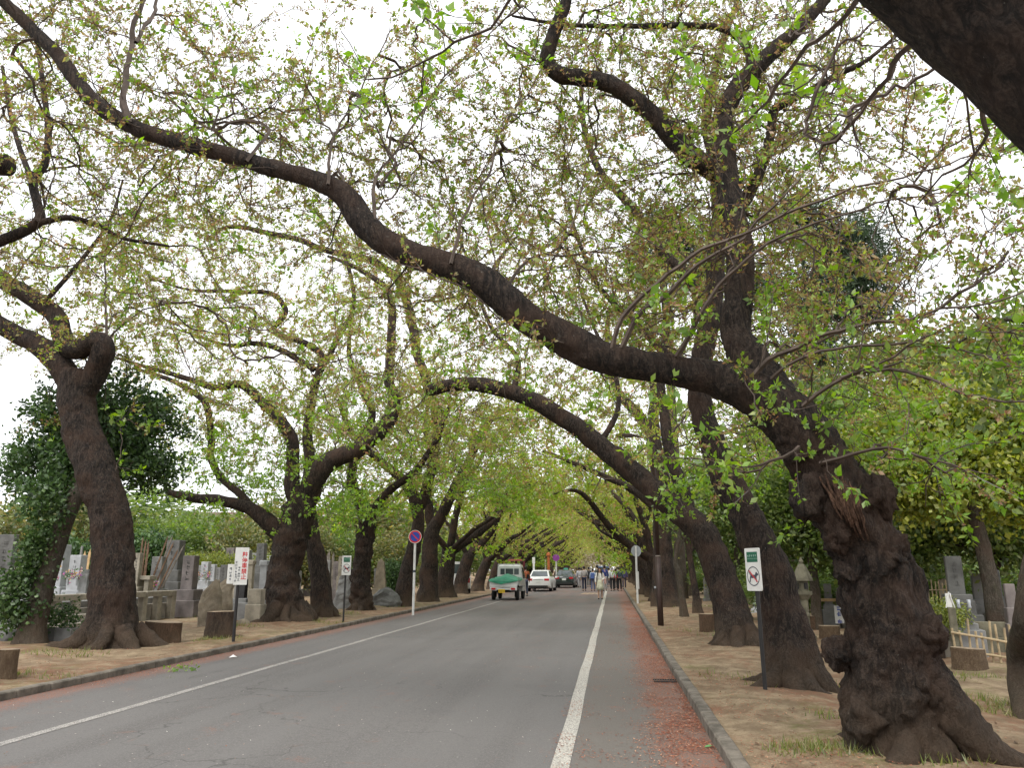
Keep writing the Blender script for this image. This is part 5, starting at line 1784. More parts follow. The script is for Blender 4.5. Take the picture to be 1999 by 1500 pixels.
def bouquet(px, py, Y, label, spread=.11, cols=None):
    q, s = at(px, py, Y)
    r = thing('flower_bunch', label, 'flowers', (q[0], Y, q[2] - .22), 0, 'flowers left at the graves')
    MB().lathe([(.035, 0), (.04, .16), (.05, .2)], 10).build('vase', ST_L, r)
    rng = np.random.default_rng(int(px * 7))
    cols = cols or [(.55, .12, .28), (.60, .36, .05), (.38, .15, .45), (.65, .5, .45)]
    V, F, K = [], [], []
    for k in range(46):
        c = rng.normal(0, 1, 3) * [spread * .7, spread * .6, spread * .8] + [0, 0, .3]
        g_ = k < 22
        for j in range(3 if g_ else 5):
            d = unit(rng.normal(0, 1, 3) + [0, 0, .3])
            nr = unit(np.cross(d, rng.normal(0, 1, 3)))
            ln = .07 if g_ else .036
            b0 = len(V)
            V += list(leaf_tris(c, d, nr, ln, ln * (.2 if g_ else .45)))
            F += [(b0, b0 + 1, b0 + 2), (b0, b0 + 2, b0 + 3)]
            K += [np.array((.06, .12, .03)) if g_ else np.array(cols[k % len(cols)])] * 4
    mesh_np('blossom', V, F, LEAF_MAPLE, r, colors=np.array(K))
    return r


Lg = [
    (112, 1064, 1146, 25, 22, ST_L, 'tall pale grey square gravestone, leftmost beside the ivy trunk', [(1.35, 14), (1.9, 20)], {}),
    (146, 1084, 1152, 24, 21.6, ST_L, 'pale grey gravestone with flowers, left of the hooked cherry', [(1.5, 12), (2.1, 20)], {}),
    (134, 1092, 1150, 12, 24, ST_B, 'narrow cream grave pillar between the two pale gravestones', [(1.4, 12)], {}),
    (155, 1066, 1110, 6, 27, ST_M, 'thin grey stone spike behind the pale gravestones', [(1.6, 20)], dict(taper=.6)),
    (164, 1121, 1156, 16, 21, ST_M, 'short grey block stone against the hooked cherry trunk', [(1.2, 10)], {}),
    (170, 1112, 1122, 18, 23, ST_D, 'dark low stone half hidden by the hooked cherry trunk', [(1.2, 40)], {}),
    (4, 1044, 1140, 34, 20, ST_D, 'dark grey gravestone cut by the left edge', [(1.3, 20), (1.7, 20)], dict(depth=.4)),
    (22, 1085, 1140, 20, 23, ST_B, 'beige gravestone beside the dark one at the left edge', [(1.4, 20)], {}),
    (306, 1087, 1150, 22, 26, ST_M, 'grey square gravestone right of the hooked cherry', [(1.5, 14), (1.9, 20)], {}),
    (339, 1055, 1113, 27, 27.5, ST_D, 'tallest dark grave pillar on stepped plinths', [(1.45, 22), (1.8, 22), (2.3, 30)], {}),
    (368, 1085, 1151, 24, 24, ST_P, 'purplish grey gravestone right of the tallest dark pillar', [(1.75, 20), (2.2, 26)], {}),
    (388, 1104, 1130, 11, 31, ST_M, 'small grey stone between the purplish and white gravestones', [(1.5, 20)], {}),
    (400, 1097, 1134, 15, 30, ST_L, 'white grave pillar above the flowers', [(1.6, 12), (2.2, 20)], {}),
    (414, 1102, 1134, 12, 31, ST_L, 'pale bluish grave pillar beside the white one', [(1.6, 12), (2.0, 20)], {}),
    (437, 1103, 1140, 14, 33, ST_D, 'dark stone left of the no-stopping sign', [(1.6, 20)], {}),
    (448, 1070, 1105, 16, 38, ST_P, 'mauve stone slab behind the no-stopping sign', [(1.6, 20)], dict(depth=.4)),
    (480, 1074, 1092, 18, 30, ST_M, 'bluish grey stone top right of the no-stopping sign', [(1.0, 30), (1.5, 30)], {}),
    (486, 1095, 1156, 12, 27, ST_B, 'beige capped stone post right of the no-stopping sign', [(1.6, 10)], dict(top='cap')),
    (472, 1131, 1168, 16, 22, ST_K, 'black polished stone behind the sign post', [(1.9, 8), (3.2, 18)], dict(tmat=ST_M)),
    (509, 1061, 1104, 16, 33, ST_D, 'tall dark gravestone far behind the capped posts', [(1.7, 14), (2.2, 30)], {}),
    (512, 1096, 1172, 13, 24, ST_L, 'pale capped stone post left of the twisted cherry', [(1.5, 10)], dict(top='cap')),
    (530, 1110, 1150, 16, 30, ST_M, 'grey tiered stone partly behind the twisted cherry', [(1.6, 12), (2.1, 20)], {}),
    (637, 1094, 1146, 16, 36, ST_M, 'grey gravestone seen between the slim cherry and the dog sign', [(1.5, 10)], {}),
    (654, 1096, 1150, 10, 34, ST_P, 'brownish slab behind the small dog sign', [(1.4, 10)], dict(depth=.4)),
    (668, 1086, 1125, 14, 31, ST_B, 'beige square stone top behind the small dog sign', [(1.2, 30)], {}),
    (742, 1090, 1150, 24, 33, ST_R, 'tapering pointed stone stele right of the burr-covered trunk', [(1.3, 8)], dict(taper=.55, depth=.4, top='point')),
    (735, 1110, 1150, 10, 38, ST_D, 'dark stone post behind the pointed stele', [(1.5, 10)], {}),
    (768, 1125, 1155, 8, 40, ST_L, 'small white stone right of the pointed stele', [(1.5, 10)], {}),
    (905, 1105, 1135, 6, 55, ST_L, 'small white stone post between trunks left of the pickup', [(1.5, 8)], {}),
    (60, 1092, 1146, 20, 25, ST_M, 'grey gravestone just left of the leftmost pale one, behind ivy', [(1.5, 14)], {}),
    (90, 1100, 1150, 12, 27, ST_L, 'narrow pale stone behind the ivy trunk', [(1.5, 14)], {}),
    (180, 1098, 1150, 12, 29, ST_M, 'grey stone edge showing left of the hooked cherry trunk', [(1.5, 14)], {}),
    (325, 1100, 1150, 12, 30, ST_M, 'grey stone squeezed between the square and tallest dark graves', [(1.5, 14)], {}),
    (352, 1120, 1160, 16, 29, ST_D, 'low dark stone right of the tallest pillar plinth', [(1.5, 14)], {}),
    (425, 1108, 1140, 10, 34, ST_M, 'small grey stone above the split standing stone', [(1.5, 14)], {}),
    (458, 1112, 1150, 12, 30, ST_B, 'beige stone hidden partly by the no-stopping board', [(1.5, 14)], {}),
    (497, 1080, 1120, 12, 36, ST_M, 'distant grey stone between capped post and dark gravestone', [(1.5, 14)], {}),
    (500, 1150, 1180, 26, 21.5, ST_B, 'low beige block wall stub left of the twisted cherry', [(1.2, 14)], {}),
    (525, 1085, 1130, 12, 38, ST_L, 'distant pale stone left of the twisted cherry trunk', [(1.5, 14)], {}),
    (580, 1115, 1150, 12, 40, ST_M, 'grey stone far behind the twisted cherry root', [(1.6, 10)], {}),
    (600, 1105, 1150, 12, 42, ST_P, 'mauve stone between the twisted and slim cherries', [(1.6, 10)], {}),
]
for px, yt, yb, w_, Y, m_, lab, tr, kw in Lg:
    stone(px, yt, yb, w_, Y, m_, lab, tr, **kw)

Rg = [
    (1868, 1086, 1160, 29, 15.5, ST_D, 'tall dark gravestone with tapered slab at the right', [(1.7, 12), (1.9, 26), (2.6, 30)], dict(depth=.5, taper=1.0)),
    (1945, 1113, 1165, 21, 16, ST_D, 'dark gravestone on a square block near the right edge', [(1.7, 30), (2.4, 20), (3.0, 30)], dict(depth=.6)),
    (1975, 1140, 1186, 18, 15, ST_P, 'rough brownish stone post at the right edge', [(1.3, 30), (1.6, 10)], {}),
    (1884, 1192, 1216, 26, 14.9, ST_D, 'low dark altar stone before the tall right gravestone', [(1.5, 12), (2.2, 20)], dict(tmat=ST_M)),
    (1867, 1186, 1262, 13, 14.0, ST_MOSS, 'weathered stone gatepost behind the pale sawn stump', [(1.25, 6)], {}),
    (1830, 1222, 1248, 70, 15, CONC, 'low concrete block edging under the small hedge', [(1.05, 8)], dict(depth=.25)),
    (1930, 1214, 1244, 66, 15.2, ST_MOSS, 'long low stone curb behind the crooked bamboo fence', [(1.05, 10)], dict(depth=.2)),
    (1958, 1246, 1256, 55, 15.4, ST_M, 'grey stone slab edge by the bamboo fence end', [(1.05, 8)], dict(depth=.3)),
    (1520, 1128, 1172, 18, 24, ST_M, 'grey stone peeking past the leaning cherry trunk', [(1.5, 10), (2, 20)], {}),
    (1560, 1125, 1180, 16, 22, ST_D, 'dark stone behind the mossy lantern', [(1.5, 10), (2, 20)], {}),
    (1618, 1140, 1180, 14, 21, ST_M, 'grey stone behind the wooden rail fence', [(1.5, 10), (2, 20)], {}),
    (1480, 1135, 1178, 14, 28, ST_L, 'pale stone right of the stub-limbed cherry trunk', [(1.5, 10), (2, 20)], {}),
    (1910, 1120, 1170, 16, 19, ST_M, 'grey stone between the two dark right gravestones', [(1.5, 10), (2, 20)], {}),
    (1845, 1130, 1180, 14, 19, ST_B, 'beige stone left of the tall right gravestone', [(1.5, 10), (2, 20)], {}),
    (1412, 1130, 1172, 12, 36, ST_L, 'pale stone glimpsed behind the stub-limbed cherry', [(1.5, 10)], {}),
    (1380, 1128, 1168, 10, 38, ST_M, 'grey stone right of the slim dark trunk', [(1.5, 10)], {}),
]
for px, yt, yb, w_, Y, m_, lab, tr, kw in Rg:
    stone(px, yt, yb, w_, Y, m_, lab, tr, rz=-0.2, **kw)

for px, py, Y, lab in ((104, 1128, 21.4, 'flowers before the leftmost pale gravestone'), (133, 1128, 21, 'pink flowers and leaves left of the second pale gravestone'), (150, 1128, 20.8, 'yellow and purple flowers against the second pale gravestone'), (298, 1145, 25.4, 'orange and purple flowers by the grey square gravestone'), (386, 1128, 28, 'purple flowers left of the white grave pillar'), (402, 1128, 28, 'pink flowers right of the white grave pillar')):
    bouquet(px, py, Y, lab)

# rough cleft stele
def rock(name, label, px, ytop, ybase, wpx, Y, mat, seed, prof, cat='stone', depth=.45):
    q, s = at(px, ybase, Y)
    zt = at(px, ytop, Y)[0][2]
    g0 = gzf(q[0], Y) - .06
    r = thing(name, label, cat, (q[0], Y, g0), 0)
    H = zt - g0
    W = wpx * s
    n, mrow = 28, 18
    V = []
    for i in range(mrow + 1):
        t = i / mrow
        for k in range(n):
            a = 2 * math.pi * k / n
            ca, sa = math.cos(a), math.sin(a)
            e = .5
            x = math.copysign(abs(ca) ** e, ca) * W / 2 * np.interp(t, prof[0], prof[1])
            y = math.copysign(abs(sa) ** e, sa) * W * depth / 2 * np.interp(t, prof[0], prof[1]) ** .5
            zz = t * H * np.interp(x / W + .5, prof[2], prof[3])
            V.append((x, y, zz))
    V = np.array(V)
    V += .035 * W / .5 * np.stack([fbm(V * 3.5 + seed, 3), fbm(V * 3.5 + seed + 9, 3), fbm(V * 3.5 + seed + 21, 3)], 1) * np.array([1, 1, .6])
    F = [(i * n + k, i * n + (k + 1) % n, (i + 1) * n + (k + 1) % n, (i + 1) * n + k) for i in range(mrow) for k in range(n)]
    me = MB().add(V, F + [tuple(mrow * n + k for k in range(n))])
    me.build('face', mat, r)
    return r


rock('standing_stone', 'big rough brown standing stone with a slanted split top', 408, 1130, 1200, 42, 19.5, ST_R, 3, ([0, .5, 1], [1, .95, .85], [0, .35, .75, 1], [.72, .78, 1.0, .92]))
rock('standing_stone', 'narrower rough brown stone leaning behind the split standing stone', 436, 1126, 1190, 34, 20.6, ST_R, 5, ([0, .5, 1], [1, .95, .8], [0, .5, 1], [.8, .95, 1]))
rock('memorial_stone', 'grey sloping memorial slab behind the small dog sign post', 672, 1122, 1168, 44, 29, ST_M, 8, ([0, .5, 1], [1, .8, .5], [0, .5, 1], [.9, 1, .95]), depth=.35)
rock('garden_rock', 'dark lumpy rock at the foot of the pointed stele', 752, 1148, 1172, 58, 31.5, ST_D, 11, ([0, .4, .8, 1], [1, 1, .8, .4], [0, .5, 1], [.7, 1, .8]), depth=.7)
rock('garden_rock', 'small grey boulder in the grass left of the twisted cherry', 475, 1208, 1222, 26, 20.5, ST_R, 12, ([0, .4, .8, 1], [1, 1, .7, .3], [0, .5, 1], [.8, 1, .7]), depth=.8)
rock('garden_rock', 'dark boulder under the ivy at the left edge', 10, 1228, 1248, 50, 15.2, ST_D, 13, ([0, .4, .8, 1], [1, 1, .8, .5], [0, .5, 1], [.8, 1, .9]), depth=.7)
rock('flat_stone', 'flat concrete slab lying in the soil at the twisted cherry foot', 545, 1232, 1242, 90, 19.6, CONC, 14, ([0, .6, 1], [1, 1, .95], [0, 1], [1, 1]), depth=.5)

# terrace with stone rail left of and behind the hooked cherry
a0, _ = gnd(78, 1230)
a1, _ = gnd(345, 1206)
dv = (a1 - a0)[:2]
LT = float(np.linalg.norm(dv))
rz = math.atan2(dv[1], dv[0])
tr = thing('stone_terrace', 'low stone terrace with a railing and steps behind the hooked cherry', 'wall', (a0[0], a0[1], gzf(a0[0], a0[1]) - .05), rz)
rail_z = .83
for k in range(9):
    x = k * LT / 8
    MB().box((x, .25, rail_z * .5), (.20, .2, rail_z + (.08 if k in (0, 8) else -.05)), ch=.015).build('rail_post', ST_B, tr)
for k in range(4):
    MB().box(((k + .5) * LT / 4, .25, rail_z - .04), (LT / 4 - .02, .24, .16), ch=.015).build('rail', ST_B, tr)
for k in range(7):
    MB().box(((k + .5) * LT / 7, .42, .24), (LT / 7 - .012, .16, .52), ch=.012).build('wall_block', CONC, tr)
for k in range(5):
    MB().box(((k + .5) * LT * .5 / 5, -.05, .19), (LT * .5 / 5 - .01, .36, .36), ch=.012).build('step_block', CONC, tr)
for k in range(5):
    MB().box(((k + .5) * LT * .5 / 5, -.38, .10), (LT * .5 / 5 - .01, .34, .18), ch=.012).build('step_block', CONC, tr)
MB().box((LT * .5, 1.9, .32), (LT, 2.8, .72), ch=.02).build('terrace_bed', ST_M, tr)

# stone table, lattice and stakes right of the hooked cherry
q, s = at(284, 1128, 24.6)
r = thing('stone_table', 'small stone table on square legs right of the hooked cherry', 'table', (q[0], q[1], gzf(q[0], q[1]) - .03))
zz = q[2] - r.location.z
MB().box((0, 0, zz), (.56, .4, .12), ch=.012).build('slab', ST_B, r)
for x in (-.17, .14):
    MB().box((x, 0, zz / 2 - .03), (.16, .3, zz - .06), ch=.01).build('leg', ST_B, r)
stone(264, 1080, 1146, 14, 24.4, ST_B, 'tan stone post against the right side of the hooked cherry', [(1.6, 10)])


def stakes(label, px, ybase, ytop, Y, n, fan, mat, wpx=4, lean=0.0, seed=0):
    q, s = at(px, ybase, Y)
    z1 = at(px, ytop, Y)[0][2]
    g0 = gzf(q[0], Y)
    r = thing('grave_stakes', label, 'stakes', (q[0], Y, g0), 0)
    rng = random.Random(seed)
    H = z1 - g0
    for k in range(n):
        t = (k - (n - 1) / 2) / max(1, n - 1) * 2
        ang = lean + fan * t + rng.uniform(-.03, .03)
        h = H * rng.uniform(.86, 1.03)
        w = wpx * s
        mb = MB().box((0, 0, h / 2), (w, .02, h), M=None)
        mb.box((0, 0, h + .05), (w * .55, .02, .1), taper=.2)
        for nz in (.88, .92):
            mb.box((0, 0, h * nz), (w * 1.25, .024, .02))
        o = mb.build('stake', mat, r)
        o.location = (t * .12, rng.uniform(-.05, .05), 0)
        o.rotation_euler = (rng.uniform(-.04, .04), ang, 0)
    return r


stakes('brown wooden memorial stakes leaning right beside the hooked cherry', 286, 1128, 1046, 25.6, 3, .07, WOOD_B, 3, .36, 1)
stakes('upright reddish wooden memorial stakes beside the hooked cherry trunk', 276, 1128, 1056, 25.4, 4, .03, WOOD_B, 3, .0, 2)
stakes('pale memorial stakes tilting right above the stone table', 296, 1100, 1036, 26, 2, .06, WOOD, 3, .38, 3)
stakes('grey weathered memorial stakes between the slim cherry and the dog sign', 645, 1120, 1072, 36, 4, .02, WOOD, 4, 0, 4)
stakes('new yellow wooden memorial stakes left of the hooked cherry', 168, 1120, 1080, 24, 3, .02, WOOD_Y, 5, .02, 5)

q, s = gnd(654, 1170)
r = thing('notice_board', 'narrow white notice board with black vertical writing by the slab', 'sign', (q[0], q[1] + 3, .05), .3)
zt, zb = at(658, 1136, q[1] + 3)[0][2] - .05, at(653, 1166, q[1] + 3)[0][2] - .05
MB().box((0, .03, zt / 2), (.05, .03, zt)).build('post', WOOD, r)
bd = MB().box((0, 0, (zt + zb) / 2), (.22, .02, zt - zb)).build('board', WHITE, r)
glyph_marks(5, .13, INK, bd, TM(0, -.013, (zt + zb) / 2), vertical=True, seed=6)


# ------------------------------------------------------------------ stumps
def stump(label, px, ytop, ybase, wpx, mat, seed, squash=.8, tilt=0.0, top=SAWN, flare=.12):
    q, s = gnd(px, ybase - 2)
    Y = q[1] + wpx * s * squash * .5
    q2, s2 = at(px, ybase, Y)
    zt = at(px, ytop, Y)[0][2]
    g0 = gzf(q2[0], Y) - .06
    r = thing('tree_stump', label, 'stump', (q2[0], Y, g0), 0, 'sawn tree stumps on the verges')
    H = zt - g0
    R0_ = wpx * s2 / 2
    n, rows = 40, 14
    V = []
    for i in range(rows + 1):
        t = i / rows
        for k in range(n):
            a = 2 * math.pi * k / n
            V.append((R0_ * math.cos(a), R0_ * squash * math.sin(a), t * H))
    V = np.array(V)
    nz = fbm(V * [1, 1, .35] * (1.6 / R0_) + seed, 4)
    fl = flare * np.exp(-V[:, 2] / (.25 * H)) * (.6 + .5 * np.sin(np.arctan2(V[:, 1], V[:, 0]) * 5 + seed))
    k_ = (1 + .10 * nz + fl)[:, None]
    V[:, :2] *= k_
    V[:, 2] += tilt * V[:, 0] * (V[:, 2] / H)
    F = [(i * n + k, i * n + (k + 1) % n, (i + 1) * n + (k + 1) % n, (i + 1) * n + k) for i in range(rows) for k in range(n)]
    MB().add(V, F).build('bark', mat, r, True)
    rim = V[rows * n:]
    cen = rim.mean(0)
    T_ = [tuple(cen + (p - cen) * .55 + np.array([0, 0, .008])) for p in rim] + [tuple(p + np.array([0, 0, .002])) for p in rim] + [tuple(cen + np.array([0, 0, .01]))]
    F = [(k, (k + 1) % n, 2 * n) for k in range(n)] + [(n + k, n + (k + 1) % n, (k + 1) % n, k) for k in range(n)]
    MB().add(T_, F).build('sawn_top', top, r)
    return r


stump('pale cut stump at the left edge of the verge', 10, 1268, 1328, 40, STUMP_PALE, 1)
stump('red-brown torn log stump right of the hooked cherry roots', 315, 1214, 1256, 72, STUMP_BARK, 2, .7, -.05)
stump('dark square-cut stump beside the no-stopping sign', 428, 1194, 1249, 58, BARK, 3, .8, .02)
stump('sawn stump left of the stub-limbed cherry on the right verge', 1384, 1199, 1234, 34, STUMP_BARK, 4)
stump('pale broad stump in front of the crooked bamboo fence', 1896, 1266, 1312, 62, STUMP_PALE, 5, .8, -.05)
stump('pale stump in front of the wooden rail fence', 1621, 1222, 1252, 40, STUMP_PALE, 6)
stump('darker stump left of the wooden rail fence post', 1585, 1203, 1236, 28, STUMP_BARK, 7)
stump('tiny dark stump behind the pale sapling', 1363, 1168, 1182, 14, BARK, 8)

# ------------------------------------------------------------------ right side fences, lantern, hedge
p0, s0 = gnd(1600, 1228)
r = thing('wooden_fence', 'weathered wooden post fence with a light top rail behind the leaning cherry', 'fence', (p0[0], p0[1], gzf(p0[0], p0[1]) - .05), .12)
zt = at(1598, 1148, p0[1])[0][2] - r.location.z
MB().box((0, 0, zt / 2), (.13, .13, zt), ch=.01).build('post', WOOD, r)
MB().box((.34, .02, zt * .36), (.07, .07, zt * .72), ch=.008).build('post', WOOD, r)
MB().box((.62, .05, zt * .5), (.12, .12, zt), ch=.01).build('post', WOOD, r)
MB().box((.42, -.07, zt * .72), (1.0, .06, .07), ch=.008).build('rail', WOOD_Y, r)
q, s = at(1638, 1200, p0[1] - .3)
r2 = thing('notice_board', 'small white board with dark lettering leaning by the gnarled trunk', 'sign', (q[0], q[1], gzf(q[0], q[1])), .2)
MB().box((0, .03, .45), (.03, .02, .9)).build('post', WOOD, r2)
bd = MB().box((0, 0, q[2] - r2.location.z), (.22, .015, .42)).build('board', WHITE, r2)
glyph_marks(3, .15, BLUE, bd, TM(0, -.011, q[2] - r2.location.z), vertical=True, seed=7)


def lantern(label, px, ytop, ybase, Y, mat, wpx):
    q, s = at(px, ybase, Y)
    g0 = gzf(q[0], Y) - .04
    zt = at(px, ytop, Y)[0][2] - g0
    w = wpx * s / 2
    r = thing('stone_lantern', label, 'lantern', (q[0], Y, g0), .4, 'stone lanterns')
    H = zt
    MB().lathe([(w * 1.0, 0), (w * 1.0, .08 * H), (w * .7, .10 * H), (w * .65, .16 * H)], 6).build('base', mat, r)
    MB().lathe([(w * .45, .16 * H), (w * .42, .30 * H), (w * .5, .31 * H), (w * .5, .34 * H), (w * .42, .35 * H), (w * .42, .5 * H)], 14).build('shaft', mat, r)
    MB().lathe([(w * .5, .5 * H), (w * .95, .56 * H), (w * .95, .60 * H)], 6).build('platform', mat, r)
    MB().lathe([(w * .6, .60 * H), (w * .6, .72 * H)], 6).build('light_box', mat, r)
    for k in range(3):  # solid black panels stand in for the shade inside the light box
        a = k * 2 * math.pi / 3 - 1.6
        MB().box((w * .54 * math.cos(a), w * .54 * math.sin(a), .66 * H), (w * .4, .02, .07 * H), rz=a + math.pi / 2).build('dark_opening_panel', ST_K, r)
    MB().lathe([(w * 1.15, .72 * H), (w * 1.1, .75 * H), (w * .55, .88 * H), (w * .3, .92 * H)], 6).build('roof', mat, r)
    MB().lathe([(w * .2, .92 * H), (w * .28, .95 * H), (w * .05, H)], 10).build('finial', mat, r)


lantern('mossy stone lantern between the two leaning cherry trunks', 1573, 1088, 1206, 17.5, ST_MOSS, 34)
lantern('smaller grey stone lantern left of the mossy lantern', 1546, 1094, 1190, 19.5, ST_M, 28)

rng = np.random.default_rng(5)
q, s = at(1830, 1200, 14.8)
r = thing('clipped_hedge', 'small bright green clipped hedge right of the gnarled trunk', 'hedge', (q[0], q[1], .1))
zz = q[2] - .1
leafy('foliage', r, [((-.15, 0, zz), (.28, .3, .22), 150), ((.18, 0, zz - .02), (.26, .3, .2), 130)], C_HEDGE, LEAF_MAPLE, rng, .75, .6, .1)
MB().tube([(0, 0, -.1), (0, 0, zz)], .05, 6).build('stem', BARK, r)
q, s = at(420, 1092, 36)
r = thing('clipped_hedge', 'long clipped yellow-green hedge behind the white grave pillars', 'hedge', (q[0], q[1], .05))
leafy('foliage', r, [((x, 0, q[2] - .25), (.7, .45, .38), 80) for x in np.linspace(-1.2, 2.2, 6)] + [((x, 0, .5), (.7, .45, .5), 50) for x in np.linspace(-1.2, 2.2, 6)], C_HEDGE, LEAF_MAPLE, rng, 1.5, .5, .1)

# bamboo fences
p0, _ = gnd(1872, 1292)
p1, _ = gnd(1990, 1300)
fr = thing('bamboo_fence', 'low crooked bamboo fence in front of the right graves', 'fence', (p0[0], p0[1] + .05, gzf(p0[0], p0[1]) - .05), -.12)
rr_ = random.Random(4)
for k in range(11):
    x = .0 + k * .105
    hgt = .62 + rr_.uniform(-.1, .16) - .012 * k
    o = MB().tube([(0, 0, 0), (rr_.uniform(-.03, .03), 0, hgt)], .018, 6).build('stake', BAMBOO, fr)
    o.location = (x, rr_.uniform(-.02, .02), 0)
for za, zb_ in ((.52, .28), (.24, .06)):
    MB().tube([(-.05, -.03, za), (.5, -.035, (za + zb_) / 2 + .03), (1.25, -.03, zb_)], .018, 6).build('rail', BAMBOO, fr)
q, s = at(1826, 1155, 17)
fr = thing('bamboo_fence', 'small upright bamboo screen behind the hedge on the right', 'fence', (q[0], q[1], gzf(q[0], q[1])), 0)
zt = at(1826, 1134, 17)[0][2] - fr.location.z
for k in range(7):
    MB().tube([(-.2 + k * .07, 0, 0), (-.2 + k * .07 + rr_.uniform(-.01, .01), 0, zt + rr_.uniform(-.06, .03))], .012, 6).build('stake', BAMBOO, fr)
for z in (zt * .55, zt * .85):
    MB().tube([(-.25, -.015, z), (.28, -.015, z)], .010, 6).build('rail', BAMBOO, fr)
q, s = at(1852, 1172, 14)
r = thing('easel_board', 'white folded board propped like an easel above the hedge', 'board', (q[0], q[1], gzf(q[0], q[1])), .3)
z = q[2] - r.location.z
MB().box((0, 0, z), (.10, .015, .22)).build('board', WHITE, r)
for sx in (-1, 1):
    MB().tube([(0, -.02, z + .13), (sx * .08, -.02, z - .12)], .011, 6).build('leg', WHITE_P, r)
MB().tube([(.0, .02, 0), (0, .02, z)], .02, 6).build('post', WOOD, r)
for k, px in enumerate((1872, 1893)):
    q, s = at(px, 1188, 14)
    r = thing('flower_vase', f'shiny steel grave vase, {("left", "right")[k]} one of the pair on the dark altar', 'vase', (q[0], q[1], q[2]), 0, 'steel grave vases')
    MB().lathe([(.025, 0), (.03, .02), (.022, .06), (.03, .14)], 12).build('cup', STEEL, r, True)

# planters by the ivy trunk
for k, (px, py, lab) in enumerate(((92, 1252, 'dark planter box with a small flowering bush by the ivy trunk'), (125, 1252, 'grey planter box with a leafy plant, right of the dark planter'))):
    q, s = gnd(px, py)
    r = thing('planter_box', lab, 'planter', (q[0], q[1], gzf(q[0], q[1]) - .02), .1, 'planters by the terrace steps')
    mb = MB()
    for dx, dy, w_, d_ in ((0, -.13, .42, .03), (0, .13, .42, .03), (-.195, 0, .03, .23), (.195, 0, .03, .23)):
        mb.box((dx, dy, .14), (w_, d_, .28))
    mb.build('box', (ST_D, ST_M)[k], r)
    MB().box((0, 0, .2), (.36, .23, .1)).build('soil', SOIL, r)
    leafy('foliage', r, [((0, 0, .48), (.2, .18, .25), 26)], C_IVY, LEAF_DARK, rng, .7, .2)

# drain grate in the gutter
q, s = gnd(1298, 1331, 0)
r = thing('drain_grate', 'iron drain grate in the gutter litter by the right kerb', 'grate', (q[0], q[1], .004))
for k in range(9):
    MB().box((-.14 + k * .035, 0, .006), (.016, .2, .012)).build('bar', BLACK, r)
for y in (-.19, .19):
    MB().box((0, y * .58, .007), (.32, .02, .014)).build('frame', BLACK, r)

# distant house roof on the left
q, s = at(425, 1012, 88)
r = thing('house', 'distant brown-roofed building above the trees on the left', 'building', (q[0], 88, 0), .15)
zr = q[2]
MB().box((0, 0, zr / 2), (6.5, 6, zr)).build('wall', ST_B, r)
MB().box((0, 0, zr + .25), (7.2, 6.8, .5), taper=.93).build('roof', plain('brown_roof', (.17, .11, .09), .7), r)
for k in range(4):
    for j in range(2):
        w_ = MB().box((-2.4 + k * 1.6, -3.02, zr - 1.2 - j * 2.4), (.9, .06, 1.2)).build('window', WHITE, r)
        MB().box((-2.4 + k * 1.6, -3.06, zr - 1.2 - j * 2.4), (.78, .03, 1.08)).build('pane', GLASS, w_)
# ------------------------------------------------------------------ vehicles
def wheel(parent, x, y, r, w):
    o = MB().lathe([(r * .62, -w / 2), (r * .94, -w / 2), (r, -w * .32), (r, w * .32), (r * .94, w / 2), (r * .62, w / 2)], 24).build('wheel', RUBBER, parent, True)
    o.rotation_euler = (0, math.pi / 2, 0)
    o.location = (x, y, r)
    MB().lathe([(r * .63, -w * .46), (r * .2, -w * .40), (r * .18, w * .40), (r * .63, w * .46)], 16).build('rim', STEEL, o, True)
    return o


def rsec(y, w, z0, z1, ch=.08, tuck=0.0):
    """rounded rectangular car cross-section at y"""
    return [(-w + tuck, y, z0), (-w, y, z0 + ch * 1.2), (-w * 1.0, y, z0 + (z1 - z0) * .55), (-w * .97, y, z1 - ch), (-w * .90, y, z1), (w * .90, y, z1), (w * .97, y, z1 - ch), (w * 1.0, y, z0 + (z1 - z0) * .55), (w, y, z0 + ch * 1.2), (w - tuck, y, z0)]


def panel(name, pts, mat, parent):
    return MB().add(pts, [tuple(range(len(pts)))]).build(name, mat, parent)


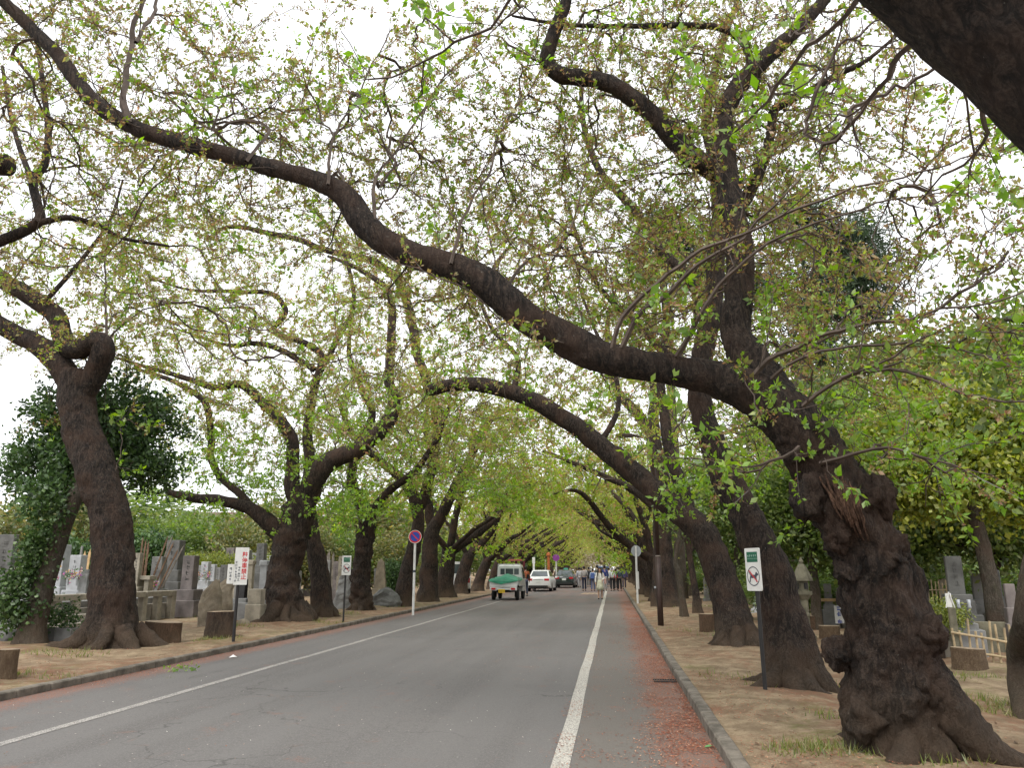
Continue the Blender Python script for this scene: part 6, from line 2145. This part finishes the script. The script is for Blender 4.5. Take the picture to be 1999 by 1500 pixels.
def sedan(label, loc, rz, paint, lens, plate, roofsign=False, trim=None, L=4.75, W=.88, H=1.46):
    r = thing('parked_car', label, 'car', loc, rz, 'vehicles on the road')
    h = L / 2
    b = MB()
    b.loft([rsec(-h, W * .86, .40, .86), rsec(-h + .06, W * .95, .30, 1.00), rsec(-h + .45, W, .24, 1.04), rsec(-h + 1.2, W, .22, .98), rsec(0, W, .22, .96), rsec(h - 1.4, W, .22, .95), rsec(h - .5, W * .97, .24, .82), rsec(h - .08, W * .88, .28, .68), rsec(h, W * .78, .36, .6)])
    b.build('body', paint, r, True)
    zt = .97
    g_ = MB()
    lo = [(-W * .86, -h + .65, zt), (W * .86, -h + .65, zt), (W * .88, h - 1.35, zt - .02), (-W * .88, h - 1.35, zt - .02)]
    hi = [(-W * .66, -h + 1.35, H), (W * .66, -h + 1.35, H), (W * .68, h - 2.1, H), (-W * .68, h - 2.1, H)]
    top = [(-W * .60, -h + 1.5, H + .03), (W * .60, -h + 1.5, H + .03), (W * .6, h - 2.3, H + .03), (-W * .6, h - 2.3, H + .03)]
    g_.loft([lo, hi, top]).build('cabin', paint, r)

    def lerp(a, c, t):
        return tuple(a[i] + (c[i] - a[i]) * t for i in range(3))

    def quad(a, b_, c, d, m=.1, off=(0, -.012, .01)):
        P = []
        for u, v in ((m, .16), (1 - m, .16), (1 - m, .88), (m, .88)):
            lo_, hi_ = lerp(a, b_, u), lerp(d, c, u)
            P.append(tuple(np.array(lerp(lo_, hi_, v)) + off))
        return P
    panel('rear_window', quad(lo[0], lo[1], hi[1], hi[0], .08), GLASS, r)
    panel('windscreen', quad(lo[2], lo[3], hi[3], hi[2], .06, (0, .012, .01)), GLASS, r)
    panel('side_window', quad(lo[1], lo[2], hi[2], hi[1], .08, (.012, 0, .004)), GLASS, r)
    panel('side_window', quad(lo[3], lo[0], hi[0], hi[3], .08, (-.012, 0, .004)), GLASS, r)
    for sx in (-1, 1):
        MB().box((sx * W * .68, -h + .035, .83), (.36, .08, .15), ch=.02).build('tail_light', lens, r)
        MB().box((sx * (W + .09), h - 1.55, .98), (.18, .1, .13), ch=.03).build('mirror', paint, r)
    pl = MB().box((0, -h - .008, .72), (.34, .02, .17)).build('number_plate', plate, r)
    MB().box((0, -h - .004, .84), (.7, .03, .03)).build('chrome_strip', STEEL, r)
    MB().box((0, -h + .03, .36), (W * 1.55, .1, .14), ch=.02).build('lower_bumper', UNDER, r)
    MB().box((0, 0, .24), (W * 1.6, L * .9, .1)).build('underbody', UNDER, r)
    for sx in (-1, 1):
        for y in (-h + 1.0, h - .95):
            wheel(r, sx * (W - .10), y, .32, .21)
    if roofsign:
        MB().box((0, -.1, H + .11), (.4, .16, .15), ch=.03).build('roof_sign', plain('taxi_lamp_green', (.08, .35, .25), .4), r)
    return r


q, s = gnd(1072, 1149, 0)
sedan('white sedan parked at the left, seen from behind', (-5.15, 58.5, 0), -.03, CARWHITE, LENS, PLATE_W)
sedan('dark green taxi with a roof lamp ahead of the white sedan', (-4.0, 69.5, 0), -.02, CARDARK, LENS, PLATE_W, True)

# small pickup truck, rear view
q, s = gnd(985, 1173, 0)
tk = thing('pickup_truck', 'small white pickup truck with a green tarpaulin over its bed', 'truck', (q[0] - .02, q[1] + 1.75, 0), -.03, 'vehicles on the road')
h = 1.7
W = .72
MB().box((0, h - 1.72 - .03, .68), (W * 2, 1.95, .07)).build('bed_floor', UNDER, tk)
for sx in (-1, 1):
    MB().box((sx * (W - .015), h - 1.75 - .68 + .68, .84), (.03, 1.92, .30), ch=.008).build('bed_side', CARWHITE, tk)
MB().box((0, -h - .0, .82), (W * 2, .03, .30), ch=.008).build('tailgate', CARWHITE, tk)
MB().box((0, -.75, .50), (.75, 1.8, .2)).build('chassis', UNDER, tk)
MB().box((0, -h + .02, .58), (W * 1.9, .08, .10), ch=.015).build('rear_bumper', CARWHITE, tk)
for sx in (-1, 1):
    MB().box((sx * W * .72, -h - .01, .58), (.36, .06, .15), ch=.02).build('lamp_housing', CARWHITE, tk)
    MB().box((sx * W * .70, -h - .045, .58), (.22, .03, .10), ch=.01).build('tail_light', LENS, tk)
    MB().box((sx * (W - .14), -.98, .30), (.22, .02, .30)).build('mud_flap', UNDER, tk)
pl = MB().box((-.08, -h - .03, .47), (.33, .015, .17)).build('number_plate', PLATE_Y, tk)
glyph_marks(4, .065, INK, pl, TM(-.08, -h - .042, .465), seed=9)
# cab
c0, c1 = .28, 1.68
MB().loft([rsec(c0, W * .98, .45, 1.0, .05), rsec(c0 + .02, W, .42, 1.02, .05), rsec(c1 - .3, W, .42, 1.02, .05), rsec(c1, W * .95, .42, .95, .05)]).build('cab_body', CARWHITE, tk)
lo = [(-W * .97, c0, 1.0), (W * .97, c0, 1.0), (W * .97, c1 - .05, 1.0), (-W * .97, c1 - .05, 1.0)]
hi = [(-W * .84, c0 + .06, 1.72), (W * .84, c0 + .06, 1.72), (W * .84, c1 - .55, 1.72), (-W * .84, c1 - .55, 1.72)]
tp = [(-W * .78, c0 + .14, 1.78), (W * .78, c0 + .14, 1.78), (W * .78, c1 - .65, 1.78), (-W * .78, c1 - .65, 1.78)]
MB().loft([lo, hi, tp]).build('cab', CARWHITE, tk)
for x0, x1 in ((-.50, -.25), (-.22, .22), (.25, .50)):
    panel('rear_window', [(x0, c0 + .005, 1.28), (x1, c0 + .005, 1.28), (x1, c0 + .035, 1.58), (x0, c0 + .035, 1.58)], GLASS, tk)
panel('windscreen', [(W * .85, c1 - .11, 1.1), (-W * .85, c1 - .11, 1.1), (-W * .76, c1 - .46, 1.66), (W * .76, c1 - .46, 1.66)], GLASS, tk)
for sx in (-1, 1):
    P = [(sx * W * .975, c0 + .25, 1.06), (sx * W * .975, c1 - .25, 1.06), (sx * W * .88, c1 - .6, 1.62), (sx * W * .88, c0 + .3, 1.62)]
    panel('side_window', P if sx > 0 else P[::-1], GLASS, tk)
    MB().box((sx * (W + .13), c1 - .25, 1.15), (.16, .06, .24), ch=.02).build('mirror', UNDER, tk)
    MB().tube([(sx * (W - .02), c1 - .25, 1.1), (sx * (W + .13), c1 - .25, 1.1)], .012, 6).build('mirror_arm', UNDER, tk)
gd = MB()
for x in (-W * .9, -W * .32, W * .32, W * .9):
    gd.tube([(x, .2, .98), (x * (.92 if abs(x) > .4 else 1), .2, 1.8)], .018, 8)
for z in (1.8, 1.2):
    gd.tube([(-W * .86, .2, z), (W * .86, .2, z)], .018, 8)
gd.build('guard_frame', CARWHITE, tk)
for sx in (-1, 1):
    wheel(tk, sx * (W - .10), -h + .85 - .15, .265, .15)
    wheel(tk, sx * (W - .10), h - .75, .265, .15)
nx_, ny_ = 26, 26
V = []
for j in range(ny_ + 1):
    for i in range(nx_ + 1):
        u, v = i / nx_ * 2 - 1, j / ny_
        x = u * (W + .03)
        y = -h - .04 + v * 1.75
        n = float(fbm(np.array([[x * 2.6, y * 2.6, 3.1]]), 3)[0])
        z = 1.03 + .20 * math.exp(-((u - .1) * 1.6) ** 2 - ((v - .5) * 2.0) ** 2) + .05 * n + .07 * v
        e = max(0, abs(u) - .9) / .1
        z -= .10 * e
        if v < .12:       # hangs over the tailgate in a shallow V
            k = (1 - v / .12)
            y = -h - .045 - .02 * k * (1 + n)
            z = (1.0 + .03 * n) - k * (.16 * (1 - abs(u + .15)) + .05)
        V.append((x, y, z))
F = [(j * (nx_ + 1) + i, j * (nx_ + 1) + i + 1, (j + 1) * (nx_ + 1) + i + 1, (j + 1) * (nx_ + 1) + i) for j in range(ny_) for i in range(nx_)]
MB().add(V, F).build('tarpaulin', TARP, tk, True)


def van(label, loc, rz, paint, L=3.6, W=.74, H=1.9, lower=None):
    r = thing('parked_van', label, 'van', loc, rz, 'vehicles on the road')
    h = L / 2
    MB().loft([rsec(-h, W * .93, .35, 1.05, .06), rsec(-h + .08, W, .3, 1.1, .06), rsec(h - .4, W, .3, 1.08, .06), rsec(h, W * .9, .34, .85, .06)]).build('body', lower or paint, r)
    lo = [(-W * .98, -h + .02, 1.06), (W * .98, -h + .02, 1.06), (W * .98, h - .3, 1.04), (-W * .98, h - .3, 1.04)]
    hi = [(-W * .86, -h + .12, H), (W * .86, -h + .12, H), (W * .86, h - .9, H), (-W * .86, h - .9, H)]
    MB().loft([lo, hi]).build('cabin', paint, r)
    panel('rear_window', [(-W * .8, -h + .02, 1.2), (W * .8, -h + .02, 1.2), (W * .76, -h + .095, 1.75), (-W * .76, -h + .095, 1.75)], GLASS, r)
    for sx in (-1, 1):
        for a, c in ((-h + .3, -.1), (.05, h - .8)):
            P = [(sx * W * .975, a, 1.2), (sx * W * .975, c, 1.2), (sx * W * .888, c - .05, 1.76), (sx * W * .888, a + .03, 1.76)]
            panel('side_window', P if sx > 0 else P[::-1], GLASS, r)
        MB().box((sx * W * .8, -h - .01, .8), (.18, .05, .3), ch=.02).build('tail_light', LENS, r)
        wheel(r, sx * (W - .08), -h + .6, .29, .17)
        wheel(r, sx * (W - .08), h - .6, .29, .17)
    panel('windscreen', [(W * .9, h - .34, 1.12), (-W * .9, h - .34, 1.12), (-W * .8, h - .86, 1.78), (W * .8, h - .86, 1.78)], GLASS, r)
    MB().box((0, -h - .01, .62), (.33, .02, .17)).build('number_plate', PLATE_W, r)
    MB().box((0, 0, .3), (W * 1.6, L * .9, .1)).build('underbody', UNDER, r)
    return r


q, s = at(886, 1140, 48)
van('white van glimpsed between trunks on the verge left of the pickup', (q[0], 49, .1), .25, CARWHITE)
q, s = at(1178, 1118, 92)
van('small blue van far down the road among the walkers', (q[0], 92, 0), 0, CARBLUE, W=.72, H=1.85)
# red-framed roofed board beyond the pickup
q, s = at(1014, 1120, 47)
r = thing('roofed_board', 'dark red post board with an orange roof bar beyond the pickup', 'notice board', (q[0], 47, .08))
zt = at(1014, 1098, 47)[0][2]
MRED = plain('dark_red_paint', (.11, .02, .025), .6)
for x in (-.18, .28):
    MB().box((x, 0, zt / 2), (.12, .12, zt), ch=.01).build('post', MRED, r)
MB().box((.05, 0, zt * .62), (.4, .05, zt * .55)).build('board', MRED, r)
MB().box((-.25, 0, zt + .05), (.9, .3, .10), ch=.02, taper=.9).build('roof_bar', plain('orange_red_paint', (.24, .07, .04), .6), r)


# ------------------------------------------------------------------ people
SKIN = plain('skin', (.50, .31, .22), .6, .06, 8)
HAIR = plain('black_hair', (.014, .011, .010), .5, .2, 20)
HAIR_G = plain('grey_hair', (.32, .31, .29), .7, .2, 20)
_cloth = {}


def cloth(c):
    if c not in _cloth:
        _cloth[c] = plain('cloth', c, .85, .14, 9, bmp=.3, bscale=30)
    return _cloth[c]


def skin_mesh(name, pts, edges, mat, parent, root=0, sub=1):
    """continuous body surface grown around a joint skeleton: pts {(x,y,z): radius}"""
    me = bpy.data.meshes.new('skeleton')
    me.from_pydata([p[:3] for p in pts], edges, [])
    ob = bpy.data.objects.new('skeleton', me)
    COL.objects.link(ob)
    sk_ = ob.modifiers.new('Skin', 'SKIN')
    if not me.skin_vertices:
        bpy.context.view_layer.objects.active = ob
        bpy.ops.mesh.customdata_skin_add()
    for k, v in enumerate(me.skin_vertices[0].data):
        rx = pts[k][3]
        v.radius = (rx, pts[k][4] if len(pts[k]) > 4 else rx)
        v.use_root = (k == root)
    ss = ob.modifiers.new('Sub', 'SUBSURF')
    ss.levels = ss.render_levels = sub
    bpy.context.view_layer.update()
    m2 = bpy.data.meshes.new_from_object(ob.evaluated_get(bpy.context.evaluated_depsgraph_get()))
    bpy.data.objects.remove(ob)
    m2.materials.clear()
    m2.materials.append(mat)
    m2.polygons.foreach_set('use_smooth', [True] * len(m2.polygons))
    return link(name, m2, parent)


def person(label, x, y, rz, H, top, bottom, hair=HAIR, stride=.12, skirt=None, long_hair=False, bag=None, backpack=None, sleeves=True, hat=None, arm=None, shoes=(.03, .03, .03), z=0.0, group='people walking on the road', jacket_len=0.0):
    """figure facing local -y; H standing height"""
    r = thing('person', label, 'person', (x, y, z), rz, group)
    k = H / 1.7
    s = stride
    def S(*p):
        return tuple(v * k for v in p)
    pel, che, nck, hd = (0, 0, .93), (0, .01, 1.30), (0, 0, 1.45), (0, -.01, 1.60)
    shl, shr = (-.17, .01, 1.39), (.17, .01, 1.39)
    al, ar = arm or (((-.24, .03, 1.12), (-.25, -.06 - s * .4, .90)), ((.24, .03, 1.12), (.25, -.02 + s * .4, .89)))
    hipl, hipr = (-.09, 0, .90), (.09, 0, .90)
    kl, kr = (-.095, -.03 - s * .7, .50), (.095, -.02 + s * .4, .50)
    fl, fr_ = (-.10, -s, .075), (.10, s, .085)
    P = [S(*pel, .125, .10), S(*che, .135, .10), S(*nck, .052), S(*hd, .082, .10), S(0, -.01, 1.68, .075, .09),
         S(*shl, .062), S(*al[0], .045), S(*al[1], .034), S(*shr, .062), S(*ar[0], .045), S(*ar[1], .034),
         S(*hipl, .085), S(*kl, .058), S(*fl, .042), S(*hipr, .085), S(*kr, .058), S(*fr_, .042),
         S(fl[0], fl[1] - .13, .035, .036), S(fr_[0], fr_[1] - .13, .04, .036), S(al[1][0], al[1][1] - .03, al[1][2] - .10, .03), S(ar[1][0], ar[1][1] - .03, ar[1][2] - .10, .03)]
    E = [(0, 1), (1, 2), (2, 3), (3, 4), (1, 5), (5, 6), (6, 7), (1, 8), (8, 9), (9, 10), (0, 11), (11, 12), (12, 13), (0, 14), (14, 15), (15, 16), (13, 17), (16, 18), (7, 19), (10, 20)]
    skin_mesh('body', P, E, SKIN, r)
    def inf(i, d, dz=0):
        p = list(P[i])
        p[3] += d * k
        p[2] += dz * k
        if len(p) > 4:
            p[4] += d * k
        return tuple(p)
    lowz = -jacket_len
    T_ = [inf(0, .025, lowz), inf(1, .022), (P[2][0], P[2][1], P[2][2] - .02 * k, .07 * k), inf(5, .018), inf(6, .016), inf(7, .014), inf(8, .018), inf(9, .016), inf(10, .014)]
    TE = [(0, 1), (1, 2), (1, 3), (3, 4), (1, 6), (6, 7)] + ([(4, 5), (7, 8)] if sleeves else [])
    if not sleeves:
        T_ = T_[:5] + T_[6:8]
        TE = [(0, 1), (1, 2), (1, 3), (3, 4), (1, 5), (5, 6)]
    skin_mesh('shirt', T_, TE, cloth(top), r)
    if skirt:
        MB().lathe([(.235 * k, .50 * k), (.20 * k, .70 * k), (.155 * k, .95 * k), (.125 * k, 1.06 * k)], 20).build('skirt', cloth(skirt), r, True)
    else:
        B_ = [inf(0, .012), inf(11, .014), inf(12, .016), inf(13, .022, .02), inf(14, .014), inf(15, .016), inf(16, .022, .02)]
        skin_mesh('trousers', B_, [(0, 1), (1, 2), (2, 3), (0, 4), (4, 5), (5, 6)], cloth(bottom), r)
    for i, j in ((13, 17), (16, 18)):
        a, b_ = P[i], P[j]
        MB().tube([(a[0], a[1] + .05 * k, .035 * k + .005), (a[0], (a[1] + b_[1]) / 2, .04 * k), (b_[0], b_[1], .03 * k + .005)], [.042 * k, .046 * k, .034 * k], 8).build('shoe', cloth(shoes), r, True)
    # hair: cap over the skull
    hm = MB()
    for zz in (0,):
        prof = [(.02, .122), (.06, .112), (.088, .085), (.101, .045), (.102, .0), (.09, -.05), (.06, -.075)]
        V, F, n = [], [], 16
        for rr_2, dz in prof:
            for q in range(n):
                a = 2 * math.pi * q / n
                y_ = math.sin(a) * rr_2 * 1.12 + .018
                drop = dz if y_ > -.03 else max(dz, .035 + .3 * (-.03 - y_))
                V.append((math.cos(a) * rr_2 * .93 * k, y_ * k, (1.63 + drop) * k))
        for i in range(len(prof) - 1):
            for q in range(n):
                F.append((i * n + q, (i + 1) * n + q, (i + 1) * n + (q + 1) % n, i * n + (q + 1) % n))
        F.append(tuple(range(n)))
        hm.add(V, F)
    if long_hair:
        for sx in (-1, 1):
            hm.tube([(sx * .085 * k, .0, 1.66 * k), (sx * .10 * k, .0, 1.52 * k), (sx * .115 * k, -.06 * k, 1.38 * k), (sx * .11 * k, -.09 * k, 1.22 * k)], [.03 * k, .045 * k, .042 * k, .015 * k], 8)
        hm.tube([(0, .08 * k, 1.68 * k), (0, .10 * k, 1.5 * k), (0, .12 * k, 1.25 * k)], [.06 * k, .09 * k, .06 * k], 10)
    hm.build('hair', hair, r, True)
    # face
    for sx in (-1, 1):
        MB().box((sx * .033 * k, -.105 * k, 1.625 * k), (.022 * k, .012 * k, .010 * k), ch=.002 * k).build('eye', INK, r)
        MB().box((sx * .088 * k, -.0, 1.615 * k), (.02 * k, .035 * k, .055 * k), ch=.006 * k).build('ear', SKIN, r)
    MB().box((0, -.117 * k, 1.60 * k), (.02 * k, .03 * k, .04 * k), taper=.4).build('nose', SKIN, r)
    MB().box((0, -.10 * k, 1.562 * k), (.04 * k, .012 * k, .010 * k)).build('mouth', RED, r)
    # hands: palm and five fingers
    for side, wi, hi_ in ((-1, 7, 19), (1, 10, 20)):
        w_, e_ = Vector(P[wi][:3]), Vector(P[hi_][:3])
        d = (e_ - w_).normalized()
        mbh = MB()
        side_v = Vector((0, 1, 0))
        for fi in range(4):
            o_ = side_v * (fi - 1.5) * .019 * k
            ln = (.062, .07, .066, .05)[fi] * k
            mbh.tube([e_ + o_, e_ + o_ + d * ln * .6, e_ + o_ + d * ln + Vector((-side * .012 * k, 0, 0))], [.0095 * k, .009 * k, .007 * k], 6)
        mbh.tube([w_ + d * .04 * k - side_v * .02 * k, w_ + d * .07 * k - side_v * .05 * k, w_ + d * .105 * k - side_v * .055 * k], [.011 * k, .010 * k, .008 * k], 6)
        mbh.build('hand', SKIN, r, True)
    if backpack:
        MB().box((0, .19 * k, 1.20 * k), (.30 * k, .16 * k, .44 * k), ch=.04 * k).build('backpack', cloth(backpack), r)
    if hat:
        MB().lathe([(.13 * k, 0), (.12 * k, .015 * k), (.10 * k, .03 * k), (.10 * k, .09 * k), (.05 * k, .12 * k)], 16, (0, 0, 1.66 * k)).build('hat', cloth(hat), r, True)
    if bag:
        side, col, zc = bag
        bg_ = MB().box((side * .30 * k, -.02, zc * k), (.12 * k, .30 * k, .28 * k), ch=.03 * k).build('bag', cloth(col), r)
        MB().tube([(side * .30 * k, -.1 * k, (zc + .13) * k), (side * .22 * k, 0, 1.40 * k), (side * .30 * k, .08 * k, (zc + .13) * k)], .012 * k, 6).build('strap', cloth(col), bg_)
    return r


def pp(px, py):
    q, s = gnd(px, py, 0)
    return q[0], q[1]


x, y = pp(1172, 1170)
person('woman in white cardigan and pale green skirt walking toward the camera', x, y, .05, 1.60, (.68, .66, .63), (.3, .3, .3), skirt=(.58, .58, .44), long_hair=True, bag=(1, (.52, .32, .29), .98), stride=.08, shoes=(.05, .045, .045),
       arm=(((-.24, .03, 1.12), (-.25, -.06, .90)), ((.23, .0, 1.14), (.13, -.20, 1.06))))
B = math.pi
x, y = pp(1141, 1154)
person('man in a grey shirt with a black shoulder bag walking away', x, y, B + .1, 1.72, (.32, .30, .29), (.025, .03, .055), bag=(-1, (.02, .02, .025), 1.0))
x, y = pp(1158, 1154)
person('walker in a blue and white top and dark jeans', x, y, B - .1, 1.55, (.40, .48, .62), (.09, .11, .20), backpack=(.08, .13, .33))
x, y = pp(1181, 1154)
person('tall walker in a navy jacket and grey trousers', x, y, B, 1.78, (.03, .045, .17), (.34, .34, .33), jacket_len=.12)
x, y = pp(1196, 1154)
person('grey-haired walker in a pale jacket and black trousers', x, y, B + .05, 1.66, (.52, .56, .56), (.02, .02, .022), hair=HAIR_G)
x, y = pp(1203, 1153)
person('walker with a bright red backpack beside the pale jacket', x, y + .6, B, 1.55, (.35, .30, .28), (.03, .028, .03), backpack=(.60, .02, .035))
x, y = pp(1210, 1154)
person('walker in a dark teal top and black trousers by the right kerb', x, y, B - .05, 1.66, (.035, .06, .065), (.014, .014, .016))
x, y = pp(1219, 1150)
person('walker in a purple-blue jacket closest to the right kerb', x, y, B, 1.68, (.09, .085, .22), (.06, .05, .07), jacket_len=.1)
x, y = pp(1167, 1149)
person('walker in a black cap behind the woman in white', x, y, B, 1.80, (.10, .11, .10), (.05, .05, .05), hat=(.012, .012, .014))
x, y = pp(1131, 1147)
person('far walker in light grey beside the taxi', x, y, B + .2, 1.66, (.48, .48, .52), (.36, .35, .36))
x, y = pp(1135, 1146)
person('far walker in pale lilac next to the grey one', x, y, B, 1.62, (.42, .40, .46), (.30, .24, .22))
x, y = pp(1150, 1146)
person('far walker in black between the shoulder-bag man and blue top', x, y, B, 1.70, (.03, .035, .04), (.06, .07, .07))
x, y = pp(1189, 1146)
person('far walker in white behind the navy jacket', x, y, B, 1.64, (.55, .50, .47), (.12, .11, .12))
x, y = pp(1206, 1146)
person('far walker in dark blue behind the red backpack', x, y, B, 1.70, (.20, .24, .42), (.30, .28, .26))
x, y = pp(1026, 1164)
person('worker in an orange vest and navy trousers beside the pickup truck', x, y, B + .2, 1.68, (.30, .085, .035), (.05, .06, .09), stride=.05)

# ------------------------------------------------------------------ grass and litter
rng = np.random.default_rng(44)
tufts = [(1790, 1475, .5, 500), (1610, 1470, .35, 300), (1545, 1465, .2, 90), (1500, 1340, .25, 130), (1630, 1340, .18, 90), (1950, 1380, .5, 400), (1890, 1330, .4, 160), (1880, 1240, .5, 160), (300, 1200, .5, 260), (390, 1203, .6, 300), (430, 1248, .4, 160), (500, 1190, .8, 340), (590, 1210, .7, 260), (630, 1200, .7, 200), (470, 1225, .5, 160), (130, 1278, .6, 200), (120, 1320, .3, 60), (30, 1250, .5, 240), (35, 1318, .22, 90), (1365, 1185, 1.2, 200), (1250, 1175, .9, 140), (1440, 1235, .5, 80), (335, 1310, .10, 70), (1870, 1480, .12, 60), (680, 1200, .4, 120), (745, 1185, .8, 160), (1450, 1320, .5, 80), (1400, 1245, .4, 60), (1640, 1400, .3, 80), (1330, 1230, .6, 50), (400, 1250, .3, 100), (640, 1215, .4, 120)]
V, F, K = [], [], []
for px, py, rad, n in tufts:
    c, s = gnd(px, py)
    for k in range(n):
        a, d = rng.uniform(0, 6.28), rad * rng.uniform(0, 1) ** .6
        x, y = c[0] + d * math.cos(a) * 1.2, c[1] + d * math.sin(a)
        if ROAD_L - .02 < x < ROAD_R + .15 and not (px == 335):
            continue
        z = gzf(x, y) - .005
        hgt = rng.uniform(.03, .11)
        q = rng.uniform(0, 6.28)
        w_ = rng.uniform(.004, .009)
        ln = rng.normal(0, .035, 2)
        b0 = len(V)
        V += [(x - w_ * math.cos(q), y - w_ * math.sin(q), z), (x + w_ * math.cos(q), y + w_ * math.sin(q), z), (x + ln[0], y + ln[1], z + hgt)]
        F.append((b0, b0 + 1, b0 + 2))
        K += [np.array([(.17, .21, .04), (.22, .24, .06), (.13, .17, .035), (.28, .25, .10)][k % 4]) * rng.uniform(.7, 1.2)] * 3
o = mesh_np('grass', V, F, LEAF_MAPLE, None, colors=np.array(K))
tag(o, 'short sparse grass tufts growing on the soil verges', 'grass', kind='stuff')


def bits(n, xf, yr, zf, cols, size, dens):
    y = yr[0] + (yr[1] - yr[0]) * rng.uniform(0, 1, n) ** 1.5
    x = xf(n, y)
    keep = dens(x, y)
    x, y = x[keep], y[keep]
    n = len(x)
    z = zf(x, y)
    a = rng.uniform(0, 6.28, n)
    L = rng.uniform(.6, 1.4, n) * size
    W_ = L * rng.uniform(.25, .5, n)
    t = rng.uniform(.0, .6, n) * L
    ca, sa = np.cos(a), np.sin(a)
    Vv = np.stack([np.stack([x - ca * L, y - sa * L, z], 1), np.stack([x + sa * W_, y - ca * W_, z + t * .3], 1), np.stack([x + ca * L, y + sa * L, z + t], 1), np.stack([x - sa * W_, y + ca * W_, z + .001], 1)], 1).reshape(-1, 3)
    Ff = np.arange(4 * n).reshape(-1, 4)
    Kk = np.repeat(np.array(cols)[rng.integers(len(cols), size=n)] * rng.uniform(.7, 1.25, (n, 1)), 4, 0)
    return Vv, Ff, Kk


REDS = [(.34, .125, .075), (.28, .095, .058), (.38, .17, .10), (.23, .08, .05), (.45, .26, .17), (.17, .065, .045)]


def clump(thr, sc=3.0):
    return lambda x, y: fbm(np.stack([x * sc, y * sc * .7, 0 * x], 1), 3) * .5 + rng.normal(0, .15, len(x)) > thr


road_z = lambda x, y: 0 * x + .006
soil_z = lambda x, y: gz(x, y) + .012
Bs = [
    bits(44000, lambda n, y: ROAD_R - .005 - np.abs(rng.normal(0, .30, n)), (5, 40), road_z, REDS, .0125, clump(-.12)),
    bits(14000, lambda n, y: rng.uniform(-.6, .75, n), (5, 24), road_z, REDS, .0115, clump(.20, 2.2)),
    bits(7000, lambda n, y: ROAD_L + np.abs(rng.normal(0, .22, n)), (7, 36), road_z, REDS, .011, clump(-.12)),
    bits(7000, lambda n, y: rng.uniform(-7, -.3, n), (5, 32), road_z, REDS + [(.12, .08, .05)], .009, clump(.28, 1.2)),
    bits(16000, lambda n, y: ROAD_R + .16 + np.abs(rng.normal(0, 1.1, n)), (5, 30), soil_z, REDS + [(.18, .12, .07)], .012, clump(.0, 1.6)),
    bits(14000, lambda n, y: ROAD_L - .16 - np.abs(rng.normal(0, 2.0, n)), (8, 30), soil_z, REDS + [(.18, .12, .07)], .013, clump(.0, 1.2)),
]
off = 0
VV, FF, KK = [], [], []
for v, f, k in Bs:
    VV.append(v)
    FF.append(f + off)
    KK.append(k)
    off += len(v)
o = mesh_np('fallen_bud_litter', np.concatenate(VV), np.concatenate(FF), leaf_mat('dry_litter', .15, .8, .02), None, colors=np.concatenate(KK))
tag(o, 'reddish fallen bud scales and calyces strewn along kerbs and road', 'litter', kind='stuff')
v, f, k = bits(900, lambda n, y: rng.uniform(-7.2, 1.0, n), (5, 30), road_z, [(.6, .57, .52), (.55, .45, .42)], .009, lambda x, y: x < 5)
o = mesh_np('petal_litter', v, f, LEAF_MAPLE, None, colors=k)
tag(o, 'scattered pale dry petals on the asphalt', 'litter', kind='stuff')
v, f, k = bits(2600, lambda n, y: np.where(rng.random(n) < .5, ROAD_R + .2 + np.abs(rng.normal(0, 2.2, n)), ROAD_L - .2 - np.abs(rng.normal(0, 3, n))), (5, 26), soil_z, [(.16, .09, .05), (.22, .15, .09), (.10, .065, .04), (.28, .21, .14)], .026, lambda x, y: x < 99)
o = mesh_np('dry_leaf_litter', v, f, LEAF_MAPLE, None, colors=k)
tag(o, 'old brown leaves and twig scraps on the soil verges', 'litter', kind='stuff')
# single green leaves and a scrap of paper on the road
for px, py, sz, c, lab, nm in ((1384, 1457, .05, (.10, .24, .08), 'single fresh green leaf lying in the gutter litter', 'fallen_leaf'), (455, 1283, .07, (.7, .7, .68), 'small white paper scrap against the left kerb', 'paper_scrap')):
    q, s = gnd(px, py, .02)
    th = thing(nm, lab, 'leaf' if nm == 'fallen_leaf' else 'paper', (q[0], q[1], .012), .5)
    V = [(-sz, 0, 0), (-sz * .4, -sz * .45, .008), (sz * .4, -sz * .4, .012), (sz, 0, .004), (sz * .4, sz * .4, .014), (-sz * .4, sz * .45, .01), (0, 0, .02 if nm == 'fallen_leaf' else .05)]
    MB().add(V, [(0, 1, 6), (1, 2, 6), (2, 3, 6), (3, 4, 6), (4, 5, 6), (5, 0, 6)]).build('blade' if nm == 'fallen_leaf' else 'sheet', plain('scrap', c, .6, .1, 30), th)
# torn leafy twig on the left gutter
q, s = gnd(338, 1310, .02)
r = thing('leafy_twig', 'torn green leafy twig lying in the left gutter', 'twig', (q[0], q[1], .03), .3)
V, F, K = place(SPRAY_GREEN, np.array([[-.15, 0, .02], [0, 0, .03], [.1, .02, .02]]), np.array([[1, .1, 0], [1, -.2, .1], [1, .4, 0]]), np.array([.8, .8, .8]), rng)
mesh_np('foliage', V, F, LEAF, r, colors=K)
